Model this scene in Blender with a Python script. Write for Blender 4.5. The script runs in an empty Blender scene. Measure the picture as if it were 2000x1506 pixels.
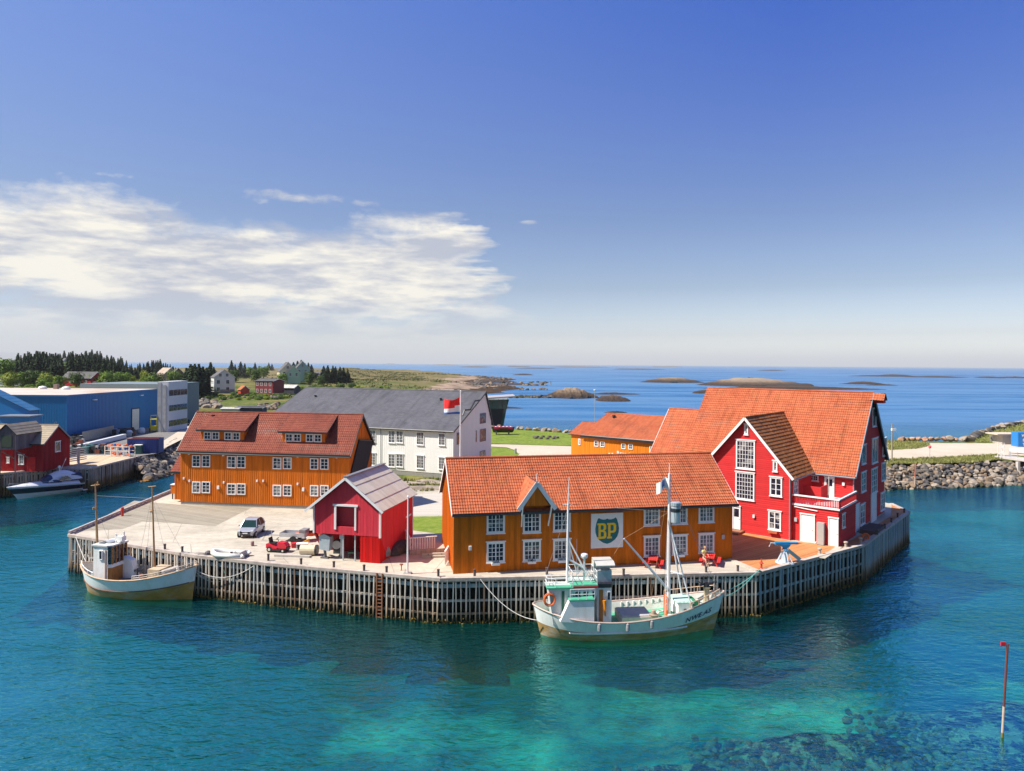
import bpy, math, random
import numpy as np
from mathutils import Vector, Matrix, noise as mnoise
R = math.radians
scn = bpy.context.scene
COL = scn.collection

# ------------------------------------------------------------------ camera
F = 1374.0; CAMZ = 20.4; SR = .0066; CR = math.sqrt(1 - SR * SR); CY = 711.0
cam_d = bpy.data.cameras.new('camera')
cam_d.sensor_width = 36; cam_d.lens = 36 * F / 2000; cam_d.shift_y = -(753 - CY) / 2000
cam_d.clip_start = .5; cam_d.clip_end = 120000
cam = bpy.data.objects.new('camera', cam_d); COL.objects.link(cam)
cam.matrix_world = Matrix(((CR, -SR, 0, 0), (0, 0, -1, 0), (SR, CR, 0, CAMZ), (0, 0, 0, 1)))
scn.camera = cam
# ------------------------------------------------------------------ light
SUN_EL = 50.0; SUN_DIR = 11.0       # shadows run towards +x, turned 11 degrees to +y
sun_d = bpy.data.lights.new('sun', 'SUN'); sun_d.energy = 4.9; sun_d.angle = R(.53); sun_d.color = (1, .93, .82)
sun = bpy.data.objects.new('sun', sun_d); COL.objects.link(sun)
to_sun = Vector((-math.cos(R(SUN_DIR)) * math.cos(R(SUN_EL)), -math.sin(R(SUN_DIR)) * math.cos(R(SUN_EL)), math.sin(R(SUN_EL))))
sun.rotation_euler = to_sun.to_track_quat('Z', 'Y').to_euler()
scn.view_settings.view_transform = 'Standard'; scn.view_settings.look = 'None'
scn.cycles.caustics_reflective = False; scn.cycles.caustics_refractive = False
scn.view_settings.exposure = 0.7; scn.view_settings.gamma = 1

def nodes_clear(t):
    for n in list(t.nodes): t.nodes.remove(n)
def N(t, ty, **kw):
    n = t.nodes.new(ty)
    for k, v in kw.items():
        if k.startswith('i_'):
            key = k[2:]; n.inputs[int(key) if key.isdigit() else key.replace('_', ' ')].default_value = v
        else: setattr(n, k, v)
    return n
def math_n(t, op, a, b=None, c=None, clamp=False):
    n = t.nodes.new('ShaderNodeMath'); n.operation = op; n.use_clamp = clamp
    for i, x in enumerate((a, b, c)):
        if x is None: continue
        if isinstance(x, (int, float)): n.inputs[i].default_value = x
        else: t.links.new(x, n.inputs[i])
    return n.outputs[0]
def mix_c(t, fac, a, b, bt='MIX'):
    n = t.nodes.new('ShaderNodeMix'); n.data_type = 'RGBA'; n.blend_type = bt
    for s, x in ((n.inputs[0], fac), (n.inputs[6], a), (n.inputs[7], b)):
        if isinstance(x, (int, float)): s.default_value = x
        elif isinstance(x, tuple): s.default_value = (*x, 1) if len(x) == 3 else x
        else: t.links.new(x, s)
    return n.outputs[2]
def ramp(t, fac, stops):
    n = t.nodes.new('ShaderNodeValToRGB'); cr = n.color_ramp
    while len(cr.elements) < len(stops): cr.elements.new(.5)
    for e, (p, c) in zip(cr.elements, stops):
        e.position = p; e.color = (*c, 1) if isinstance(c, tuple) else (c, c, c, 1)
    t.links.new(fac, n.inputs[0]); return n.outputs[0]

world = bpy.data.worlds.new("World"); scn.world = world; world.use_nodes = True
wt = world.node_tree; nodes_clear(wt)
wo = N(wt, 'ShaderNodeOutputWorld'); bg = N(wt, 'ShaderNodeBackground')
sky = N(wt, 'ShaderNodeTexSky'); sky.sky_type = 'NISHITA'; sky.sun_disc = False
sky.sun_elevation = R(SUN_EL); sky.sun_rotation = math.atan2(to_sun.x, to_sun.y)
sky.altitude = 0; sky.air_density = 1.0; sky.dust_density = 1.2; sky.ozone_density = 2.5
tc = N(wt, 'ShaderNodeTexCoord'); sp = N(wt, 'ShaderNodeSeparateXYZ'); wt.links.new(tc.outputs['Generated'], sp.inputs[0])
X, Y, Z = sp.outputs
az = math_n(wt, 'ARCTAN2', X, Y)                       # radians, 0 = north (+Y)
hl = math_n(wt, 'SQRT', math_n(wt, 'ADD', math_n(wt, 'MULTIPLY', X, X), math_n(wt, 'MULTIPLY', Y, Y)))
el = math_n(wt, 'ARCTAN2', Z, hl)
# deep polarised blue above, milky band along the horizon
gr = ramp(wt, math_n(wt, 'MULTIPLY', el, 1 / .56, clamp=True),
          [(0.0, (.95, .96, 1.0)), (.0725, (.52, .50, .56)), (.19, (.31, .315, .365)), (.365, (.22, .25, .345)), (.586, (.155, .22, .42)), (.9, (.065, .185, .51))])
gs = N(wt, 'ShaderNodeVectorMath', operation='SCALE'); gs.inputs['Scale'].default_value = 2.35; wt.links.new(gr, gs.inputs[0]); gr = gs.outputs[0]
skyc = mix_c(wt, 1.0, sky.outputs[0], gr, 'MULTIPLY')
skyc = mix_c(wt, math_n(wt, 'MULTIPLY_ADD', az, -.40, .15, clamp=True), skyc, (2.0, 2.9, 4.3))
# one bank of cloud to the north-west with a ragged right end, thinning towards the horizon
top = N(wt, 'ShaderNodeFloatCurve'); cv = top.mapping.curves[0]
def elv(py, px): return math.atan((711 - py) / F * math.cos(math.atan((px - 1000) / F)))
pts = [(-.72, 300, -200), (-.629, 350, 0), (-.572, 338, 110), (-.5, 378, 250), (-.42, 412, 385), (-.34, 425, 520), (-.21, 420, 700), (-.125, 408, 830), (-.08, 428, 890), (-.05, 480, 930), (.0, 575, 1000), (.05, 650, 1060)]
az0, az1 = -.72, .05
crv = [((a - az0) / (az1 - az0), elv(py, px) / .4) for a, py, px in pts]
while len(cv.points) < len(crv): cv.points.new(.5, .5)
for p, (a, b) in zip(cv.points, crv): p.location = (a, b)
top.mapping.update()
def sky_noise(sx, sy, scale, det, rough, off=0):
    cb = N(wt, 'ShaderNodeCombineXYZ'); wt.links.new(math_n(wt, 'MULTIPLY', az, sx), cb.inputs[0])
    wt.links.new(math_n(wt, 'MULTIPLY', el, sy), cb.inputs[1]); cb.inputs[2].default_value = off
    n = N(wt, 'ShaderNodeTexNoise', i_Scale=scale, i_Detail=det, i_Roughness=rough); wt.links.new(cb.outputs[0], n.inputs['Vector'])
    return n.outputs[0]
n4 = sky_noise(.5, 5, 7, 5, .6, 5.5)
az2 = math_n(wt, 'ADD', az, math_n(wt, 'MULTIPLY', math_n(wt, 'SUBTRACT', n4, .5), math_n(wt, 'MULTIPLY_ADD', az, .55, .28, clamp=True)))
wt.links.new(math_n(wt, 'MULTIPLY_ADD', az2, 1 / (az1 - az0), -az0 / (az1 - az0), clamp=True), top.inputs[1])
topel = math_n(wt, 'MULTIPLY', top.outputs[0], .4)
n1 = sky_noise(1, 4.2, 6, 7, .56); n2 = sky_noise(1, 4.5, 8, 7, .6, 3.1); n3 = sky_noise(1, 1.8, 15, 8, .62, 7.7)
edge = math_n(wt, 'MULTIPLY', math_n(wt, 'SUBTRACT', topel, el), 1 / .028)
edge = math_n(wt, 'MINIMUM', edge, 2.6)
dens = math_n(wt, 'ADD', edge, math_n(wt, 'MULTIPLY', math_n(wt, 'SUBTRACT', n3, .52), 3.6))
dens = math_n(wt, 'ADD', dens, math_n(wt, 'MULTIPLY', math_n(wt, 'SUBTRACT', n1, .50), 2.4))
low = math_n(wt, 'MULTIPLY', math_n(wt, 'SUBTRACT', el, .018), 1 / .07, clamp=True)   # melts into haze low down
lm = math_n(wt, 'MULTIPLY_ADD', el, -14, 2.1, clamp=True); dens = math_n(wt, 'ADD', dens, math_n(wt, 'MULTIPLY', lm, math_n(wt, 'MULTIPLY_ADD', math_n(wt, 'SUBTRACT', n1, .5), 10, -.8)))
dens = math_n(wt, 'MULTIPLY', math_n(wt, 'MULTIPLY', dens, .8, clamp=True), low)
dens = math_n(wt, 'MULTIPLY', dens, math_n(wt, 'MULTIPLY_ADD', az2, -6, .42, clamp=True))
for px, py, w, h, k in [(590, 388, 95, 12, 1.4), (500, 392, 40, 12, .8), (710, 397, 55, 9, .9), (925, 447, 60, 8, 1.2), (1024, 434, 22, 5, 1.3), (975, 566, 45, 12, 1.1), (215, 347, 60, 8, .9), (865, 488, 60, 9, .9), (880, 421, 40, 8, .9)]:
    a = math.atan((px - 1000) / F); e = elv(py, px); wa = w / F; ha = h / F
    d = math_n(wt, 'ADD', math_n(wt, 'POWER', math_n(wt, 'ABSOLUTE', math_n(wt, 'MULTIPLY_ADD', az, 1 / wa, -a / wa)), 2.0),
               math_n(wt, 'POWER', math_n(wt, 'ABSOLUTE', math_n(wt, 'MULTIPLY_ADD', el, 1 / ha, -e / ha)), 2.0))
    b = math_n(wt, 'SUBTRACT', k, d)
    b = math_n(wt, 'MULTIPLY', math_n(wt, 'ADD', b, math_n(wt, 'MULTIPLY', math_n(wt, 'SUBTRACT', n3, .57), 6)), .7, clamp=True)
    dens = math_n(wt, 'MAXIMUM', dens, b)
ccol = mix_c(wt, ramp(wt, n2, [(.43, 0.0), (.60, 1.0)]), (3.4, 3.6, 4.2), (7.0, 6.6, 5.7))
skyc = mix_c(wt, math_n(wt, 'MULTIPLY', dens, .92), skyc, ccol)
south = math_n(wt, 'MULTIPLY_ADD', math_n(wt, 'MULTIPLY_ADD', Y, 1.4, .55, clamp=True), .3, .7)   # unseen sky behind the camera dimmed to deepen the shaded walls
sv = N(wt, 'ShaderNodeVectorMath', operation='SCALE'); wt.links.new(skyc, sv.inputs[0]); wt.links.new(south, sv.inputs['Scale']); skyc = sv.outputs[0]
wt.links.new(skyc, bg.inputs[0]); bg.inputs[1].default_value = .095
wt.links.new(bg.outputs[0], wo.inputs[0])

# ------------------------------------------------------------------ layout helpers
def ray(px, py):
    u = (px - 1000) / F; v = (CY - py) / F
    x = u * CR - v * SR; z = v * CR + u * SR
    return x, z                                     # per unit of y
def G(px, py, z=3.5):
    x, zz = ray(px, py); t = (z - CAMZ) / zz
    return Vector((x * t, t, z))
class Fr:                                           # a building's local frame
    def __init__(s, o, deg, z=3.5): s.o = Vector((o[0], o[1])); s.a = R(deg); s.z = z
    def _hit(s, px, py, n, off):
        x, zz = ray(px, py); t = (off + s.o.x * n[0] + s.o.y * n[1]) / (x * n[0] + n[1])
        return Vector((x * t, t, CAMZ + zz * t))
    def loc(s, w):
        dx, dy = w[0] - s.o.x, w[1] - s.o.y; c, d = math.cos(s.a), math.sin(s.a)
        return Vector((dx * c + dy * d, -dx * d + dy * c, w[2] - s.z))
    def W(s, x, y, z=0):
        c, d = math.cos(s.a), math.sin(s.a); return Vector((s.o.x + x * c - y * d, s.o.y + x * d + y * c, s.z + z))
    def F(s, px, py, y=0):                          # on the wall plane local y = const
        w = s.loc(s._hit(px, py, (-math.sin(s.a), math.cos(s.a)), y)); return w.x, w.z
    def Rt(s, px, py, x=0):                         # on the wall plane local x = const
        w = s.loc(s._hit(px, py, (math.cos(s.a), math.sin(s.a)), x)); return w.y, w.z

# ------------------------------------------------------------------ object helpers
def tag(o, label=None, cat=None, group=None, kind=None):
    if label: o['label'] = label
    if cat: o['category'] = cat
    if group: o['group'] = group
    if kind: o['kind'] = kind
    return o
def thing(name, label, cat, loc=(0, 0, 0), deg=0, group=None):
    o = bpy.data.objects.new(name, None); COL.objects.link(o); o.empty_display_size = .3
    o.location = loc; o.rotation_euler = (0, 0, R(deg)); return tag(o, label, cat, group)
def copy_tree(o, parent=None):
    c = o.copy(); COL.objects.link(c)
    if parent: c.parent = parent
    for ch in list(o.children): copy_tree(ch, c)
    return c
class MB:
    def __init__(s): s.v = []; s.f = []; s.m = []; s.uv = None
    def poly(s, pts, m=0):
        b = len(s.v); s.v += [tuple(p) for p in pts]; s.f.append(tuple(range(b, b + len(pts)))); s.m.append(m); return s
    def hexa(s, c, m=0):                            # 8 corners: bottom 4 ccw, top 4 ccw
        b = len(s.v); s.v += [tuple(p) for p in c]
        for q in ((3, 2, 1, 0), (4, 5, 6, 7), (0, 1, 5, 4), (1, 2, 6, 5), (2, 3, 7, 6), (3, 0, 4, 7)):
            s.f.append(tuple(b + i for i in q)); s.m.append(m)
        return s
    def box(s, x0, y0, z0, x1, y1, z1, m=0):
        return s.hexa([(x0, y0, z0), (x1, y0, z0), (x1, y1, z0), (x0, y1, z0), (x0, y0, z1), (x1, y0, z1), (x1, y1, z1), (x0, y1, z1)], m)
    def bar(s, p, q, w, h=None, m=0, up=(0, 0, 1)):
        h = h or w; p = Vector(p); q = Vector(q); d = (q - p).normalized(); u = Vector(up)
        if abs(d.dot(u)) > .98: u = Vector((0, 1, 0))
        a = d.cross(u).normalized() * w / 2; b = a.cross(d).normalized() * h / 2
        return s.hexa([p - a - b, p + a - b, q + a - b, q - a - b, p - a + b, p + a + b, q + a + b, q - a + b], m)
    def tube(s, pts, r, n=6, m=0, r2=None, cap=True):
        pts = [Vector(p) for p in pts]; L = len(pts); r2 = r if r2 is None else r2; rings = []
        for i, p in enumerate(pts):
            d = (pts[min(i + 1, L - 1)] - pts[max(i - 1, 0)]).normalized()
            u = Vector((0, 0, 1)) if abs(d.z) < .9 else Vector((1, 0, 0))
            a = d.cross(u).normalized(); b = a.cross(d).normalized(); rr = r + (r2 - r) * i / max(1, L - 1)
            rings.append([p + (a * math.cos(2 * math.pi * k / n) + b * math.sin(2 * math.pi * k / n)) * rr for k in range(n)])
        return s.loft(rings, m, True, cap)
    def loft(s, rings, m=0, closed=True, cap=True):
        b = len(s.v); n = len(rings[0])
        for r_ in rings: s.v += [tuple(p) for p in r_]
        for i in range(len(rings) - 1):
            for k in range(n if closed else n - 1):
                k2 = (k + 1) % n; s.f.append((b + i * n + k, b + i * n + k2, b + (i + 1) * n + k2, b + (i + 1) * n + k)); s.m.append(m)
        if cap and closed:
            s.f.append(tuple(b + k for k in reversed(range(n)))); s.m.append(m)
            s.f.append(tuple(b + (len(rings) - 1) * n + k for k in range(n))); s.m.append(m)
        return s
    def lathe(s, prof, c=(0, 0, 0), n=12, m=0):
        return s.loft([[(c[0] + r * math.cos(2 * math.pi * k / n), c[1] + r * math.sin(2 * math.pi * k / n), c[2] + z) for k in range(n)] for r, z in prof], m)
    def prism(s, poly, vec, m=0):
        v = Vector(vec); poly = [Vector(p) for p in poly]; n = len(poly); b = len(s.v)
        s.v += [tuple(p) for p in poly] + [tuple(p + v) for p in poly]
        s.f.append(tuple(reversed(range(b, b + n)))); s.f.append(tuple(range(b + n, b + 2 * n))); s.m += [m, m]
        for i in range(n):
            j = (i + 1) % n; s.f.append((b + i, b + j, b + n + j, b + n + i)); s.m.append(m)
        return s
    def mesh(s, name, mats, smooth=False, fix=True):
        me = bpy.data.meshes.new(name); me.from_pydata(s.v, [], s.f)
        for x in (mats if isinstance(mats, (list, tuple)) else [mats]): me.materials.append(x)
        me.polygons.foreach_set('material_index', s.m)
        if smooth: me.polygons.foreach_set('use_smooth', [True] * len(s.f))
        if s.uv is not None:
            l = me.uv_layers.new(name='UVMap'); a = np.array([s.uv[i] for f in s.f for i in f], 'f').ravel(); l.data.foreach_set('uv', a)
        if fix and len(s.f) < 6000:
            import bmesh
            bm = bmesh.new(); bm.from_mesh(me); bmesh.ops.recalc_face_normals(bm, faces=bm.faces); bm.to_mesh(me); bm.free()
        me.update(); return me
    def build(s, name, mats, parent=None, loc=(0, 0, 0), deg=0, smooth=False, fix=True):
        o = bpy.data.objects.new(name, s.mesh(name, mats, smooth, fix)); COL.objects.link(o)
        o.location = loc; o.rotation_euler = (0, 0, R(deg))
        if parent: o.parent = parent
        return o
def struct(name, mb, m, **k): return tag(mb.build(name, m, **k), kind='structure')
def inst(name, me, parent=None, loc=(0, 0, 0), rot=(0, 0, 0), sc=1):
    o = bpy.data.objects.new(name, me); COL.objects.link(o); o.location = loc; o.rotation_euler = rot
    o.scale = (sc,) * 3 if isinstance(sc, (int, float)) else sc
    if parent: o.parent = parent
    return o

# ------------------------------------------------------------------ materials
MATS = {}
def pbr(name):
    m = bpy.data.materials.new(name); m.use_nodes = True; t = m.node_tree
    return m, t, t.nodes['Principled BSDF'], t.nodes['Material Output']
def M(name, col, rough=.7, var=.12, scale=3, metal=0, bump=0, bscale=20, dirt=None, dscale=.7, damt=.4, stretch=(1, 1, 1), spec=.5):
    if name in MATS: return MATS[name]
    m, t, b, o = pbr(name); tc = N(t, 'ShaderNodeTexCoord'); mp = N(t, 'ShaderNodeMapping'); t.links.new(tc.outputs['Object'], mp.inputs[0])
    mp.inputs['Scale'].default_value = stretch
    n = N(t, 'ShaderNodeTexNoise', i_Scale=scale, i_Detail=5, i_Roughness=.6); t.links.new(mp.outputs[0], n.inputs['Vector'])
    lo = tuple(c * (1 - var) for c in col); hi = tuple(min(1, c * (1 + var)) for c in col)
    c = ramp(t, n.outputs[0], [(.3, lo), (.7, hi)])
    if dirt:
        n2 = N(t, 'ShaderNodeTexNoise', i_Scale=dscale, i_Detail=7, i_Roughness=.65); t.links.new(mp.outputs[0], n2.inputs['Vector'])
        c = mix_c(t, math_n(t, 'MULTIPLY', ramp(t, n2.outputs[0], [(.47, 0.0), (.64, 1.0)]), damt), c, dirt)
    t.links.new(c, b.inputs['Base Color']); b.inputs['Roughness'].default_value = rough; b.inputs['Metallic'].default_value = metal
    b.inputs['Specular IOR Level'].default_value = spec
    if bump:
        n3 = N(t, 'ShaderNodeTexNoise', i_Scale=bscale, i_Detail=4); t.links.new(mp.outputs[0], n3.inputs['Vector'])
        bp = N(t, 'ShaderNodeBump', i_Strength=bump, i_Distance=.05); t.links.new(n3.outputs[0], bp.inputs['Height']); t.links.new(bp.outputs[0], b.inputs['Normal'])
    MATS[name] = m; return m
def paint(name, col, streak=.15, fade=(1, 1, 1), famt=0.0, wear=.5, horiz=False):
    # board wall paint: slight variation board by board, faint vertical weathering
    if name in MATS: return MATS[name]
    m, t, b, o = pbr(name); tc = N(t, 'ShaderNodeTexCoord'); mp = N(t, 'ShaderNodeMapping'); t.links.new(tc.outputs['Object'], mp.inputs[0])
    mp.inputs['Scale'].default_value = (.3, .3, 2) if horiz else (1, 1, .12)
    n = N(t, 'ShaderNodeTexNoise', i_Scale=5, i_Detail=4, i_Roughness=.7); t.links.new(mp.outputs[0], n.inputs['Vector'])
    c = ramp(t, n.outputs[0], [(.3, tuple(x * (1 - streak) for x in col)), (.7, tuple(min(1, x * (1 + streak)) for x in col))])
    n2 = N(t, 'ShaderNodeTexNoise', i_Scale=.5, i_Detail=8, i_Roughness=.7); t.links.new(mp.outputs[0], n2.inputs['Vector'])
    c = mix_c(t, math_n(t, 'MULTIPLY', ramp(t, n2.outputs[0], [(.45, 0.0), (.7, 1.0)]), famt), c, fade)
    s = N(t, 'ShaderNodeSeparateXYZ'); t.links.new(tc.outputs['Object'], s.inputs[0])
    wn = N(t, 'ShaderNodeTexWhiteNoise', noise_dimensions='1D'); t.links.new(math_n(t, 'FLOOR', math_n(t, 'MULTIPLY', s.outputs[2], 5.0) if horiz else math_n(t, 'MULTIPLY', math_n(t, 'ADD', s.outputs[0], s.outputs[1]), 3.7)), wn.inputs['W'])
    c = mix_c(t, 1.0, c, ramp(t, wn.outputs[0], [(0, 1 - .4 * wear), (1, 1.0 + .16 * wear)]), 'MULTIPLY')
    n4 = N(t, 'ShaderNodeTexNoise', i_Scale=1.3, i_Detail=8, i_Roughness=.75); t.links.new(tc.outputs['Object'], n4.inputs['Vector'])
    ds = math_n(t, 'ADD', n4.outputs[0], math_n(t, 'MULTIPLY', math_n(t, 'MINIMUM', s.outputs[2], 1.2), -.12)); c = mix_c(t, ramp(t, ds, [(.47, 0.0), (.66, wear)]), c, tuple(x * .45 + .03 for x in col))
    t.links.new(c, b.inputs['Base Color']); b.inputs['Roughness'].default_value = .8; b.inputs['Specular IOR Level'].default_value = .2
    MATS[name] = m; return m
def tiles(name, col, col2, lichen=(.30, .20, .06), lamt=.35, rough=.8, grad=0):
    if name in MATS: return MATS[name]
    m, t, b, o = pbr(name); tc = N(t, 'ShaderNodeTexCoord')
    fl = N(t, 'ShaderNodeVectorMath', operation='FLOOR'); t.links.new(tc.outputs['UV'], fl.inputs[0])
    wn = N(t, 'ShaderNodeTexWhiteNoise', noise_dimensions='2D'); t.links.new(fl.outputs[0], wn.inputs['Vector'])
    n = N(t, 'ShaderNodeTexNoise', i_Scale=.35, i_Detail=6, i_Roughness=.6); t.links.new(tc.outputs['Object'], n.inputs['Vector'])
    f = math_n(t, 'ADD', math_n(t, 'MULTIPLY', wn.outputs[0], .2), math_n(t, 'MULTIPLY', n.outputs[0], .75))
    c = ramp(t, f, [(.25, col), (.85, col2)])
    n2 = N(t, 'ShaderNodeTexNoise', i_Scale=1.1, i_Detail=8, i_Roughness=.75); t.links.new(tc.outputs['Object'], n2.inputs['Vector'])
    c = mix_c(t, math_n(t, 'MULTIPLY', ramp(t, n2.outputs[0], [(.5, 0.0), (.68, 1.0)]), lamt), c, lichen)
    mp = N(t, 'ShaderNodeMapping'); mp.inputs['Scale'].default_value = (1.0, .12, 1); t.links.new(tc.outputs['UV'], mp.inputs[0])
    n3 = N(t, 'ShaderNodeTexNoise', i_Scale=.35, i_Detail=6, i_Roughness=.7); t.links.new(mp.outputs[0], n3.inputs['Vector'])
    c = mix_c(t, ramp(t, n3.outputs[0], [(.5, 0.0), (.72, .6)]), c, tuple(x * .42 for x in col))
    t.links.new(c, b.inputs['Base Color']); b.inputs['Roughness'].default_value = rough; b.inputs['Specular IOR Level'].default_value = .2
    MATS[name] = m; return m
WHITE = M('white_paint', (.84, .84, .82), .6, .05)
TRIM = M('trim_white', (.84, .84, .84), .6, .04)
BLACK = M('black_metal', (.02, .02, .025), .4, .2)
DARK = M('dark_gap', (.015, .014, .013), .9, .2)
CONC = M('concrete_foot', (.30, .29, .27), .9, .12, bump=.2)
def glass_mat(name, dark, light, thr):
    m, t, b, o = pbr(name); tc = N(t, 'ShaderNodeTexCoord'); gi = N(t, 'ShaderNodeObjectInfo')
    ad = N(t, 'ShaderNodeVectorMath', operation='ADD'); t.links.new(tc.outputs['Object'], ad.inputs[0]); t.links.new(gi.outputs['Location'], ad.inputs[1])
    n = N(t, 'ShaderNodeTexNoise', i_Scale=1.7, i_Detail=3); t.links.new(ad.outputs[0], n.inputs['Vector'])
    c = ramp(t, n.outputs[0], [(thr, dark), (thr + .1, light)]); t.links.new(c, b.inputs['Base Color'])
    b.inputs['Roughness'].default_value = .06; b.inputs['Specular IOR Level'].default_value = .8
    MATS[name] = m; return m
GLASS = glass_mat('window_glass', (.012, .016, .035), (.05, .06, .085), .5)
GLASSC = glass_mat('curtained_glass', (.02, .025, .045), (.30, .30, .30), .5)
GLASSG = glass_mat('pale_glass', (.10, .13, .15), (.28, .30, .30), .5)
# ------------------------------------------------------------------ building kit
_wc = {}
def window_meshes(w, h, cols, rows, fw, mid, head, fm, gm):
    key = (round(w, 2), round(h, 2), cols, rows, fw, mid, head, fm.name, gm.name)
    if key in _wc: return _wc[key]
    b = MB(); d0, d1 = -.075, .03
    b.box(0, d0, fw, fw, d1, h - fw); b.box(w - fw, d0, fw, w, d1, h - fw); b.box(0, d0, 0, w, d1, fw); b.box(0, d0, h - fw, w, d1, h)
    if head: b.box(-.08, -.12, h, w + .08, d1, h + .09); b.box(-.05, -.13, -.07, w + .05, d1, 0)
    iw = w - 2 * fw; ih = h - 2 * fw; xs = [fw + iw * k / cols for k in range(cols + 1)]
    g = min(.045, .13 * iw / cols)
    for k in range(1, cols):
        ww = g * 2.2 if (mid and k * 2 == cols) else g
        b.box(xs[k] - ww / 2, d0 + .015 + .002 * k, fw, xs[k] + ww / 2, d1 - .02, h - fw)
    for k in range(1, rows):
        z = fw + ih * k / rows; b.box(fw, d0 + .03, z - g / 2, w - fw, d1 - .03, z + g / 2)
    p = MB(); p.box(fw * .6, -.012, fw * .6, w - fw * .6, .02, h - fw * .6)
    _wc[key] = (b.mesh('window', fm), p.mesh('pane', gm)); return _wc[key]
def window(parent, fr, plane, u0, z0, u1, z1, cols=4, rows=4, off=0, fw=.11, mid=True, head=True, fm=None, gm=None, name='window'):
    w, h = u1 - u0, z1 - z0; a, b = window_meshes(w, h, cols, rows, fw, mid, head, fm or TRIM, gm or GLASS)
    loc, rz = {'F': ((u0, off, z0), 0), 'R': ((off, u0, z0), R(90)), 'L': ((off, u1, z0), R(-90))}[plane]
    o = inst(name, a, parent, loc, (0, 0, rz)); inst('pane', b, o); return o
def wpx(parent, fr, plane, x0, y0, x1, y1, cols=4, rows=4, off=0, proud=.03, **k):
    f = (lambda px, py: fr.F(px, py, off)) if plane == 'F' else (lambda px, py: fr.Rt(px, py, off))
    ym = (y0 + y1) / 2; xm = (x0 + x1) / 2
    u0 = f(x0, ym)[0]; u1 = f(x1, ym)[0]; z1 = f(xm, y0)[1]; z0 = f(xm, y1)[1]
    q = lambda v: round(v * 20) / 20
    w = max(.3, q(u1 - u0)); h = max(.3, q(z1 - z0)); uc = (u0 + u1) / 2
    if k.get('gm') in (None, GLASS) and (x0 * 7 + y0 * 13) % 5 < 2: k['gm'] = GLASSC
    return window(parent, fr, plane, uc - w / 2, z0, uc + w / 2, z0 + h, cols, rows, off - proud if plane == 'F' else off + proud, **k)
def door(parent, plane, u0, z0, u1, z1, off, m=None, panes=False, name='door'):
    b = MB(); w = u1 - u0; h = z1 - z0
    b.box(0, -.07, 0, .09, .02, h); b.box(w - .09, -.07, 0, w, .02, h); b.box(-.04, -.1, h, w + .04, .02, h + .1); b.box(.09, -.03, 0, w - .09, .02, h)
    for k in range(1, 4): b.box(.09 + (w - .18) * k / 4 - .008, -.037, .05, .09 + (w - .18) * k / 4 + .008, .01, h - .05)
    loc, rz = {'F': ((u0, off, z0), 0), 'R': ((off, u0, z0), 90)}[plane]
    o = b.build(name, m or TRIM, parent, loc, rz)
    if panes: MB().box(w * .2, -.045, h * .55, w * .8, -.03, h * .9).build('pane', GLASS, o)
    h_ = MB(); h_.box(w * .8, -.1, h * .45, w * .8 + .12, -.07, h * .45 + .03); h_.build('handle', BLACK, o); return o
def span(poly, ax, c):                              # extent of a 2-D polygon along the other axis at coordinate c on axis ax
    r_ = []
    for i in range(len(poly)):
        p, q = poly[i], poly[(i + 1) % len(poly)]
        if (p[ax] - c) * (q[ax] - c) <= 0 and p[ax] != q[ax]:
            t = (c - p[ax]) / (q[ax] - p[ax]); r_.append(p[1 - ax] + t * (q[1 - ax] - p[1 - ax]))
    return (min(r_), max(r_)) if len(r_) >= 2 else None
def clad(b, poly, plane, off, style='v', pitch=.26, prj=.03):
    # boards laid on a wall polygon [(u,z)..]; style v = board and batten, h = lapped weatherboard
    us = [p[0] for p in poly]; zs = [p[1] for p in poly]; sgn = -1 if plane in 'FL' else 1
    def P3(u, z, d):
        return (u, off + sgn * d, z) if plane in 'FB' else (off + sgn * d, u, z)
    if plane == 'B': sgn = 1
    if style == 'v':
        u = min(us) + pitch / 2
        while u < max(us):
            s_ = span(poly, 0, u)
            if s_ and s_[1] - s_[0] > .1:
                a, c, w = s_[0], s_[1], pitch * .17
                b.hexa([P3(u - w, a, 0), P3(u + w, a, 0), P3(u + w, a, prj), P3(u - w, a, prj), P3(u - w, c, 0), P3(u + w, c, 0), P3(u + w, c, prj), P3(u - w, c, prj)])
            u += pitch
    else:
        z = min(zs)
        while z < max(zs) - .03:
            s_ = span(poly, 1, z + .01); s2 = span(poly, 1, min(z + pitch, max(zs) - .01))
            if s_ and s2 and s_[1] - s_[0] > .1:
                h = min(pitch, max(zs) - z)
                b.hexa([P3(s_[0], z, 0), P3(s_[1], z, 0), P3(s_[1], z, prj + .012), P3(s_[0], z, prj + .012), P3(s2[0], z + h, 0), P3(s2[1], z + h, 0), P3(s2[1], z + h, .004), P3(s2[0], z + h, .004)])
            z += pitch
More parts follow.
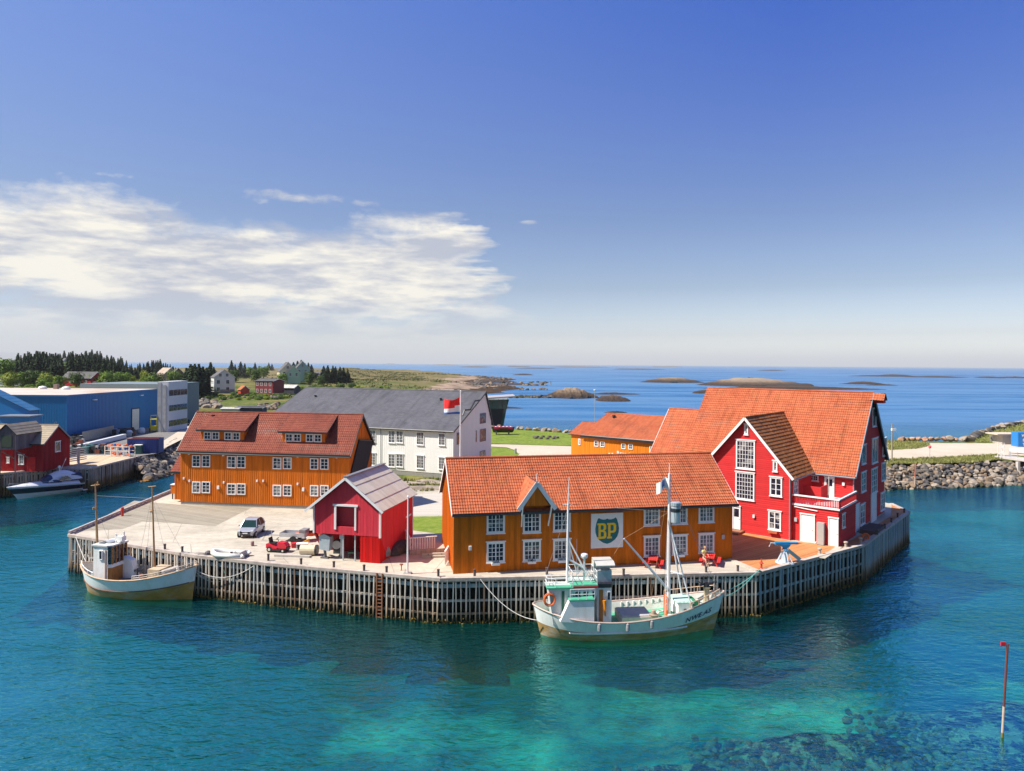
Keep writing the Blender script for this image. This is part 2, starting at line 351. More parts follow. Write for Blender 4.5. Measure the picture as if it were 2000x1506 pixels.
def roof_plane(name, parent, e0, e1, r0, r1, mat, tw=.24, rh=.34, amp=.035, step=.03, up=.06, sub=4, thick=.05):
    # e0,e1 eave corners, r0,r1 ridge corners (left,right seen from outside)
    e0, e1, r0, r1 = map(Vector, (e0, e1, r0, r1)); nrm = (e1 - e0).cross(r0 - e0).normalized()
    W_ = (e1 - e0).length; H_ = ((r0 - e0).length + (r1 - e1).length) / 2
    nc = max(1, round(W_ / tw)); nr = max(1, round(H_ / rh)); ns = nc * sub if amp > 0 else nc
    us = np.linspace(0, 1, ns + 1)
    if amp > 0:
        ph = (us * nc) % 1.0; prof = amp * (.5 + .5 * np.cos(2 * np.pi * (ph - .15))) ** 1.6
    else: prof = np.zeros(ns + 1)
    vs = []; hs = []; vv = []
    for k in range(nr):
        vs += [k / nr, (k + 1) / nr]; hs += [step, 0]; vv += [k + .01, k + .99]
    E0, E1, R0, R1, NN = map(np.array, (e0, e1, r0, r1, nrm))
    V = []; UV = []; rg = np.random.RandomState(int(W_ * 97 + H_ * 31) % 9999); jt = []
    for k in range(nr): j_ = rg.normal(0, .007 if amp > 0 else .003, nc + 1); jj = np.repeat(j_, sub if amp > 0 else 1)[:ns + 1]; jj = np.pad(jj, (0, ns + 1 - len(jj)), 'edge'); sg = .02 * np.sin(us * 5 + k * .25) * (amp > 0); jt += [jj + sg, sg]
    for v, h, w, j_ in zip(vs, hs, vv, jt):
        a = E0 + (R0 - E0) * v; c = E1 + (R1 - E1) * v
        P_ = a[None] + (c - a)[None] * us[:, None] + NN[None] * (prof + h + up + j_)[:, None]
        V.append(P_); UV.append(np.stack([us * nc, np.full(ns + 1, w)], 1))
    V = np.concatenate(V); UV = np.concatenate(UV); b = MB(); b.v = [tuple(p) for p in V]; b.uv = [tuple(p) for p in UV]
    n1_ = ns + 1
    for i in range(len(vs) - 1):
        for j in range(ns): b.f.append((i * n1_ + j, i * n1_ + j + 1, (i + 1) * n1_ + j + 1, (i + 1) * n1_ + j))
    b.m = [0] * len(b.f)
    k = len(b.v); q = [e0, e1, r1, r0]                     # underside slab
    b.v += [tuple(p + nrm * (up - .01)) for p in q] + [tuple(p + nrm * (up - .01 - thick)) for p in q]; b.uv += [(0, 0)] * 8
    for f in ((0, 1, 2, 3), (7, 6, 5, 4), (0, 4, 5, 1), (1, 5, 6, 2), (2, 6, 7, 3), (3, 7, 4, 0)): b.f.append(tuple(k + i for i in f)); b.m.append(1)
    return b.build(name, [mat, BLACK], parent, fix=False)
def ridge(parent, p, q, mat, r=.11):
    p = Vector(p); q = Vector(q); n = max(1, round((q - p).length / .38)); b = MB()
    for k in range(n):
        a = p.lerp(q, k / n); c = p.lerp(q, (k + 1.08) / n); b.tube([a, c], r * 1.08, 8, r2=r * .92)
    b.uv = [(i // 16, 0) for i in range(len(b.v))]
    return b.build('ridge_tiles', mat, parent, fix=False)
def verge(parent, pts, mat, w=.04, h=.2, name='bargeboard'):
    b = MB()
    for p, q in zip(pts[:-1], pts[1:]):
        p = Vector(p); q = Vector(q); u = Vector((0, 0, 1)); b.bar(p, q, w, h, up=u)
    return b.build(name, mat, parent)
def gutter(parent, p, q, m=None, r=.09):
    return MB().tube([p, q], r, 6).build('gutter', m or BLACK, parent)
def house(name, label, cat, fr, L, D, eave, rdg, wall_m, roof_m, ry=None, back=None, style='v', pitch=.26, over=.35, gover=.3, tw=.24, rh=.34, amp=.035,
          base=.25, trimm=None, barge=None, prj=.03, ground=0, corner=True, group=None, clad_sides='FRL', gut=True, step=.03):
    t = thing(name, label, cat, (fr.o.x, fr.o.y, fr.z), math.degrees(fr.a), group)
    ry = D / 2 if ry is None else ry; back = eave if back is None else back
    prof = [(0, base), (D, base), (D, back), (ry, rdg), (0, eave)]
    b = MB(); b.prism([(0, y, z) for y, z in prof], (L, 0, 0))
    if 'F' in clad_sides: clad(b, [(0, base), (L, base), (L, eave), (0, eave)], 'F', 0, style, pitch, prj)
    if 'R' in clad_sides: clad(b, prof, 'R', L, style, pitch)
    if 'L' in clad_sides: clad(b, prof, 'L', 0, style, pitch)
    b.build('wall', wall_m, t)
    if base > 0: MB().box(.04, .04, -.3, L - .04, D - .04, base).build('foundation', CONC, t)
    sf = (rdg - eave) / ry; sb = (rdg - back) / (D - ry); lift = .04
    ez = eave - sf * over + lift; bz = back - sb * over + lift; g = gover
    rp = roof_plane('roof', t, (-g, -over, ez), (L + g, -over, ez), (-g, ry, rdg + lift), (L + g, ry, rdg + lift), roof_m, tw, rh, amp, step)
    roof_plane('roof', t, (L + g, D + over, bz), (-g, D + over, bz), (L + g, ry, rdg + lift), (-g, ry, rdg + lift), roof_m, tw, rh, amp, step)
    ridge(t, (-g, ry, rdg + lift + .1), (L + g, ry, rdg + lift + .1), roof_m)
    bm_ = barge or trimm or TRIM
    for x in (-g - .03, L + g + .03):
        verge(t, [(x, -over, ez - .02), (x, ry, rdg + lift - .02), (x, D + over, bz - .02)], bm_)
    if gut: gutter(t, (-g, -over - .06, ez + .0), (L + g, -over - .06, ez + .0))
    if corner and trimm:
        c = MB()
        for x, y in ((0, 0), (L, 0), (L, D), (0, D)):
            e = eave if y == 0 else back; c.box(x - .07, y - .07, base, x + .07, y + .07, e - .05)
        c.build('corner_board', trimm, t)
    return t
def lamp_box(parent, x, y, z, m=None, s=.18):
    return MB().box(x - s / 2, y - .15, z, x + s / 2, y, z + s * 1.5).build('wall_lamp', m or WHITE, parent)
def pipe(parent, pts, m=None, r=.05): return MB().tube(pts, r, 6).build('downpipe', m or BLACK, parent)

T_OR = tiles('terracotta_tiles', (.36, .085, .038), (.57, .175, .08), lamt=.25)
T_OR2 = tiles('mossy_brown_tiles', (.26, .095, .035), (.46, .19, .07), (.10, .07, .03), .5)
T_BR = tiles('red_brown_tiles', (.19, .05, .036), (.32, .095, .06), (.36, .13, .06), .3)
SLATE = tiles('grey_slate', (.10, .10, .115), (.16, .16, .18), (.20, .20, .21), .3, .6)
SHEET = tiles('weathered_roof_sheets', (.66, .58, .46), (.86, .78, .64), (.66, .50, .32), .3)
SHEET2 = tiles('old_shingle', (.30, .25, .19), (.50, .42, .31), (.50, .36, .22), .4)
ORANGE = paint('ochre_orange_paint', (.66, .175, .014), .18)
ORANGE2 = paint('deep_ochre_paint', (.70, .185, .010), .16)
YELLOW = paint('orange_yellow_paint', (.70, .21, .012), .12, wear=.25)
RED = paint('bright_red_paint', (.62, .034, .036), .10, wear=.3, horiz=True)
RED2 = paint('boathouse_red_paint', (.68, .045, .07), .15, (.55, .12, .14), .2, wear=.2)
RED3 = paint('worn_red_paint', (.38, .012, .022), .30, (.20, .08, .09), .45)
PURP = paint('bare_grey_boards', (.17, .13, .15), .35, (.30, .27, .28), .5)
BOARD_W = paint('white_board_paint', (.90, .90, .88), .03, wear=.05)
FR = {}

# ---------------- ochre house with the fuel-company sign
fr = Fr(G(887, 1121), 11.6); FR['bp'] = fr
L = fr.F(1430, 1092)[0]; D = 9.2
e = 5.15; bp = house('harbour_store', 'ochre two-storey quay house with terracotta roof and big green shield sign', 'house', fr, L, D, e, 8.55, ORANGE2, T_OR, base=0.0,
         over=.55, gover=.25, tw=.21, rh=.34, pitch=.2, trimm=None, barge=TRIM, amp=.038, step=.035)
MB().box(0, -.06, e - .22, L + .2, -.03, e - .02).build('frieze_board', TRIM, bp)
MB().box(-.25, -.68, e - .44, L + .25, -.6, e - .2).build('fascia', BLACK, bp)
c = MB(); c.box(-.09, -.02, 0, .0, .16, e - .3); c.build('corner_board', M('corner_ochre', (.66, .22, .03)), bp)
for x0, x1 in ((950, 986), (1021, 1056), (1080, 1114), (1257, 1288), (1312, 1342), (1364, 1394)):
    fl = x0 > 1200
    dy = 0 if x0 < 1100 else -13
    if x0 == 1080: dy = -2
    t_, b_ = (1002, 1041) if not fl else ((988, 1026) if x0 == 1257 else (986, 1023) if x0 == 1312 else (983, 1020))
    if x0 == 1021: t_, b_ = 999, 1040
    if x0 == 1080: t_, b_ = 996, 1037
    wpx(bp, fr, 'F', x0, t_, x1, b_, 4, 4, gm=GLASS if not fl else GLASSG, fw=.15)
    t_, b_ = (1058, 1098) if not fl else ((1047, 1086) if x0 == 1257 else (1045, 1082) if x0 == 1312 else (1042, 1079))
    if x0 == 1021: t_, b_ = 1055, 1095
    if x0 == 1080: t_, b_ = 1053, 1093
    w_ = wpx(bp, fr, 'F', x0, t_, x1, b_, 4, 4, gm=GLASS if x0 == 950 else GLASSC if not fl else GLASSG, fw=.15)
    if x0 != 1364:
        bx = MB(); bx.box(.38, -.32, -.18, 1.05, -.1, .02); fb = bx.build('flower_box', TRIM, w_)
        rnd = random.Random(x0); pl = MB()
        for k in range(60):
            p = Vector((rnd.uniform(.4, 1.03), rnd.uniform(-.32, -.12), rnd.uniform(0, .22))); pl.poly([p + Vector([rnd.uniform(-.06, .06) for _ in '123']) for _ in range(3)])
        pl.build('flowers', M('planter_leaves', (.05, .07, .03), var=.5, scale=30), fb, fix=False)
for px in (1007, 1072):
    x, _ = fr.F(px, 1050); MB().box(x - .05, -.06, .02, x + .05, -.025, e - .25).build('board_joint', ORANGE, bp)
x, z = fr.F(918, 1074); lamp_box(bp, x, -.03, z, s=.22); x, z = fr.F(1411, 1052); lamp_box(bp, x, -.03, z, M('grey_box', (.45, .47, .5)), s=.24)
# gable dormer with projecting hoist roof
x0, zl = fr.F(1016, 983, -.5); x1, zr = fr.F(1076, 983, -.5); xc = (x0 + x1) / 2; hw = .95
dz = 6.75; ap = 7.3
b = MB(); b.prism([(xc - hw, -.25, 4.98), (xc + hw, -.25, 4.98), (xc + hw, -.25, e + .75), (xc, -.25, ap - .25), (xc - hw, -.25, e + .75)], (0, 2.6, 0)); 
clad(b, [(xc - hw, 4.98), (xc + hw, 4.98), (xc + hw, e + .75), (xc, ap - .25), (xc - hw, e + .75)], 'F', -.25, 'v', .2)
b.build('dormer_wall', ORANGE2, bp)
for s_ in (-1, 1):
    ea = (xc + s_ * 1.5, -1.05, e + .05); eb = (xc + s_ * 1.5, 1.6, e + .05); ra = (xc, -1.05, ap); rb = (xc, 3.3, ap)
    if s_ < 0: roof_plane('dormer_roof', bp, eb, ea, rb, ra, T_OR, .235, .37, .02)
    else: roof_plane('dormer_roof', bp, ea, eb, ra, rb, T_OR, .235, .37, .02)
    verge(bp, [(xc + s_ * 1.55, -1.1, e + .0), (xc, -1.1, ap)], TRIM, .06, .34)
    b = MB(); b.bar((xc + s_ * 1.2, -1.05, e + .2), (xc + s_ * 1.12, -.28, e - 1.5), .09, .12); b.build('strut', TRIM, bp)
b = MB(); b.bar((xc, -1.0, ap + .1), (xc, -1.0, ap + .75), .09, .09); b.build('finial', TRIM, bp)
b = MB(); b.prism([(xc - 1.0, -1.0, e + .3), (xc + 1.0, -1.0, e + .3), (xc, -1.0, ap - .3)], (0, .05, 0)); b.build('gable_panel', ORANGE, bp)
# sign: white board, green shield, yellow slab letters
x0, z1 = fr.F(1154, 1003); x1, z0 = fr.F(1216, 1068); sg = MB(); sg.box(x0, -.09, z0, x1, -.03, z1); board = sg.build('sign_board', TRIM, bp)
def curve_mesh(name, splines, mat, parent, mapf, ext=0):
    cu = bpy.data.curves.new('outline', 'CURVE'); cu.dimensions = '2D'; cu.fill_mode = 'BOTH'; cu.extrude = ext
    for s_ in splines:
        sp_ = cu.splines.new('POLY'); sp_.points.add(len(s_) - 1); sp_.use_cyclic_u = True
        for p, (x, y) in zip(sp_.points, s_): p.co = (x, y, 0, 1)
    o = bpy.data.objects.new('outline', cu); me = bpy.data.meshes.new_from_object(o); bpy.data.objects.remove(o)
    for v in me.vertices: v.co = mapf(v.co)
    me.materials.clear(); me.materials.append(mat); o = bpy.data.objects.new(name, me); COL.objects.link(o); o.parent = parent; return o
cx, cz, sw = (x0 + x1) / 2, (z0 + z1) / 2, (x1 - x0)
half = [(0, .355), (.05, .33), (.12, .325), (.20, .345), (.25, .372), (.265, .38), (.30, .34), (.345, .20), (.37, .05), (.36, -.06), (.32, -.18), (.24, -.28), (.12, -.36), (0, -.395)]
half = [(x * 1.0, z) for x, z in half]; sh = half + [(-x, z) for x, z in half[-2:0:-1]]
curve_mesh('shield', [[(x * sw, z * sw) for x, z in sh]], M('sign_green', (.0, .13, .15), .5, .05), board, lambda c_: Vector((cx + c_.x, -.10 - c_.z, cz + c_.y)), .008)
Bo = [(0, 0), (.56, 0), (.66, .04), (.73, .12), (.73, .36), (.66, .47), (.58, .52), (.66, .57), (.71, .66), (.71, .86), (.64, .95), (.54, 1), (0, 1), (0, .88), (.09, .88), (.09, .12), (0, .12)]
Bi1 = [(.27, .14), (.27, .44), (.46, .44), (.53, .38), (.53, .20), (.46, .14)]; Bi2 = [(.27, .58), (.27, .87), (.45, .87), (.51, .82), (.51, .63), (.45, .58)]
Po = [(0, 0), (.40, 0), (.40, .12), (.28, .12), (.28, .36), (.56, .36), (.68, .42), (.74, .52), (.74, .84), (.67, .95), (.56, 1), (0, 1), (0, .88), (.09, .88), (.09, .12), (0, .12)]
Pi = [(.28, .49), (.28, .87), (.46, .87), (.54, .81), (.54, .56), (.46, .49)]
hh = .46 * sw; ww = .38 * sw
sc = lambda P_, ox: [((x * ww + ox), (z - .5) * hh) for x, z in P_]
YEL = M('sign_yellow', (.85, .55, .01), .5, .04)
curve_mesh('letter', [sc(Bo, -.305 * sw), sc(Bi1, -.305 * sw), sc(Bi2, -.305 * sw)], YEL, board, lambda c_: Vector((cx + c_.x, -.115 - c_.z, cz + c_.y - .02)), .006)
curve_mesh('letter', [sc(Po, -.005 * sw), sc(Pi, -.005 * sw)], YEL, board, lambda c_: Vector((cx + c_.x, -.115 - c_.z, cz + c_.y - .02)), .006)

# ---------------- two-dormer ochre house
fr = Fr(G(352, 985), -8.4); FR['ol'] = fr
L = fr.F(681, 990)[0]; D = 7.6
ol = house('ochre_warehouse', 'wide ochre warehouse with two long shed dormers under a red-brown tiled roof', 'warehouse', fr, L, D, 6.55, 10.6, ORANGE, T_BR, base=.35,
           over=.4, gover=.3, tw=.24, rh=.36, pitch=.27, barge=BLACK, ry=3.7, back=6.9)
MB().box(-.3, -.52, 6.22, L + .3, -.45, 6.42).build('fascia', BLACK, ol)
for xs, (t1, b1), (t2, b2), in (((380, 397), (889, 912), (941, 963)), ((448, 466), (891, 914), (944, 966)), ((537, 555), (893, 916), (947, 969)), ((610, 627), (895, 917), (948, 969))):
    for k in (0, 1):
        o_ = k * ((19 if xs[0] < 440 else 19 if xs[0] < 500 else 20))
        for (t_, b_) in ((t1, b1), (t2, b2)):
            wpx(ol, fr, 'F', xs[0] - 4 + o_, t_, xs[1] - 4 - 4 + o_ + 3, b_, 2, 3, fw=.1, head=False, mid=False, gm=GLASSG if (t_ == t2 and xs[0] > 500 and k == 0) else GLASS)
for px, py in ((370, 888), (437, 891), (582, 893), (658, 895), (360, 936), (371, 941), (438, 944), (503, 941), (515, 941), (582, 947)):
    x, z = fr.F(px, py); lamp_box(ol, x, -.03, z, s=.16)
for px, py in ((427, 955), (593, 959)):
    x, z = fr.F(px, py); lamp_box(ol, x, -.03, z, s=.26)
for (xa, ya, xb) in ((392, 868, 476), (551, 870, 635)):
    x0, _ = fr.F(xa, ya, .9); x1, _ = fr.F(xb, ya, .9); zb = 6.55 + .9 * (4.05 / 3.7)
    zt = zb + 1.25; b = MB(); b.prism([(x0, .9, zb - .3), (x0, 3.4, zb + 2.3), (x0, 3.4, zt + .9), (x0, .9, zt)], (x1 - x0, 0, 0)); clad(b, [(x0, zb), (x1, zb), (x1, zt), (x0, zt)], 'F', .9, 'v', .27)
    b.build('dormer_wall', ORANGE, ol)
    roof_plane('dormer_roof', ol, (x0 - .3, .45, zt + .0), (x1 + .45, .45, zt + .0), (x0 - .3, 3.7, 10.62), (x1 + .45, 3.7, 10.62), T_BR, .24, .36)
    MB().box(x0 - .3, .36, zt - .12, x1 + .45, .43, zt + .06).build('fascia', BLACK, ol)
    b = MB(); b.bar((x1 + .47, .45, zt), (x1 + .47, 3.7, 10.62), .05, .2); b.bar((x0 - .32, .45, zt), (x0 - .32, 3.7, 10.62), .05, .2); b.build('bargeboard', BLACK, ol)
    b = MB(); b.box(x0 - .3, .62, zb - .27, x1 + .3, .95, zb - .13); b.build('dormer_sill', M('lead_flashing', (.52, .16, .08)), ol)
    for f_ in (.08, .27, .56, .75):
        xx = x0 + (x1 - x0) * f_; window(ol, fr, 'F', xx, zb + .12, xx + .92, zb + 1.05, 2, 2, .87, fw=.1, head=False, mid=False)
x, z = fr.F(416, 815, 3); MB().lathe([(.16, 0), (.16, .4), (.22, .4), (.2, .55)], (x, 3.0, 9.9)).build('roof_vent', BLACK, ol)
cs = [fr.Rt(*p, L) for p in ((699, 860), (727, 862), (713, 918), (682, 930))]
b = MB(); b.prism([(L + .02, y, z) for y, z in cs], (.16, 0, 0)); b.build('doorway_shade_panel', M('doorway_shade', (.02, .016, .018), .95, .2), ol)  # near-black panel on the gable stands in for a shaded open doorway
b = MB(); b.bar((L + .1, cs[0][0], cs[0][1] + .05), (L + .1, cs[1][0] + .2, cs[1][1] + .05), .35, .07); b.build('canopy', BLACK, ol)
# annex at its left end
fa = Fr(fr.W(-1.55, 1.2), -8.4); L2 = 1.6
b = MB(); b.prism([(-1.55, 1.2, .3), (-1.55, 5.4, .3), (-1.55, 5.4, 4.0), (-1.55, 3.4, 6.0), (-1.55, 1.2, 3.9)], (1.6, 0, 0)); clad(b, [(-1.55, .3), (0, .3), (0, 3.9), (-1.55, 3.9)], 'F', 1.2, 'v', .27)
b.build('annex_wall', ORANGE, ol); roof_plane('annex_roof', ol, (-1.85, .85, 3.65), (-.02, .85, 3.65), (-1.85, 3.4, 6.05), (-.02, 3.4, 6.05), T_BR); roof_plane('annex_roof', ol, (-.02, 5.8, 3.65), (-1.85, 5.8, 3.65), (-.02, 3.4, 6.05), (-1.85, 3.4, 6.05), T_BR)
MB().box(-1.85, .76, 3.5, -.02, .83, 3.7).build('fascia', BLACK, ol)
b = MB(); b.box(-3.0, 2.6, .7, -1.6, 4.6, 1.75); b.build('balcony_box', ORANGE, ol); b = MB(); b.box(-3.06, 2.54, 1.75, -1.6, 4.66, 1.85)
b.build('handrail', TRIM, ol); b = MB(); [b.box(x, y, 0, x + .1, y + .1, .7) for x in (-2.9, -1.8) for y in (2.7, 4.4)]; b.build('leg', BLACK, ol)

# ---------------- white warehouse with slate roof
fr = Fr(G(885, 934), -22.5)
Lw = 35.6; fr = Fr(fr.W(-Lw, 0), -22.5); FR['wh'] = fr; D = 13.6
wh = house('white_warehouse', 'long white board warehouse with grey slate roof behind the ochre houses', 'warehouse', fr, Lw, D, 7.0, 12.25, BOARD_W, SLATE, ry=11.0, back=7.3,
           over=.35, gover=.25, tw=.5, rh=.32, amp=0, pitch=.34, barge=BLACK, base=.55, step=.03, prj=.012)
MB().box(-.3, -.45, 6.75, Lw + .2, -.38, 6.95).build('fascia', BLACK, wh)
for x0, x1, rws in ((759, 772, 0), (774, 788, 0), (814, 828, 1), (857, 870, 2), (722, 734, -1), (706, 719, -1)):
    tb = {0: ((841, 865), (887, 912)), 1: ((844, 869), (890, 915)), 2: ((846, 870), (893, 917)), -1: ((840, 863), (885, 909))}[rws]
    for t_, b_ in tb: wpx(wh, fr, 'F', x0, t_, x1, b_, 4, 4, fw=.1, mid=True, gm=GLASS)
x, _ = fr.F(744, 900); pipe(wh, [(x, -.12, .4), (x, -.12, 6.7)], M('grey_pipe', (.25, .26, .3)))
for a in (((937, 807), (948, 827), 3), ((937, 838), (948, 862), 3), ((937, 880), (947, 899), 3), ((892, 845), (897, 868), 1), ((892, 893), (896, 900), 1)):
    wpx(wh, fr, 'R', a[0][0], a[0][1], a[1][0], a[1][1], a[2], 1, off=Lw, fw=.08, head=False, mid=False, fm=M('grey_frame', (.16, .17, .2)), gm=GLASSG)
wpx(wh, fr, 'R', 928, 840, 931, 864, 1, 1, off=Lw, fw=.05, head=False, gm=GLASS)
# stepped slate verge on the gable
sv = [fr.Rt(*p, Lw + .25) for p in ((903, 812), (907, 801), (918, 800), (921, 793), (927, 783), (936, 782), (939, 775))]
b = MB()
for (y0, z0), (y1, z1) in ((sv[0], sv[1]), (sv[1], sv[2]), (sv[2], sv[4]), (sv[4], sv[5])): b.bar((Lw + .3, y0, z0), (Lw + .3, y1, z1), .12, .24)
b.build('stepped_bargeboard', BLACK, wh)
for px, py, yy in ((616, 775, 8), (861, 781, 8)):
    x, z = fr.F(px, py, yy); MB().lathe([(.15, 0), (.15, .45), (.22, .45), (.22, .6)], (x, yy, z - .3)).build('roof_vent', BLACK, wh)

# ---------------- small red boathouse on the quay
fr = Fr(G(742, 1101), -12.5); Lh = 6.1; fr = Fr(fr.W(-Lh, 0), -12.5); FR['hut'] = fr; D = 7.7
hut = thing('quay_boathouse', 'small bright red boathouse with open loading hatch and undercroft on the quay', 'boathouse', (fr.o.x, fr.o.y, 3.5), -12.5)
fl, ev, rg = 2.25, 4.65, 7.1; hx = Lh / 2
prof = [(0, fl), (Lh, fl), (Lh, ev), (hx, rg), (0, ev)]
hx0, hz0 = fr.F(657, 1028); hx1, hz1 = fr.F(693, 990)
b = MB()                                                    # front gable built round the hatch opening
def fpoly(pts): b.prism([(x, 0, z) for x, z in pts], (0, .1, 0)); clad(b, pts, 'F', 0, 'v', .3, .008)
def gz(x): return ev + (rg - ev) * (1 - abs(x - hx) / hx)
fpoly([(0, fl), (hx0, fl), (hx0, gz(hx0)), (0, ev)]); fpoly([(hx1, fl), (Lh, fl), (Lh, ev), (hx1, gz(hx1))]); fpoly([(hx0, hz1), (hx1, hz1), (hx1, gz(hx1)), (hx, rg), (hx0, gz(hx0))]); fpoly([(hx0, fl), (hx1, fl), (hx1, hz0), (hx0, hz0)])
b.prism([(0, .1, fl), (0, D, 0), (0, D, ev), (0, .1, ev)], (.1, 0, 0)); b.prism([(0, D - .1, 0), (Lh, D - .1, 0), (Lh, D - .1, ev), (hx, D - .1, rg), (0, D - .1, ev)], (0, .1, 0))
sp_ = [(0.1, fl), (1.7, 0.0), (D, 0), (D, ev), (.1, ev)]; b.prism([(Lh - .1, y, z) for y, z in sp_], (.1, 0, 0)); clad(b, sp_, 'R', Lh, 'v', .3, .02)
b.build('wall', RED2, hut)
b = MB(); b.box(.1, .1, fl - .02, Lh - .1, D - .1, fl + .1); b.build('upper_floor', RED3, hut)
b = MB(); b.box(hx0 - .2, .5, fl + .1, hx1 + .2, .58, hz1 + .2); b.build('inner_wall', M('plain_red', (.50, .03, .05)), hut)
b = MB(); bx0 = fr.F(703, 1098)[0]; b.box(bx0, .02, 0, Lh - .02, 1.5, fl - .03); clad(b, [(bx0, 0), (Lh - .02, 0), (Lh - .02, fl - .03), (bx0, fl - .03)], 'F', .02, 'v', .3, .015); b.build('storeroom', paint('vivid_red_paint', (.60, .008, .008), .12), hut)
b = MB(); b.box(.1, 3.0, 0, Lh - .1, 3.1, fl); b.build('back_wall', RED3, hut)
for x in (2.6, 3.7): MB().box(x, .15, 0, x + .1, .25, fl).build('post', M('undercroft_post', (.45, .50, .54), .6), hut)
b = MB()
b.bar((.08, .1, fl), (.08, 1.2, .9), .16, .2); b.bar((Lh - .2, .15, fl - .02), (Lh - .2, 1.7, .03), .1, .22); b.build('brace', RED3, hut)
for s_, (a, c) in (('l', (-.6, -.6)), ('r', (Lh + .6, Lh + .6))):
    sl = (rg - ev) / hx; x = -.62 if s_ == 'l' else Lh + .35; zz = ev - sl * (.62 if s_ == 'l' else .35)
    p = [(x, -.35, zz + .05), (x, D + .3, zz + .05), (hx, -.35, rg + .05), (hx, D + .3, rg + .05)]
    if s_ == 'l': roof_plane('roof', hut, p[1], p[0], p[3], p[2], SHEET, .62, 1.12, 0, .035)
    else: roof_plane('roof', hut, p[0], p[1], p[2], p[3], SHEET, .62, 1.12, 0, .035)
MB().bar((hx, -.35, rg + .16), (hx, D + .3, rg + .16), .42, .07).build('ridge_cap', M('zinc', (.22, .22, .24), .5, metal=.3), hut)
verge(hut, [(-.66, -.38, ev - .62 * (rg - ev) / hx + .0), (hx, -.38, rg + .0), (Lh + .38, -.38, ev - .35 * (rg - ev) / hx)], TRIM, .05, .2)
b = MB(); b.box(-.07, -.06, fl, .07, .1, ev); b.box(Lh - .09, -.06, fl - .1, Lh + .06, .12, ev); b.box(Lh - .05, D - .1, .3, Lh + .06, D + .03, ev); b.build('corner_board', TRIM, hut)
b = MB(); b.box(hx0 - .18, -.08, hz0 - .25, hx0, .02, hz1); b.box(hx1, -.08, hz0 - .25, hx1 + .15, .02, hz1); b.box(hx0 - .3, -.1, hz1, hx1 + .3, .02, hz1 + .17); b.build('hatch_frame', TRIM, hut)
b = MB(); b.box(Lh + .02, D - 1.8, 2.6, Lh + .06, D - .5, 2.75); b.build('batten', TRIM, hut)

# ---------------- tall red warehouse with cross gable and balcony
ang = -40; base = G(1544, 1055); A = Fr(base, ang); FR['rw'] = A
Xr = 4.0; Xl = -14.2; Y0 = 6.3; Dm = 13.2
rw = thing('red_warehouse', 'tall red weatherboard warehouse with steep orange tile roof, cross gable and balcony', 'warehouse', (A.o.x, A.o.y, 3.5), ang)
ev, rg, bk = 6.3, 14.0, 6.6; ym = Y0 + Dm / 2
RDG = paint('shaded_gable_red', (.30, .025, .04), .12)
b = MB(); b.prism([(Xl, y, z) for y, z in ((Y0, 0), (Y0 + Dm, 0), (Y0 + Dm, bk), (ym, rg), (Y0, ev))], (Xr - Xl, 0, 0))
clad(b, [(0, 0), (Xr, 0), (Xr, ev), (0, ev)], 'F', Y0, 'h', .2); clad(b, [(Y0, .3), (Y0 + Dm, .3), (Y0 + Dm, bk), (ym, rg), (Y0, ev)], 'R', Xr, 'h', .2)
b.build('wall', RED, rw)
MB().box(Xl + .1, Y0 - .04, -.3, Xr + .06, Y0 + Dm + .04, .3).build('foundation', CONC, rw)
sf = (rg - ev) / (Dm / 2)
roof_plane('roof', rw, (Xl - .3, Y0 - .4, ev - .4 * sf), (Xr + .35, Y0 - .4, ev - .4 * sf), (Xl - .3, ym, rg), (Xr + .35, ym, rg), T_OR, .22, .34, .038, .042)
roof_plane('roof', rw, (Xr + .35, Y0 + Dm + .4, bk - .4 * sf), (Xl - .3, Y0 + Dm + .4, bk - .4 * sf), (Xr + .35, ym, rg), (Xl - .3, ym, rg), T_OR, .22, .34, .038, .042)
ridge(rw, (Xl - .3, ym, rg + .1), (Xr + .35, ym, rg + .1), T_OR)
verge(rw, [(Xr + .4, Y0 - .4, ev - .4 * sf), (Xr + .4, ym, rg), (Xr + .4, Y0 + Dm + .4, bk - .4 * sf)], M('blue_grey_trim', (.22, .30, .36)), .06, .3)
b = MB(); b.prism([(Xr + .2, ym - .5, rg - 1.0), (Xr + .2, ym + .5, rg - 1.0), (Xr + .2, ym + .5, rg - .6), (Xr + .2, ym, rg - .2), (Xr + .2, ym - .5, rg - .6)], (1.2, 0, 0)); b.build('hoist_housing', RED, rw)
roof_plane('hoist_roof', rw, (Xr + .2, ym - .75, rg - .75), (Xr + 1.5, ym - .75, rg - .75), (Xr + .2, ym, rg), (Xr + 1.5, ym, rg), T_OR, .26, .36, .03); roof_plane('hoist_roof', rw, (Xr + 1.5, ym + .75, rg - .75), (Xr + .2, ym + .75, rg - .75), (Xr + 1.5, ym, rg), (Xr + .2, ym, rg), T_OR, .26, .36, .03)
gutter(rw, (0, Y0 - .5, ev - .45 * sf), (Xr + .35, Y0 - .5, ev - .45 * sf), M('grey_gutter', (.25, .26, .3)))
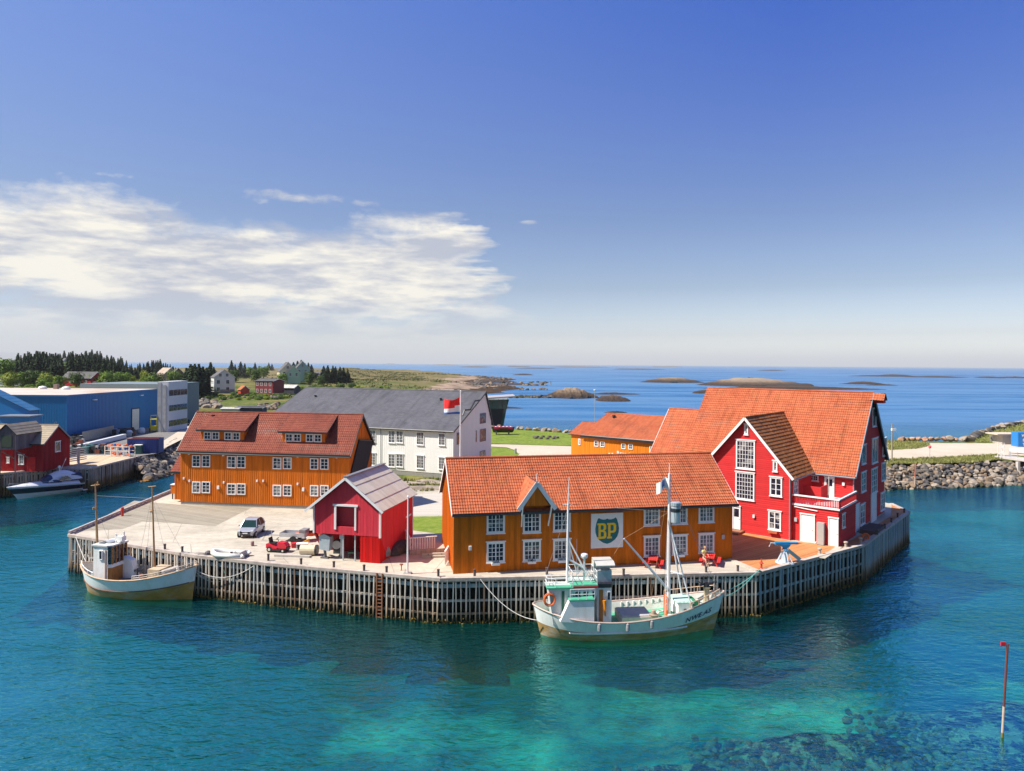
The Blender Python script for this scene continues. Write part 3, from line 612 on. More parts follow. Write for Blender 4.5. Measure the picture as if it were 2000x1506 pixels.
# cross gable
gl, gr_, ge, gp = -9.0, 0, 6.35, 11.6; gx = -4.45
b = MB(); b.prism([(x, 0, z) for x, z in ((gl, 0), (gr_, 0), (gr_, ge), (gx, gp), (gl, ge))], (0, Y0 + 2.5, 0)); clad(b, [(gl, .05), (gr_, .05), (gr_, ge), (gx, gp), (gl, ge)], 'F', 0, 'h', .2); clad(b, [(0, 0), (Y0, 0), (Y0, ge), (0, ge)], 'R', 0, 'h', .2)
b.build('cross_gable_wall', RED, rw)
sg_ = (gp - ge) / (gr_ - gx); ez = ge - .35 * sg_
def back_y(z): return Y0 + (z - ev) / sf
roof_plane('cross_gable_roof', rw, (gr_ + .35, -.45, ez), (gr_ + .35, Y0 - .2, ez), (gx, -.45, gp), (gx, back_y(gp) + .1, gp), T_OR2, .5, .42, .02, .05)
roof_plane('cross_gable_roof', rw, (gl - .35, Y0 - .2, ez), (gl - .35, -.45, ez), (gx, back_y(gp) + .1, gp), (gx, -.45, gp), T_OR, .26, .42, .035, .05)
ridge(rw, (gx, -.45, gp + .1), (gx, back_y(gp), gp + .1), T_OR2, .1)
verge(rw, [(gr_ + .38, -.5, ez), (gx, -.5, gp), (gl - .38, -.5, ez)], TRIM, .06, .24)
gutter(rw, (gr_ + .42, -.45, ez - .02), (gr_ + .42, Y0 - .4, ez - .02), M('grey_gutter', (.25, .26, .3)))
for a in ((1438, 860, 1475, 916, 6, 6), (1437, 923, 1474, 976, 6, 6)): wpx(rw, A, 'F', *a, fw=.13, gm=GLASS, mid=False)
for a in ((1454, 829, 1462, 849, 1, 2), (1510, 900, 1519, 921, 1, 2)): wpx(rw, A, 'F', *a, fw=.14)
wpx(rw, A, 'F', 1504, 932, 1528, 969, 2, 3, fw=.14); w_ = wpx(rw, A, 'F', 1501, 998, 1526, 1035, 2, 3, fw=.14, gm=GLASSC)
b = MB(); b.box(.1, -.35, -.3, .95, -.1, -.08); b.build('flower_box', M('terracotta_box', (.5, .12, .05)), w_)
u0, z0 = A.F(1431, 1035); u1, z1 = A.F(1447, 990); door(rw, 'F', u0, .25, u1, z1, -.05, panes=True)
b = MB(); b.box(u0 - .8, -1.6, 0.02, u1 + .4, -.05, .22); b.build('doorstep', M('step_wood', (.32, .14, .07)), rw)
x, z = A.F(1473, 1011); lamp_box(rw, x, -.04, z, s=.2)
# ground-floor block with balcony
bx, by0 = 4.25, .35; bh = 3.4
b = MB(); b.box(.06, by0, 0, bx, Y0, bh); clad(b, [(.06, .05), (bx, .05), (bx, bh), (.06, bh)], 'F', by0, 'h', .2); clad(b, [(by0, .05), (Y0, .05), (Y0, bh), (by0, bh)], 'R', bx, 'h', .2); b.build('porch_wall', RED, rw)
b = MB(); b.box(.06, by0 - .15, bh + .002, bx + .15, Y0, bh + .16); b.build('balcony_edge', TRIM, rw)
b = MB(); zt = bh + 1.05
n = 28
for k in range(n + 1):
    x = .1 + (bx - .1) * k / n; b.box(x, by0 - .1, bh + .2, x + .1, by0 - .06, zt - .12)
for k in range(37):
    y = by0 + (Y0 - by0) * k / 37; b.box(bx + .06, y, bh + .2, bx + .1, y + .1, zt - .12)
b.build('balcony_railing', RED, rw)
b = MB(); b.box(.06, by0 - .18, zt - .12, bx + .14, by0 + .02, zt); b.box(bx - .02, by0 + .02, zt - .12, bx + .14, Y0, zt); b.build('handrail', TRIM, rw)
b = MB(); b.box(.06, by0 - .07, bh + .16, bx + .05, by0 - .03, bh + .22); b.build('balcony_rail', TRIM, rw)
b = MB(); b.box(1.9, 2.8, bh + .17, 2.0, 5.0, zt + .55); b.box(.3, 2.7, bh + .17, 2.0, 2.8, zt + .55); b.build('privacy_screen', RED, rw)
b = MB(); b.box(2.4, 3.6, bh + .17, 2.5, 3.7, ev - .3); b.build('post', M('grey_wood', (.35, .33, .3)), rw)
wpx(rw, A, 'F', 1578, 928, 1599, 939, 4, 2, off=Y0, fw=.1); u0, z1 = A.F(1611, 931, Y0); u1, _ = A.F(1630, 931, Y0); door(rw, 'F', u0, bh + .17, u1, z1, Y0 - .05, panes=True, name='balcony_door')
wpx(rw, A, 'R', 1549, 936, 1557, 964, 2, 3, off=0, fw=.1)
x, z = A.F(1648, 948, Y0); lamp_box(rw, x, Y0 - .04, z, s=.22)
for a, b_ in ((1563, 1592), (1618, 1638)):
    u0, _ = A.F(a, 1030, by0); u1, _ = A.F(b_, 1030, by0); z1 = A.F((a + b_) / 2, 1005 if a == 1563 else 1012, by0)[1]; door(rw, 'F', u0, .02, u1, z1, by0 - .04)
b = MB(); u0, _ = A.F(1596, 1030, by0 - .3); u1, z1 = A.F(1610, 1020, by0 - .3); b.box(u0, by0 - .5, .05, u1, by0 - .05, 2.1); b.build('meter_cabinet', M('cabinet_grey', (.42, .41, .40), .5, .05), rw)
x, z = A.F(1555, 1018, by0); lamp_box(rw, x, by0 - .04, z, M('grey_box', (.45, .47, .5)), s=.24); b = MB(); x, z = A.F(1560, 1000, by0); b.tube([(.25, by0 - .1, bh - .15), (2.4, by0 - .1, bh - .3)], .05); b.build('hose_rail', TRIM, rw)
pipe(rw, [(-.06, -.1, 0), (-.06, -.1, ge - .4)], M('grey_pipe', (.25, .26, .3)), .06); pipe(rw, [(Xr + .08, Y0 - .08, 0), (Xr + .08, Y0 - .08, ev - .5)], M('grey_pipe', (.25, .26, .3)), .06)
for a in ((1703, 797, 1710, 833, 1, 1), (1702, 856, 1713, 904, 2, 1), (1723, 856, 1730, 890, 2, 2), (1682, 869, 1690, 906, 1, 1), (1681, 922, 1690, 960, 2, 3), (1701, 915, 1712, 962, 3, 4), (1721, 904, 1729, 938, 2, 3), (1679, 985, 1688, 1024, 2, 3), (1719, 962, 1727, 996, 2, 3)):
    wpx(rw, A, 'R', *a, off=Xr, fw=.1, gm=GLASSG)
u0, z1 = A.Rt(1700, 968, Xr); u1, z0 = A.Rt(1710, 1018, Xr); door(rw, 'R', u0, z0, u1, z1, Xr + .04); u0, z1 = A.Rt(1668, 988, Xr); u1, _ = A.Rt(1677, 988, Xr); door(rw, 'R', u0, .1, u1, z1, Xr + .04)
wpx(rw, A, 'R', 1644, 1003, 1649, 1030, 1, 2, off=bx, fw=.08)
# lower wing on its left
fr = Fr(A.W(-19.6, Y0 + .9), ang); lw = house('low_wing_house', 'lower orange-roofed wing building against the left side of the tall red warehouse', 'building', fr, 5.2, 11.8, 5.0, 11.15, RED, T_OR, over=.4, gover=.2, tw=.3, rh=.42, base=0)
# ---------------- orange-yellow building behind
fr = Fr(G(1139, 899), ang); FR['yb'] = fr
yb = house('yellow_inn', 'orange-yellow board building with white lettering and small paired windows', 'building', fr, 19.5, 16, 4.6, 7.75, YELLOW, T_OR, base=0, over=.4, gover=.2, pitch=.5, tw=.3, rh=.4, barge=BLACK)
MB().box(-.3, -.5, 4.1, 19.6, -.42, 4.4).build('fascia', BLACK, yb)
b = MB(); b.prism([(-3.0, y, z) for y, z in ((.6, 0), (9, 0), (9, 4.4), (4.8, 6.2), (.6, 4.4))], (3.0, 0, 0)); b.build('annex_wall', YELLOW, yb)
roof_plane('annex_roof', yb, (-3.4, .2, 4.3), (-.2, .2, 4.3), (-3.4, 4.8, 6.3), (-.2, 4.8, 6.3), T_OR); roof_plane('annex_roof', yb, (-.2, 9.4, 4.3), (-3.4, 9.4, 4.3), (-.2, 4.8, 6.3), (-3.4, 4.8, 6.3), T_OR)
for x0, t_, b_ in ((1161, 861, 872), (1173, 862, 873), (1214, 866, 877), (1228, 867, 878), (1269, 871, 883)): wpx(yb, fr, 'F', x0, t_, x0 + 8, b_, 2, 2, fw=.12, head=False, mid=False)
wpx(yb, fr, 'F', 1130, 857, 1134, 869, 1, 2, off=.6, fw=.12, head=False)
x, z = fr.F(1199, 817, 6.5); MB().lathe([(.25, 0), (.25, .5), (.35, .5), (.3, .75)], (x, 6.5, 7.0)).build('roof_vent', BLACK, yb)
def text(s_, size, mat, parent, mapf, name='lettering', shear=0, ext=.01):
    cu = bpy.data.curves.new('text', 'FONT'); cu.body = s_; cu.size = size; cu.extrude = ext; cu.shear = shear; cu.align_x = 'CENTER'; cu.resolution_u = 3; cu.space_character = 1.12; cu.offset = size * .012
    o = bpy.data.objects.new('text', cu); me = bpy.data.meshes.new_from_object(o); bpy.data.objects.remove(o)
    for v in me.vertices: v.co = mapf(v.co)
    me.materials.clear(); me.materials.append(mat); o = bpy.data.objects.new(name, me); COL.objects.link(o); o.parent = parent; return o
x, z = fr.F(1223, 890); text('Bryggjen', .95, WHITE, yb, lambda c_: Vector((x + c_.x, -.05 - c_.z, z + c_.y)))
for px in (1191, 1197): xx, zz = fr.F(px, 890); lamp_box(yb, xx, -.03, zz, s=.3)
# ------------------------------------------------------------------ the setting
Q = [G(135, 1045), G(385, 1086), G(525, 1101), G(860, 1131), G(1480, 1119), G(1685, 1065), G(1775, 1000)]
Q = [Vector((p.x, p.y, 3.5)) for p in Q]
QE = Vector((46.8, 86.5, 3.5)); QL = G(333, 962)
deck_poly = [(p.x, p.y) for p in Q] + [(QE.x, QE.y), (44.5, 92), (38, 95), (22, 98), (0, 92), (-18, 96), (-36, 98), (QL.x, QL.y + 1)]
dk, t, b_, o_ = pbr('quay_concrete'); tc = N(t, 'ShaderNodeTexCoord')
n = N(t, 'ShaderNodeTexNoise', i_Scale=.22, i_Detail=8, i_Roughness=.62); t.links.new(tc.outputs['Object'], n.inputs['Vector'])
n2 = N(t, 'ShaderNodeTexNoise', i_Scale=2.2, i_Detail=8, i_Roughness=.7); t.links.new(tc.outputs['Object'], n2.inputs['Vector'])
c = ramp(t, n.outputs[0], [(.3, (.35, .315, .25)), (.5, (.49, .445, .365)), (.72, (.59, .54, .45))]); c = mix_c(t, ramp(t, n2.outputs[0], [(.42, 0.0), (.75, .5)]), c, (.27, .22, .17))
mp = N(t, 'ShaderNodeMapping'); mp.inputs['Scale'].default_value = (.5, 6, 1); mp.inputs['Rotation'].default_value = (0, 0, .14); t.links.new(tc.outputs['Object'], mp.inputs[0])
n3 = N(t, 'ShaderNodeTexNoise', i_Scale=1, i_Detail=4); t.links.new(mp.outputs[0], n3.inputs['Vector']); c = mix_c(t, ramp(t, n3.outputs[0], [(.52, 0.0), (.6, .35)]), c, (.64, .57, .46))
vo = N(t, 'ShaderNodeTexVoronoi', i_Scale=.13, feature='DISTANCE_TO_EDGE'); t.links.new(tc.outputs['Object'], vo.inputs['Vector']); c = mix_c(t, ramp(t, vo.outputs[0], [(.0, .6), (.006, 0.0)]), c, (.12, .10, .08))
t.links.new(c, b_.inputs['Base Color']); b_.inputs['Roughness'].default_value = .9
DECKM = dk
def struct_sheet(name, pts, z, m, th=0):
    b = MB()
    if th: b.prism([(p[0], p[1], z - th) for p in pts], (0, 0, th))
    else: b.poly([(p[0], p[1], z) for p in pts])
    o = tag(b.build(name, m), kind='structure')
    if not th and o.data.polygons[0].normal.z < 0: o.data.flip_normals()
    return o
struct_sheet('quay_deck', deck_poly, 3.5, DECKM, .28)
PX = lambda *a: [G(x, y, 3.5) for x, y in a]
def gmix(name, c1, c2, c3, s1=.8, s2=6, bump=.4):
    m, t, b, o = pbr(name); tc = N(t, 'ShaderNodeTexCoord')
    n = N(t, 'ShaderNodeTexNoise', i_Scale=s1, i_Detail=6, i_Roughness=.65); t.links.new(tc.outputs['Object'], n.inputs['Vector'])
    n2 = N(t, 'ShaderNodeTexNoise', i_Scale=s2, i_Detail=5, i_Roughness=.7); t.links.new(tc.outputs['Object'], n2.inputs['Vector'])
    c = ramp(t, n.outputs[0], [(.35, c1), (.65, c2)]); c = mix_c(t, ramp(t, n2.outputs[0], [(.45, 0.0), (.7, .7)]), c, c3)
    t.links.new(c, b.inputs['Base Color']); b.inputs['Roughness'].default_value = .95; b.inputs['Specular IOR Level'].default_value = .15
    bp = N(t, 'ShaderNodeBump', i_Strength=bump, i_Distance=.1); t.links.new(n2.outputs[0], bp.inputs['Height']); t.links.new(bp.outputs[0], b.inputs['Normal']); return m
LAWN = gmix('lawn_grass', (.11, .18, .02), (.19, .25, .035), (.27, .29, .07), .35, 1.4)
ROUGH = gmix('rough_grass', (.10, .15, .03), (.22, .24, .05), (.30, .25, .09), .25, 2)
GRAVEL = gmix('pale_gravel', (.50, .43, .34), (.60, .52, .42), (.40, .34, .27), .15, 3, .1)
ASPH = gmix('grey_asphalt', (.16, .155, .15), (.24, .23, .22), (.10, .10, .11), .2, 3, .1)
PLANKD = gmix('weathered_plank_deck', (.28, .24, .18), (.36, .32, .24), (.22, .19, .14), .5, 4, .1)
def planks(name, c1, c2, pitch, rot):
    m, t, b, o = pbr(name); tc = N(t, 'ShaderNodeTexCoord'); mp = N(t, 'ShaderNodeMapping'); mp.inputs['Rotation'].default_value = (0, 0, R(rot)); t.links.new(tc.outputs['Object'], mp.inputs[0])
    s = N(t, 'ShaderNodeSeparateXYZ'); t.links.new(mp.outputs[0], s.inputs[0]); v = math_n(t, 'MULTIPLY', s.outputs[1], 1 / pitch)
    wn = N(t, 'ShaderNodeTexWhiteNoise', noise_dimensions='1D'); t.links.new(math_n(t, 'FLOOR', v), wn.inputs['W'])
    n = N(t, 'ShaderNodeTexNoise', i_Scale=.6, i_Detail=6); t.links.new(tc.outputs['Object'], n.inputs['Vector'])
    c = ramp(t, math_n(t, 'ADD', math_n(t, 'MULTIPLY', wn.outputs[0], .5), math_n(t, 'MULTIPLY', n.outputs[0], .5)), [(.2, c1), (.8, c2)])
    fr_ = math_n(t, 'FRACT', v); g = math_n(t, 'LESS_THAN', fr_, .09); c = mix_c(t, math_n(t, 'MULTIPLY', g, .6), c, tuple(x * .3 for x in c1))
    t.links.new(c, b.inputs['Base Color']); b.inputs['Roughness'].default_value = .8; return m
struct_sheet('plank_yard', PX((262, 978), (352, 986), (497, 990), (478, 998), (420, 1028), (330, 1021), (278, 1019), (240, 1033), (170, 1037), (150, 1038)), 3.506, planks('yard_planks', (.25, .22, .17), (.37, .33, .26), .22, 28))
REDDECK = planks('red_oiled_deck', (.42, .16, .05), (.60, .27, .10), .15, -38)
rd = PX((1428, 1096), (1432, 1040), (1446, 1039), (1547, 1057), (1640, 1066), (1672, 1050), (1740, 1008)) + [QE, Q[6], Q[5], Q[4]]
struct_sheet('red_timber_deck', [(p.x, p.y) for p in rd], 3.512, REDDECK)
PALEB = planks('pale_boardwalk', (.42, .38, .31), (.56, .50, .42), .2, 10)
fw = [Q[3], Q[4]] + PX((1428, 1093), (1300, 1100), (1100, 1110), (887, 1122), (800, 1116), (745, 1106))
struct_sheet('boardwalk', [(p.x, p.y) for p in fw], 3.506, PALEB)
b = MB(); p, q = G(1425, 1092, 3.55), G(1486, 1118, 3.55); b.bar(p, q, .45, .1); p, q = G(1640, 1068, 3.53), G(1606, 1090, 3.53); b.bar(p, q, .5, .06); tag(b.build('deck_edging', PALEB), kind='structure')
struct_sheet('lawn', [(p.x, p.y) for p in PX((806, 1009), (880, 1008), (880, 1045), (845, 1041), (806, 1036))], 3.51, LAWN)
struct_sheet('paved_path', [(p.x, p.y) for p in PX((780, 968), (882, 963), (882, 1006), (806, 1008), (800, 1000))], 3.516, planks('paving', (.48, .44, .38), (.56, .51, .44), .6, 3))
# --- terrain grid with a coastline
coast = [(-44, 71), (-27, 64.5), (-20, 62.5), (-5.5, 59), (19, 61), (31, 69), (43, 82), (45, 90), (54, 106), (64, 121), (66.5, 122.5), (89.4, 129), (103, 133), (150, 150), (230, 190), (205, 245), (157, 216), (130, 187), (104.7, 163),
         (86.8, 161), (61, 168), (15, 176), (-5.6, 192), (-25, 240), (-30, 330), (0, 400), (-12, 470), (14, 590), (-25, 700), (8, 940), (-90, 1300), (-280, 2000), (-520, 2100), (-1400, 2000), (-1500, 1200), (-1500, 60),
         (-130, 96), (-100, 100), (-84, 101), (-78, 104), (-72, 113.5), (-67, 113.5), (-67, 124), (-67.5, 131), (-71, 144), (-77, 162), (-72, 180), (-52, 182), (-48, 150), (-46, 112), (-44, 92)]
def sdist(P_, poly):
    poly = np.array(poly, float); x, y = P_[:, 0], P_[:, 1]; ins = np.zeros(len(x), bool); dmin = np.full(len(x), 1e9)
    for i in range(len(poly)):
        a, c = poly[i], poly[(i + 1) % len(poly)]
        cr = ((a[1] > y) != (c[1] > y)); xi = a[0] + (y - a[1]) * (c[0] - a[0]) / (c[1] - a[1] + 1e-12); ins ^= cr & (x < xi)
        d = c - a; tt = np.clip(((x - a[0]) * d[0] + (y - a[1]) * d[1]) / (d @ d), 0, 1); dmin = np.minimum(dmin, np.hypot(x - a[0] - tt * d[0], y - a[1] - tt * d[1]))
    return np.where(ins, dmin, -dmin)
def fbm(x, y, s, o=4):
    r_ = 0; a = 1; rs = np.random.RandomState(3); 
    for k in range(o):
        for j in range(3):
            th = rs.rand() * 6.28; r_ = r_ + a * np.sin((x * math.cos(th) + y * math.sin(th)) * s + rs.rand() * 6.28 + 1.3 * np.sin((x * math.sin(th) - y * math.cos(th)) * s * .7 + rs.rand() * 6))
        a *= .5; s *= 2.03
    return r_ / 4
def sm(v): v = np.clip(v, 0, 1); return v * v * (3 - 2 * v)
def theight(x, y):
    x = np.asarray(x, float); y = np.asarray(y, float); sh = x.shape; x = x.ravel(); y = y.ravel()
    sd = sdist(np.stack([x, y], 1), coast); far = sm((y - 230) / 120)
    sd = sd + far * fbm(x, y, .06) * 9
    w = 3.0 + 32 * far
    top = 3.38 + far * (fbm(x, y, .02) * 1.1) * sm(sd / 30)
    top = top + 6.5 * np.exp(-((x + 330) / 170) ** 2 - ((y - 470) / 150) ** 2) + 3 * np.exp(-((x + 150) / 80) ** 2 - ((y - 480) / 90) ** 2)
    top = top + 10.0 * np.exp(-((x + 212) / 34) ** 2 - ((y - 900) / 140) ** 2) + 2 * np.exp(-((x + 150) / 60) ** 2 - ((y - 980) / 160) ** 2) + sm((y - 420) / 200) * np.maximum(0, fbm(x, y, .045)) * 1.6 - far * 1.6 * sm((x + 90) / 60)
    h = np.where(sd > 0, np.minimum(top, -.3 + (top + .3) * sm(sd / w * .9 + .12)), np.maximum(-4, sd * np.where(far > .5, .12, .9) - .2))
    return h.reshape(sh)
xs = np.concatenate([np.linspace(-1500, -500, 26)[:-1], np.arange(-500, -120, 8), np.arange(-120, 112, 1.6), np.arange(112, 262, 5)])
ys = np.concatenate([np.arange(52, 200, 1.6), np.arange(200, 480, 4.5), np.arange(480, 1000, 11), np.arange(1000, 2300, 45)])
XX, YY = np.meshgrid(xs, ys); HH = theight(XX, YY); nx, ny = len(xs), len(ys)
keep = HH > -3.9; vi = np.arange(nx * ny).reshape(ny, nx)
q = np.stack([vi[:-1, :-1], vi[:-1, 1:], vi[1:, 1:], vi[1:, :-1]], -1).reshape(-1, 4); kf = (keep[:-1, :-1] | keep[:-1, 1:] | keep[1:, 1:] | keep[1:, :-1]).ravel()
tm, t, b_, o_ = pbr('coastal_ground'); ge = N(t, 'ShaderNodeNewGeometry'); s = N(t, 'ShaderNodeSeparateXYZ'); t.links.new(ge.outputs['Position'], s.inputs[0])
n = N(t, 'ShaderNodeTexNoise', i_Scale=.05, i_Detail=8, i_Roughness=.65); t.links.new(ge.outputs['Position'], n.inputs['Vector'])
n2 = N(t, 'ShaderNodeTexNoise', i_Scale=.5, i_Detail=7, i_Roughness=.7); t.links.new(ge.outputs['Position'], n2.inputs['Vector'])
n3 = N(t, 'ShaderNodeTexNoise', i_Scale=.09, i_Detail=8, i_Roughness=.75); t.links.new(ge.outputs['Position'], n3.inputs['Vector'])
ffar = math_n(t, 'MULTIPLY_ADD', s.outputs[1], 1 / 150, -1.7, clamp=True)
n2x = mix_c(t, ffar, n2.outputs[0], n3.outputs[0])
gcol = ramp(t, n.outputs[0], [(.36, (.06, .10, .02)), (.48, (.13, .17, .03)), (.58, (.22, .19, .06)), (.7, (.30, .22, .09))])
gcol = mix_c(t, ramp(t, n2x, [(.42, 0.0), (.6, .85)]), gcol, (.045, .06, .015))
gcol = mix_c(t, math_n(t, 'MULTIPLY', math_n(t, 'MULTIPLY_ADD', s.outputs[1], 1 / 200, -2.0, clamp=True), .75), gcol, ramp(t, n2x, [(.38, (.04, .05, .015)), (.48, (.16, .12, .045)), (.58, (.30, .22, .12))]))
rock = ramp(t, n2x, [(.40, (.10, .075, .06)), (.5, (.30, .21, .15)), (.65, (.50, .38, .28))])
wet = ramp(t, n2x, [(.4, (.03, .018, .01)), (.7, (.10, .055, .02))])
zz = math_n(t, 'ADD', s.outputs[2], math_n(t, 'MULTIPLY', math_n(t, 'SUBTRACT', n.outputs[0], .5), 3.5))
kx = math_n(t, 'MULTIPLY_ADD', s.outputs[0], 1 / 90, 1.5, clamp=True); ky = math_n(t, 'MULTIPLY_ADD', s.outputs[1], 1 / 80, -3.6, clamp=True)
zz = math_n(t, 'SUBTRACT', zz, math_n(t, 'MULTIPLY', math_n(t, 'MULTIPLY', kx, ky), 1.3))
c = mix_c(t, ramp(t, math_n(t, 'MULTIPLY', zz, .2), [(.14, 0.0), (.2, 1.0)]), wet, rock)
c = mix_c(t, ramp(t, math_n(t, 'MULTIPLY', zz, .2), [(.46, 0.0), (.54, 1.0)]), c, gcol)
t.links.new(c, b_.inputs['Base Color']); b_.inputs['Roughness'].default_value = .95; b_.inputs['Specular IOR Level'].default_value = .15
bp = N(t, 'ShaderNodeBump', i_Strength=.7, i_Distance=.42); t.links.new(n2.outputs[0], bp.inputs['Height']); t.links.new(bp.outputs[0], b_.inputs['Normal'])
TERR = tm
b = MB(); b.v = [tuple(p) for p in np.stack([XX.ravel(), YY.ravel(), HH.ravel()], 1)]; b.f = [tuple(r_) for r_ in q[kf].tolist()]; b.m = [0] * len(b.f)
tag(b.build('ground', TERR, smooth=True, fix=False), kind='structure')
def GT(px, py):
    z = 3.4
    for _ in range(12): p = G(px, py, z); z = .5 * z + .5 * float(theight(p.x, p.y))
    return p
# --- sheets on the land
def land(name, pts, z, m): return struct_sheet(name, [(p.x, p.y) for p in [G(x, y, 3.4) for x, y in pts]], z, m)
land('gravel_road', [(955, 868), (985, 868), (1120, 872), (1180, 880), (1180, 930), (860, 930), (870, 908), (957, 900), (1000, 895), (1010, 888), (1008, 880), (990, 874), (955, 872)], 3.41, GRAVEL)
land('lawn', [(950, 838), (1000, 838), (1124, 846), (1126, 871), (1040, 869), (985, 867), (950, 866)], 3.415, LAWN)
land('lawn', [(950, 873), (990, 875), (1008, 881), (1014, 888), (1004, 895), (950, 900)], 3.42, LAWN)
land('gravel_road', [(1700, 865), (1960, 866), (2150, 872), (2150, 893), (1960, 889), (1880, 891), (1740, 899), (1690, 902)], 3.41, GRAVEL)
land('grass_island', [(1735, 862), (1780, 861), (1810, 866), (1812, 871), (1790, 876), (1738, 879)], 3.43, ROUGH)
land('grass_verge', [(1736, 899), (1850, 894), (1945, 889), (1958, 896), (1900, 903), (1737, 906)], 3.43, ROUGH)
land('grass_bank', [(1880, 862), (1905, 852), (2000, 829), (2100, 815), (2100, 860), (1950, 866)], 3.43, ROUGH)
land('asphalt_yard', [(100, 868), (310, 828), (380, 834), (380, 845), (345, 860), (310, 885), (265, 892), (176, 912), (60, 912), (60, 880)], 3.41, ASPH)
land('meadow', [(412, 801), (425, 790), (470, 786), (556, 787), (556, 796), (520, 800), (505, 806), (430, 806)], 3.45, gmix('yellow_meadow', (.22, .22, .03), (.36, .30, .06), (.16, .19, .04), .08, .5, .3))
land('gravel_road', [(372, 828), (395, 828), (395, 842), (352, 860), (320, 876), (308, 868)], 3.43, GRAVEL)
# --- sea bed and water
sm_, t, b_, o_ = pbr('sea_bed'); ge = N(t, 'ShaderNodeNewGeometry')
n = N(t, 'ShaderNodeTexNoise', i_Scale=.085, i_Detail=5, i_Roughness=.55); t.links.new(ge.outputs['Position'], n.inputs['Vector'])
n2 = N(t, 'ShaderNodeTexNoise', i_Scale=.9, i_Detail=7, i_Roughness=.7); t.links.new(ge.outputs['Position'], n2.inputs['Vector'])
s = N(t, 'ShaderNodeSeparateXYZ'); t.links.new(ge.outputs['Position'], s.inputs[0])
# pale sand in front of the moored cutter, weed elsewhere
d = math_n(t, 'SQRT', math_n(t, 'ADD', math_n(t, 'POWER', math_n(t, 'ABSOLUTE', math_n(t, 'MULTIPLY_ADD', s.outputs[0], 1 / 17, -10 / 17)), 2.0), math_n(t, 'POWER', math_n(t, 'ABSOLUTE', math_n(t, 'MULTIPLY_ADD', s.outputs[1], 1 / 10, -46 / 10)), 2.0)))
f = math_n(t, 'ADD', math_n(t, 'MULTIPLY', math_n(t, 'SUBTRACT', 1.0, d), .35), math_n(t, 'MULTIPLY', math_n(t, 'SUBTRACT', n.outputs[0], .5), 2.2))
c = mix_c(t, ramp(t, f, [(.0, 0.0), (.5, 1.0)]), (.0, .20, .19), (.45, 1.0, .75))
c = mix_c(t, ramp(t, n2.outputs[0], [(.48, 0.0), (.66, .5)]), c, (.02, .09, .08))
reef = math_n(t, 'ADD', math_n(t, 'MULTIPLY', math_n(t, 'ADD', s.outputs[2], 2.4), .6), math_n(t, 'MULTIPLY', math_n(t, 'SUBTRACT', n2.outputs[0], .5), 1.5))
rk = ramp(t, n2.outputs[0], [(.42, (.015, .006, .02)), (.50, (.10, .055, .06)), (.56, (.70, .48, .32))])
c = mix_c(t, ramp(t, reef, [(.1, 0.0), (.5, 1.0)]), c, rk)
t.links.new(c, b_.inputs['Base Color']); b_.inputs['Roughness'].default_value = 1; b_.inputs['Specular IOR Level'].default_value = 0
gx_ = np.arange(-80, 92, 1.0); gy_ = np.arange(22, 120, 1.0); SX, SY = np.meshgrid(gx_, gy_)
rc = [(18, 39.5, 10, 3.2), (31, 42, 11, 6), (9, 37.0, 6, 1.8)]
hz = -4 + .35 * fbm(SX, SY, .3); 
for cx_, cy_, a_, b2 in rc: hz = np.maximum(hz, -4 + 3.55 * np.exp(-((SX - cx_) / a_) ** 2 - ((SY - cy_) / b2) ** 2) + .45 * fbm(SX, SY, .9))
hz = np.minimum(hz, -.45); vi = np.arange(SX.size).reshape(SX.shape)
b = MB(); b.v = [tuple(p) for p in np.stack([SX.ravel(), SY.ravel(), hz.ravel()], 1)]
b.f = [tuple(r_) for r_ in np.stack([vi[:-1, :-1], vi[:-1, 1:], vi[1:, 1:], vi[1:, :-1]], -1).reshape(-1, 4).tolist()]; b.m = [0] * len(b.f)
tag(b.build('seabed', sm_, smooth=True, fix=False), kind='structure')
b = MB(); b.poly([(-60000, -400, -5), (60000, -400, -5), (60000, 80000, -5), (-60000, 80000, -5)]); struct('deep_seabed', b, M('deep_seabed_mud', (.01, .045, .07), 1, .2, .02, spec=0))
wm = bpy.data.materials.new('sea_water'); wm.use_nodes = True; t = wm.node_tree; nodes_clear(t); out = N(t, 'ShaderNodeOutputMaterial')
ge = N(t, 'ShaderNodeNewGeometry'); s = N(t, 'ShaderNodeSeparateXYZ'); t.links.new(ge.outputs['Position'], s.inputs[0])
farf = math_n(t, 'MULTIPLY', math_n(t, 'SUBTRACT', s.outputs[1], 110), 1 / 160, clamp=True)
def wn_(scale, st, rot, det, rough=.55, dist=0):
    mp = N(t, 'ShaderNodeMapping'); mp.inputs['Scale'].default_value = (*st, 1); mp.inputs['Rotation'].default_value = (0, 0, R(rot)); t.links.new(ge.outputs['Position'], mp.inputs[0])
    n = N(t, 'ShaderNodeTexNoise', i_Scale=scale, i_Detail=det, i_Roughness=rough, i_Distortion=dist); t.links.new(mp.outputs[0], n.inputs['Vector']); return n.outputs[0]
w1 = wn_(.45, (1, 2.1), -28, 3, .5, .6); w2 = wn_(1.5, (1, 1.8), 20, 3, .55, .4); w3 = wn_(5, (1, 1.4), -8, 2)
calm = ramp(t, wn_(.045, (1, 1.6), 10, 3), [(.38, .3), (.6, 1.0)])
hh_ = math_n(t, 'ADD', math_n(t, 'MULTIPLY', w1, 1.0), math_n(t, 'ADD', math_n(t, 'MULTIPLY', w2, .62), math_n(t, 'MULTIPLY', w3, .13)))
bp = N(t, 'ShaderNodeBump', i_Distance=.42); t.links.new(math_n(t, 'MULTIPLY', calm, .62), bp.inputs['Strength']); t.links.new(hh_, bp.inputs['Height'])
fz = N(t, 'ShaderNodeFresnel', i_IOR=1.45); t.links.new(bp.outputs[0], fz.inputs['Normal'])
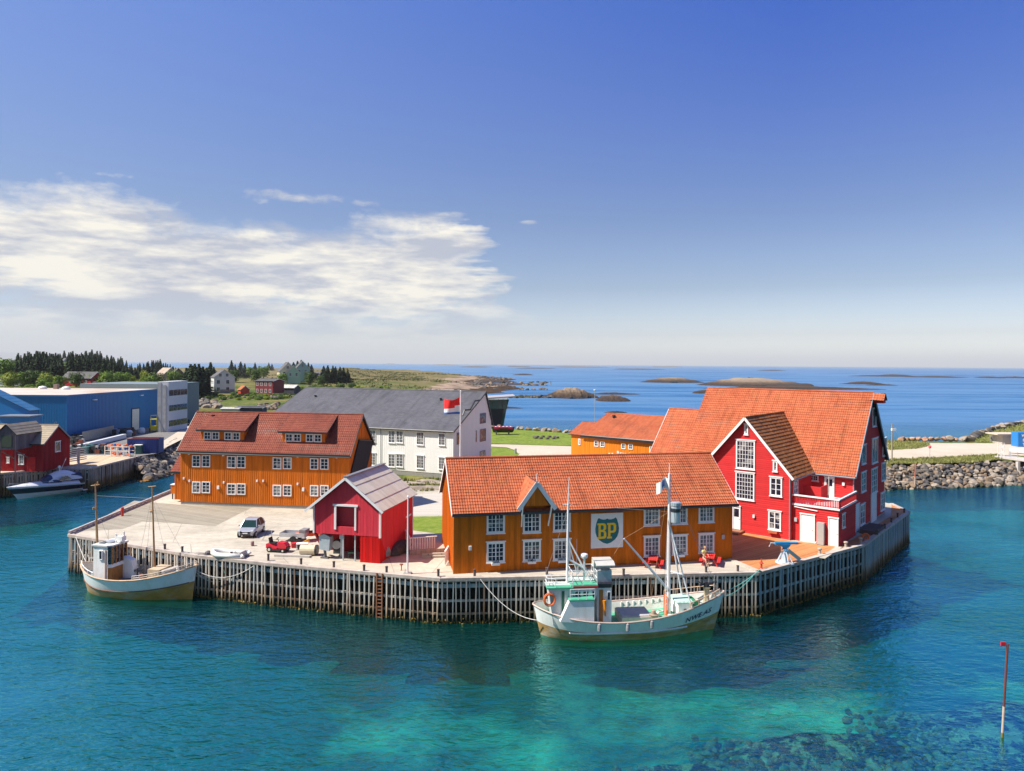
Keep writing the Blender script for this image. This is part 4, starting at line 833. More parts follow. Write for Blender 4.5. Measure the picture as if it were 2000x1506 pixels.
gl_ = N(t, 'ShaderNodeBsdfGlossy'); t.links.new(mix_c(t, farf, (.32, .92, 1.0), (.85, .96, 1.0)), gl_.inputs['Color']); t.links.new(bp.outputs[0], gl_.inputs['Normal'])
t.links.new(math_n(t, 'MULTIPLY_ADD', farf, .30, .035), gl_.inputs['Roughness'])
df = N(t, 'ShaderNodeBsdfDiffuse'); tr = N(t, 'ShaderNodeBsdfTransparent'); tr.inputs['Color'].default_value = (.34, .93, .84, 1)
patch = wn_(.03, (1, 1), 0, 4)
near = ramp(t, patch, [(.35, (.0, .065, .085)), (.55, (.0, .09, .085)), (.7, (.0, .12, .095))])
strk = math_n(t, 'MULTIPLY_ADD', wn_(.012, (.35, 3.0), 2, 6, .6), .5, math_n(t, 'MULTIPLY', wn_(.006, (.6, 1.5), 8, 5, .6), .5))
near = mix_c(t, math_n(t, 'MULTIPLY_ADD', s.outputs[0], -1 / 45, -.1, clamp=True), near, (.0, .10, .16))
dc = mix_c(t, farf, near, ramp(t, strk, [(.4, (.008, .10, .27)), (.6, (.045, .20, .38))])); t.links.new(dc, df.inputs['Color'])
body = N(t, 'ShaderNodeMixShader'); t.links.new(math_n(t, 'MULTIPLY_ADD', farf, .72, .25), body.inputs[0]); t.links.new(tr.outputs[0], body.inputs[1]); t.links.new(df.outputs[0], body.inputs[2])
ms = N(t, 'ShaderNodeMixShader')
k_ = mix_c(t, farf, (4.2, 4.2, 4.2), ramp(t, strk, [(.42, .34), (.48, .5), (.55, 1.1)]))
fs = math_n(t, 'MULTIPLY', fz.outputs[0], k_); t.links.new(math_n(t, 'MINIMUM', fs, .5), ms.inputs[0]); t.links.new(body.outputs[0], ms.inputs[1]); t.links.new(gl_.outputs[0], ms.inputs[2]); t.links.new(ms.outputs[0], out.inputs[0])
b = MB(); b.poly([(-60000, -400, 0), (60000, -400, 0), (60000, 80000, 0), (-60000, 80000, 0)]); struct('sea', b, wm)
# --- skerries
sk, t, b_, o_ = pbr('skerry_rock'); ge = N(t, 'ShaderNodeNewGeometry'); s = N(t, 'ShaderNodeSeparateXYZ'); t.links.new(ge.outputs['Position'], s.inputs[0])
n = N(t, 'ShaderNodeTexNoise', i_Scale=.25, i_Detail=8, i_Roughness=.7); t.links.new(ge.outputs['Position'], n.inputs['Vector'])
zz = math_n(t, 'MULTIPLY', math_n(t, 'ADD', s.outputs[2], math_n(t, 'MULTIPLY', math_n(t, 'SUBTRACT', n.outputs[0], .5), 4.5)), .085)
c = ramp(t, zz, [(.14, (.035, .02, .012)), (.28, (.09, .055, .028)), (.42, (.22, .16, .11)), (.64, (.30, .23, .16)), (.8, (.17, .19, .06))]); t.links.new(c, b_.inputs['Base Color'])
b_.inputs['Roughness'].default_value = .95; bp = N(t, 'ShaderNodeBump', i_Strength=1, i_Distance=.8); t.links.new(n.outputs[0], bp.inputs['Height']); t.links.new(bp.outputs[0], b_.inputs['Normal'])
def skerry(x0, x1, yw, h, dep, seed):
    p, q = G(x0, yw, 0), G(x1, yw, 0); h = min(h, 7) if seed not in (5, 2) else h; h = h * (.5 if p.y > 900 else 1.15)
    if p.y > 2500: h = p.y / 1374 * 2.4
    L_ = q.x - p.x; c_ = (p + q) / 2 + Vector((0, dep / 2, 0)); n1_, n2_ = 110, 30
    u = np.linspace(-1, 1, n1_); v = np.linspace(-1, 1, n2_); U, V = np.meshgrid(u, v); r_ = np.hypot(U, V)
    sx, sy = U * L_ / 2, V * dep / 2; k = seed * 13.7; s0 = 6.3 / max(L_, 20)
    f = fbm(U * 3.1 + k, V * 1.7 + k, 1.6, 5) * .7; f2 = fbm(U * 14 + k, V * 5 - k, 1.5, 4)
    rr2 = r_ + .28 * f + .05 * f2; z = h * (.75 * (1 - rr2 ** 1.6) + .20 * np.maximum(0, f) + .10 * f2 * (rr2 < 1)) - .15
    z = np.where(rr2 > 1, -.4 - (rr2 - 1) * 4, z)
    z = np.where(r_ > 1.02, -1.2, z); vi = np.arange(U.size).reshape(U.shape); b = MB(); b.v = [tuple(a) for a in np.stack([sx.ravel(), sy.ravel(), z.ravel()], 1)]
    b.f = [tuple(a) for a in np.stack([vi[:-1, :-1], vi[:-1, 1:], vi[1:, 1:], vi[1:, :-1]], -1).reshape(-1, 4).tolist()]; b.m = [0] * len(b.f)
    tag(b.build('skerry', sk, loc=(c_.x, c_.y, 0), fix=False), kind='structure')
for i, a in enumerate([(1062, 1178, 779, 7.2, 40), (1168, 1240, 785, 3.6, 30), (1000, 1165, 775.5, 1.6, 9), (1150, 1252, 771, 1.6, 14), (1262, 1384, 748, 7, 60), (1395, 1620, 756, 9, 110), (1380, 1730, 761, 3.4, 30), (1660, 1742, 751, 3.5, 35), (1356, 1410, 769, 3.0, 16),
                       (1700, 1815, 736, 16, 120), (1740, 1790, 734, 26, 80), (1815, 1905, 738, 9, 100), (1945, 1975, 739, 7, 80), (1985, 2040, 739, 9, 80), (1505, 1545, 724.5, 26, 200), (1205, 1300, 722, 20, 200), (985, 1040, 716.5, 30, 900), (880, 960, 717.5, 40, 900), (820, 900, 713, 60, 900),
                       (930, 1030, 798, 1.0, 8), (1000, 1092, 720, 18, 200), (1075, 1190, 717.5, 26, 400), (1290, 1330, 716.5, 30, 500), (700, 790, 711.5, 60, 1500), (1178, 1232, 807, .9, 7), (900, 1010, 757, 3.0, 60), (905, 1012, 748, 3.6, 60), (930, 1062, 752, 1.8, 20), (1000, 1045, 733, 8, 80), (1700, 1760, 753, 1.6, 14)]):
    skerry(*a, i)
# far blue mountains at the left edge of the sea
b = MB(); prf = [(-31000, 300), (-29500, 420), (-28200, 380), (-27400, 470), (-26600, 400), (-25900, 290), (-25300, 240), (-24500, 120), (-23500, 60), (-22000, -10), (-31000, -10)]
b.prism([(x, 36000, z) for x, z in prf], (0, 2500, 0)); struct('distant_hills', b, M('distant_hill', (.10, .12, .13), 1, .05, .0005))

# ------------------------------------------------------------------ timber quay
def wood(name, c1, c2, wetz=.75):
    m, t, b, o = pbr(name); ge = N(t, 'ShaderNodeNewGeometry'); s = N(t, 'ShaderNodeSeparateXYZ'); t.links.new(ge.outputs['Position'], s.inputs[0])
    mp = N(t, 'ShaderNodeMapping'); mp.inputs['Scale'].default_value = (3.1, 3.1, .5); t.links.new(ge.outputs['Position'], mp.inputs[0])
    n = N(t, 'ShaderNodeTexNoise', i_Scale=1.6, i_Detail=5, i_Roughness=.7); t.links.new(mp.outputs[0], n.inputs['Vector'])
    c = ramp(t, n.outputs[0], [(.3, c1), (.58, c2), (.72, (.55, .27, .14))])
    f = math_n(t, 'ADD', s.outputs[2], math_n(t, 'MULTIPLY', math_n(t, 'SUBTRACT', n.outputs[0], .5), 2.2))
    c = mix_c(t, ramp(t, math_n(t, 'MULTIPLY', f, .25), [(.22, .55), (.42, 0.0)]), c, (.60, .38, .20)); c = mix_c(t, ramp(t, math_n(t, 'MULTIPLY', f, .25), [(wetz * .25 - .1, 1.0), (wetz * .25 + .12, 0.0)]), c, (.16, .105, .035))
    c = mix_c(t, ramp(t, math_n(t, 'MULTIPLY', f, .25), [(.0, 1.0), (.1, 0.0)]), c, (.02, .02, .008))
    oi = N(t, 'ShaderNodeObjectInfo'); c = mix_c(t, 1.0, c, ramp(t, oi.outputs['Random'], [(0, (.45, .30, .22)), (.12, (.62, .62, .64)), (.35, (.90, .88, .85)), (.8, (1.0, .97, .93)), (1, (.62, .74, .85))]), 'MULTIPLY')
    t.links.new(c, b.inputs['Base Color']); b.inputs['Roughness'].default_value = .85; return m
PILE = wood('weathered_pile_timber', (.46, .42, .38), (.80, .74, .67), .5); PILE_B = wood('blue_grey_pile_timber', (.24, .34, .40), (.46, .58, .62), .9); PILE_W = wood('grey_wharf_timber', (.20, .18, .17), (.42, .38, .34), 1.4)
CAP = M('cap_beam', (.52, .45, .40), .85, .2, 2, dirt=(.25, .18, .14))
rnd = random.Random(5)
def quay(label, p, q, pitch, mat, group='sections of the timber quay face', ladder=None, zlow=-.1, broad=.10):
    p = Vector((p[0], p[1], 0)); q = Vector((q[0], q[1], 0)); d = q - p; L_ = d.length; a = math.degrees(math.atan2(d.y, d.x))
    t_ = thing('timber_quay', label, 'quay', p, a, group); n_ = int(L_ / pitch)
    var = []
    for k in range(9):
        b = MB(); w = broad * rnd.uniform(.7, 1.25); lo = -1.3 if k < 6 else rnd.uniform(-.9, -.2); tl = rnd.uniform(-.09, .09)
        b.bar((0, -.06, lo), (tl, -.06, 3.42), w, .12, up=(0, 1, 0)); var.append(b.mesh('fender_pile', mat))
    for k in range(min(n_, 99)):
        inst('fender_pile', rnd.choice(var), t_, ((k + .5 + rnd.uniform(-.13, .13)) * L_ / min(n_, 99), rnd.uniform(-.05, .0), rnd.uniform(-.04, .03)))
    for z, h, c_ in ((2.92, .30, PILE_B), (1.75, .16, mat), (.72, .14, mat)):
        MB().box(0, .02, z - h / 2, L_, .14, z + h / 2).build('waling', c_, t_)
    MB().box(-.02, -.16, 3.36, L_ + .02, .25, 3.6).build('cap_beam', CAP, t_)
    b = MB()
    for k in range(int(L_ / 2.6) + 1): b.tube([(.3 + k * 2.6, .55, -2), (.3 + k * 2.6, .55, 3.2)], .16, 7)
    for k in range(int(L_ / 5.2)): b.bar((1 + k * 5.2, .5, 3.1), (3.4 + k * 5.2, .5, .6), .16, .12)
    b.build('bearing_piles', M('dark_pile', (.05, .04, .03), .9, .3), t_)
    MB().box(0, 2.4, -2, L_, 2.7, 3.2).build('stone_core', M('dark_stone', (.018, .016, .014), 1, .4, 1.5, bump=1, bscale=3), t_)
    if ladder is not None:
        b = MB(); x = ladder
        b.box(x - .28, -.24, -.2, x - .2, -.16, 3.6); b.box(x + .2, -.24, -.2, x + .28, -.16, 3.6)
        for k in range(12): b.box(x - .2, -.22, .05 + k * .28, x + .2, -.17, .11 + k * .28)
        b.build('ladder', M('rusty_ladder', (.30, .12, .06)), t_)
    b = MB(); r2 = random.Random(int(L_ * 10))
    for k in range(int(L_ * 26)):
        x = r2.uniform(0, L_); z = r2.uniform(-.1, .35) * r2.random(); y = r2.uniform(-.22, .05); b.poly([(x + r2.uniform(-.12, .12), y + r2.uniform(-.1, .1), z + r2.uniform(-.1, .16)) for _ in range(3)])
    b.build('seaweed', M('bladder_wrack', (.20, .13, .015), .8, .5, 4), t_, fix=False); return t_
quay('stretch of slatted timber quay face behind the small fishing boat, far left', Q[0], Q[1], .40, PILE)
quay('stretch of slatted timber quay face below the white dinghy', Q[1], Q[2], .40, PILE)
quay('stretch of slatted timber quay face with a ladder, in front of the red boathouse', Q[2], Q[3], .39, PILE, ladder=10.2)
quay('long stretch of slatted timber quay face behind the white and green cutter', Q[3], Q[4], .36, PILE)
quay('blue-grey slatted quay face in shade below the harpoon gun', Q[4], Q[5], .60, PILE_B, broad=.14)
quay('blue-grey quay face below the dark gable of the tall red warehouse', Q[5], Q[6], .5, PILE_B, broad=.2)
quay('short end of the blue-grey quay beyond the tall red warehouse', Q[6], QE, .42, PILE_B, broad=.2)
quay('left flank of the main quay along the inlet', QL, Q[0], .5, PILE)
# kerb along the inlet side
b = MB(); d_ = (QL - Q[0]); n_ = 24
b.bar(Q[0] + Vector((0, 0, .28)), QL + Vector((0, 0, .28)), .22, .2)
for k in range(n_): p = Q[0] + d_ * (k + .5) / n_; b.bar(p + Vector((0, 0, .0)), p + Vector((0, 0, .2)), .18, .18)
tag(b.build('kerb_rail', M('kerb_timber', (.42, .38, .38), .85, .2, 2)), 'low grey timber kerb rail along the inlet side of the quay', 'kerb')
# mooring posts
bm_ = MB(); bm_.tube([(0, 0, 0), (0, 0, .5)], .1, 8); bm_.tube([(0, 0, .5), (0, 0, .58)], .12, 8); POST = bm_.mesh('mooring_post', M('tarred_post', (.10, .075, .075), .8, .3))
bm_ = MB(); bm_.lathe([(.2, 0), (.2, .06), (.12, .1), (.11, .4), (.19, .46), (.19, .56), (.1, .6)]); BOL = bm_.mesh('bollard', M('pale_bollard', (.45, .38, .32), .7, .2))
near_ = {452: 'by the bow of the small fishing boat', 524: 'below the ride-on mower', 588: 'left of the boathouse undercroft', 652: 'under the open boathouse hatch', 711: 'below the red storeroom', 755: 'left of the white flagpole', 856: 'just left of the ochre store', 927: 'near the mooring rope of the cutter', 1068: 'behind the stern of the cutter', 1218: 'behind the cargo hatch of the cutter', 1379: 'between the cutter bow and the seated person', 1441: 'left of the red deck corner'}
for px, py in ((322, 1075), (356, 1080), (357, 1080), (452, 1091), (524, 1095), (588, 1104), (652, 1110), (711, 1117), (755, 1120), (856, 1126), (927, 1126), (1068, 1122), (1218, 1125), (1379, 1120), (1441, 1118)):
    if px == 357: continue
    tag(inst('mooring_post', POST, None, G(px, py)), 'short dark mooring post on the quay edge ' + near_.get(px, 'behind the foremast of the small fishing boat' if px == 322 else 'between the fishing boat foremast and its bow'), 'mooring post', 'mooring posts along the quay edge')
for (px, py), w in (((1601, 1083), 'pale round bollard right of the harpoon gun'), ((1652, 1070), 'pale round bollard before the corner of the red porch'), ((1681, 1062), 'pale round bollard beside the orange buoy')):
    tag(inst('bollard', BOL, None, G(px, py)), w, 'bollard', 'pale bollards on the red deck')
for i, (px, py) in enumerate(((1713, 1046), (1728, 1034), (1741, 1022), (1753, 1012), (1766, 1003))):
    tag(inst('mooring_post', POST, None, G(px, py)), 'dark mooring post on the shaded deck edge, number %s from the front' % ('one two three four five'.split()[i]), 'mooring post', 'mooring posts along the quay edge')
# ------------------------------------------------------------------ buildings farther off
BLUE = M('blue_cladding', (.0, .15, .42), .45, .06, 1); BLUEG = M('concrete_grey', (.42, .43, .44), .8, .08, 1, dirt=(.2, .2, .2)); ROOFB = M('felt_roof', (.52, .47, .41), .9, .1, .3, dirt=(.38, .22, .12), dscale=.08, damt=.6)
h = thing('blue_factory_hall', 'large blue clad factory hall with a flat beige roof', 'factory', (-93.6, 148, 3.4), 0)
b = MB(); b.box(-60, 0, -.3, 0, 40, 9.6)
for k in range(72): y = .3 + k * .55; b.box(0, y, 0, .04, y + .12, 9.5)
for k in range(60): x = -.5 - k * .55; b.box(x - .12, -.04, 0, x, 0, 9.5)
b.build('wall', BLUE, h)
b = MB(); b.poly([(-60.2, -.2, 9.75), (.2, -.2, 9.75), (.2, 40.2, 9.75), (-60.2, 40.2, 9.75)]); b.build('roof', ROOFB, h)
b = MB(); b.box(-60.2, -.25, 9.5, .25, .0, 9.85); b.box(.0, .0, 9.5, .25, 40.2, 9.85); b.build('roof_edge', M('edge_blue', (.02, .12, .36), .4), h)
f = Fr((-93.6, 148), 0, 3.4)
y0 = f.Rt(257, 820)[0]; y1 = f.Rt(271, 820)[0]; MB().box(.05, y0, 0, .12, y1, 5.2).build('roller_door', M('pale_door', (.55, .60, .62), .5), h)
b = MB(); b.box(.04, y0 - .25, 0, .16, y0, 5.4); b.box(.04, y1, 0, .16, y1 + .25, 5.4); b.box(.04, y0, 5.2, .16, y1, 5.45); b.build('door_frame', M('dark_blue', (.01, .03, .12)), h)
for px, py in ((180, 782), (272, 773)):
    y, z = f.Rt(px, py); MB().box(.04, y, z, .5, y + 1.2, z + .2).build('wall_lamp', WHITE, h)
for i, (px, py, r_) in enumerate(((83, 760, 1.0), (129, 761, 1.0), (190, 753, .8), (230, 754, .9))):
    p = G(px, py, 13.1); MB().lathe([(r_, 0), (r_, .35), (r_ * .8, .6), (r_ * .3, .75), (.01, .8)], (p.x + 93.6, p.y - 148, 9.75), 16).build('roof_dome', WHITE, h)
for px, py in ((110, 760), (186, 754), (205, 753)):
    p = G(px, py, 13.1); MB().box(p.x + 93.1, p.y - 148.5, 9.75, p.x + 94.1, p.y - 147.5, 11).build('vent_box', M('rusty_grey', (.3, .22, .18)), h)
MB().box(-22, 40.3, 0, .2, 62, 11.0).build('rear_wall', M('pale_grey_cladding', (.17, .22, .24), .7), h)
b = MB()
for x0_, z0_, x1_, z1_, y_ in ((-20.2, 6.6, -19.5, 9.0, -.15), (-4.0, -.3, -2.2, 4.3, -1.2)):
    for o_ in (0, .35): b.bar((x0_ + o_, y_, z0_), (x1_ + o_, y_ + .9 * (z0_ < 0), z1_), .06, .06)
b.build('ladder', M('galvanised', (.55, .56, .58), .4, metal=.5), h)
o = thing('office_tower', 'white and grey three-storey office block with ribbon windows at the end of the blue hall', 'office building', (-83, 170, 3.4), 0)
b = MB(); b.box(-2.5, 0, 0, 0, 10, 12.2); b.build('wall', M('office_white', (.62, .64, .68), .6, .03), o)
b = MB(); b.box(-2.55, -.15, 0, -1.7, 10.1, 12.0); b.box(-1.3, -.2, 0, -.5, -.05, 11.4); b.build('grey_pilaster', BLUEG, o)
for z in (1.3, 5.0, 8.7):
    w_ = MB().box(.02, .4, z, .08, 9.7, z + 1.4).build('ribbon_window', GLASS, o); b = MB(); [b.box(.08, y, z, .12, y + .08, z + 1.4) for y in (2.2, 4.2, 6.0, 7.9)]; b.build('mullion', BLUEG, w_)
a = thing('blue_annex', 'lower blue gabled annex with a railed platform in front of the blue factory hall', 'building', (-99, 125, 3.4), 0)
b = MB(); b.prism([(0, 0, 0), (13.2, 0, 0), (13.2, 0, 8.2), (6, 0, 11.6), (0, 0, 8.3)], (0, 2.5, 0)); b.build('wall', BLUE, a)
for s_ in (0, 1):
    p = [(-.3, -.3, 8.2), (-.3, 2.8, 8.2), (6, -.3, 11.7), (6, 2.8, 11.7)] if s_ == 0 else [(13.5, -.3, 8.1), (13.5, 2.8, 8.1), (6, -.3, 11.7), (6, 2.8, 11.7)]
    q = (p[1], p[0], p[3], p[2]) if s_ == 0 else tuple(p)
    roof_plane('roof', a, *q, tiles('blue_sheet_roof', (.02, .12, .28), (.04, .16, .34), (.3, .3, .3), lamt=.1), 1, 1.2, 0, .02)
b = MB(); b.box(10.4, -3.2, 4.6, 15.4, 0, 7.3); b.build('loading_box', BLUE, a); b = MB(); b.box(10, -3.6, 7.3, 15.9, 0, 7.5); b.build('canopy', M('canopy_grey', (.16, .2, .26)), a)
b = MB(); b.box(8.5, -5, 4.4, 17.2, 0, 4.6); b.build('platform', M('steel_blue', (.03, .06, .14)), a)
b = MB()
for x in np.arange(8.5, 17.2, .9): b.box(x, -5, 4.6, x + .05, -4.95, 5.7)
for z in (5.1, 5.65): b.box(8.5, -5, z, 17.2, -4.95, z + .05)
for x in (9.5, 16.5): b.box(x, -4.8, 0, x + .2, -4.6, 4.4)
b.build('railing', M('dark_rail', (.05, .06, .08)), a)

# left quay and worn red boathouse
for p, q, l in ((( -104, 96.5), (-80, 101), 'grey timber quay under the motor cruiser, far left'), ((-80, 101), (-72, 110.8), 'grey timber quay below the worn red boathouse'), ((-72, 110.8), (-66.4, 110.8), 'short front face of the grey plank wharf'), ((-66.4, 110.8), (-66.4, 125), 'side of the grey plank wharf facing the inlet')):
    quay(l, p, q, .36, PILE_W, 'grey quay faces across the inlet', broad=.27)
wd = [(-104, 96.5), (-80, 101), (-72, 110.8), (-66.4, 110.8), (-66.4, 125), (-72, 127), (-110, 122)]
struct_sheet('plank_wharf_deck', wd, 3.5, planks('sunlit_planks', (.50, .36, .22), (.66, .50, .34), .4, 75), .25)
f = Fr((-86.5, 107.6), 0)
rb = house('worn_red_boathouse', 'weathered red boathouse with old shingle roof on the left quay', 'boathouse', f, 14.9, 6.4, 4.35, 6.7, RED3, SHEET2, base=0, tw=.5, rh=.5, amp=0, pitch=.25, barge=M('grey_barge', (.35, .32, .30)), over=.3, gover=.25)
f2 = Fr((-86.5, 107.6), 0)
wpx(rb, f, 'F', 37, 888, 47, 907, 2, 3, fw=.14); wpx(rb, f, 'R', 107, 862, 117, 882, 1, 1, off=14.9, fw=.12); y0, _ = f.F(54, 900); door(rb, 'F', y0, 0, y0 + 1.25, 2.1, -.05, RED)
wpx(rb, f, 'F', 14, 893, 19, 904, 1, 2, fw=.14)
b = MB(); x0, x1 = 10.3, 13.1; xc = (x0 + x1) / 2
b.prism([(x0, -3.4, 3.7), (x1, -3.4, 3.7), (x1, -3.4, 6.0), (xc, -3.4, 7.35), (x0, -3.4, 6.0)], (0, 4.5, 0)); clad(b, [(x0, 3.7), (x1, 3.7), (x1, 6.0), (xc, 7.35), (x0, 6.0)], 'F', -3.4, 'v', .22)
b.build('hoist_dormer', PURP, rb); MB().box(x0 + .7, -3.46, 4.1, x1 - .6, -3.38, 5.8).build('hatch', M('dark_hatch', (.04, .05, .03)), rb)
roof_plane('dormer_roof', rb, (x0 - .2, 3, 5.9), (x0 - .2, -3.6, 5.9), (xc, 3, 7.45), (xc, -3.6, 7.45), SHEET2, .5, .5, 0, .02); roof_plane('dormer_roof', rb, (x1 + .2, -3.6, 5.9), (x1 + .2, 3, 5.9), (xc, -3.6, 7.45), (xc, 3, 7.45), SHEET2, .5, .5, 0, .02)
b = MB(); [b.bar((x, -3.2, -.0), (x, -3.2, 3.7), .13, .13) for x in (x0 + .3, x1 - .2)]; [b.bar((x, -3.2, 3.6), (x, -.2, 2.0), .12, .12) for x in (x0 + .3, x1 - .2)]; b.build('post', PURP, rb)

# houses on the rise behind
def farhouse(name, label, cat, px, py, deg, L, D, e_, r_, wm, rm, wins=(), base=.4, **k):
    p = GT(px, py); a = R(deg); o = Vector((p.x - L * math.cos(a), p.y - L * math.sin(a))); f = Fr(o, deg, p.z - .2)
    t_ = house(name, label, cat, f, L, D, e_, r_, wm, rm, base=base, tw=1.2, rh=.8, amp=0, step=.04, pitch=.8, over=.4, gover=.35, gut=False, **k)
    for pl, u, z, w, hh in wins: window(t_, f, pl, u, z, u + w, z + hh, 2, 2, {'F': -.03, 'R': L + .03}[pl], fw=.12, mid=False, head=False)
    return t_
FW = M('far_white', (.74, .74, .72), .7, .06, .5); FR_ = M('far_red', (.22, .02, .03), .7, .1, .5); FY = M('far_cream', (.75, .68, .50), .7, .05); FG = M('far_mint', (.42, .58, .48), .7, .05); FB = M('far_brown', (.20, .11, .07), .7)
TG = tiles('far_grey_roof', (.10, .10, .11), (.17, .16, .17), lamt=.2); TO = tiles('far_orange_roof', (.40, .10, .03), (.55, .17, .06))
farhouse('white_house', 'white two-storey wooden house beside the tall spruces behind the factory', 'house', 418, 768, -58, 9.5, 9.8, 8.2, 12, FW, TG, [('R', 1.2, 4.8, 1.6, 2), ('R', 5.6, 4.8, 1.6, 2), ('R', 2.2, 8.4, 1.4, 1.7), ('R', 5.4, 8.4, 1.4, 1.7), ('R', 1.2, 1.2, 1.6, 2), ('R', 5.6, 1.2, 1.6, 2), ('F', 2, 4.6, 1.4, 1.8), ('F', 6, 4.6, 1.4, 1.8)], base=2)
farhouse('dark_red_house', 'dark red two-storey house with two rows of white windows', 'house', 533, 772, -18, 10.5, 9, 7.2, 8.2, FR_, TG, [('F', u, z, 1.3, 1.8) for u in (.6, 3.1, 5.6, 8.2) for z in (1.4, 4.8)])
farhouse('red_shed', 'tiny bright red shed with an orange roof between the white and the dark red house', 'shed', 470, 773, -50, 3.6, 4.2, 3.2, 5.0, M('far_bright_red', (.55, .04, .02)), TO)
farhouse('garage', 'low dark garage with a pale roof right of the dark red house', 'garage', 574, 770, -15, 7.5, 6, 3.4, 4.8, M('far_dark', (.05, .05, .08)), tiles('far_pale_roof', (.5, .5, .48), (.62, .62, .6)))
farhouse('white_villa', 'cream villa with a steep grey gable beside the mint-green houses', 'house', 546, 748, -62, 9, 10.5, 7.5, 13, FY, TG, [('R', 2, 5, 1.6, 2.2), ('R', 6, 5, 1.6, 2.2), ('R', 4, 9, 1.6, 1.8)])
farhouse('green_villa', 'pale mint-green house with steep gable, left of its twin', 'house', 560, 750, -72, 8, 8, 7, 11.5, FG, TG, [('R', 1.4, 5, 1.4, 2), ('R', 5, 5, 1.4, 2)])
farhouse('green_villa', 'pale mint-green house with steep gable and chimney, nearest the dark pines', 'house', 577, 746, -66, 9, 9, 8.5, 13.5, FG, TG, [('R', 1.6, 6, 1.4, 2), ('R', 5.6, 6, 1.4, 2), ('R', 3.6, 9.8, 1.4, 2)])
farhouse('brown_house', 'brown house with a dark roof half hidden behind round shrubs', 'house', 628, 742, -20, 14, 8, 4.5, 7.5, FB, TG)
farhouse('white_cottage', 'small white cottage peeping out right of the tall dark spruces', 'house', 406, 742, -55, 8, 8, 6, 10, FW, TG, [('R', 2, 3, 1.4, 2), ('R', 5, 3, 1.4, 2)])
farhouse('turreted_house', 'white house with pointed roof among the trees at the edge of the spruce wood', 'house', 112, 741, -50, 8, 9, 7.5, 13, FW, TG, [('R', 1.5, 4, 1.4, 2), ('R', 5.5, 4, 1.4, 2), ('F', 2, 4, 1.4, 2)])
farhouse('red_house', 'bright red house with grey roof standing above the blue factory roof', 'house', 177, 755, -12, 18, 9, 4.6, 7.8, M('far_crimson', (.50, .01, .03)), TG, [('F', u, 2, 1.6, 1.4) for u in (5, 8, 11, 14)])
farhouse('low_white_building', 'long low pale building among bushes at the left edge', 'building', 64, 756, -5, 22, 8, 3, 4.2, FW, TG)
farhouse('brown_roofed_house', 'house with a pale brown roof right of the spruce wood', 'house', 318, 748, -40, 10, 9, 5, 9, M('far_tan', (.5, .38, .28)), tiles('far_tan_roof', (.40, .32, .26), (.5, .42, .35)), [('R', 3, 3, 1.5, 1.5)])
farhouse('brown_roofed_house', 'dark gabled house just behind the office block', 'house', 334, 748, -60, 8, 8, 5, 9, FB, TG, [('R', 3, 3.5, 1.6, 1.6)])
farhouse('navy_shed', 'long low navy shed with white stripes beyond the tiled roof ridge', 'shed', 511, 812, -4, 8.5, 4, 2.6, 2.9, M('far_navy', (.03, .05, .11)), tiles('far_navy_roof', (.08, .09, .12), (.12, .13, .16)))
farhouse('white_kiosk', 'row of low white cabins left of the navy shed', 'shed', 465, 812, -4, 5.5, 3, 2.3, 2.6, FW, tiles('far_pale_roof', (.5, .5, .48), (.62, .62, .6)))
# glass pavilion by the shore behind the white warehouse
p = G(938, 832, 3.4); gp = thing('glass_pavilion', 'dark modern pavilion with tilting glass front by the sea behind the white warehouse', 'pavilion', (p.x - .5, p.y, 3.4), 3)
f = Fr((p.x - .5, p.y), 3, 3.4); x1b = f.F(977, 830)[0]; x1t, zt = f.F(990, 778); xr, zr = f.F(1006, 774); zl = f.F(950, 780)[1]
x0 = -1
b = MB(); b.prism([(x0, 0, 0), (x1b, 0, 0), (x1b + 1.0, 0, zl - 2.6), (x0, 0, zl - 2.6)], (0, 9, 0)); b.build('wall', M('dark_cladding', (.02, .022, .03)), gp)
b = MB(); b.prism([(x0, -.05, zl - 2.6), (x1t, -.05, zl - 2.6), (x1t + .6, -.05, zt - .3), (x0, -.05, zl - .4)], (0, 9, 0)); b.prism([(x1b, .3, 0), (x1b + .9, .3, 0), (x1t + .4, .3, zt - .5), (x1t - 1.5, .3, zt - .5)], (0, 8.6, 0)); b.build('glazing', M('teal_glass', (.01, .09, .11), .1, .3, .5), gp)
b = MB(); [b.bar((x0 + (x1t - x0) * k / 7, -.12, zl - 2.6), (x0 + (x1t - x0) * k / 7 + .2, -.12, zl - .4 + .1 * k), .14, .1) for k in range(8)]; b.build('mullion', M('teal_frame', (.02, .07, .08)), gp)
b = MB(); b.prism([(x0 - 1, -1.4, zl - .3), (xr, -1.4, zr - .1), (xr, -1.4, zr + .15), (x0 - 1, -1.4, zl + .2)], (0, 12, 0)); b.build('roof', M('pavilion_roof', (.35, .33, .36), .7), gp)

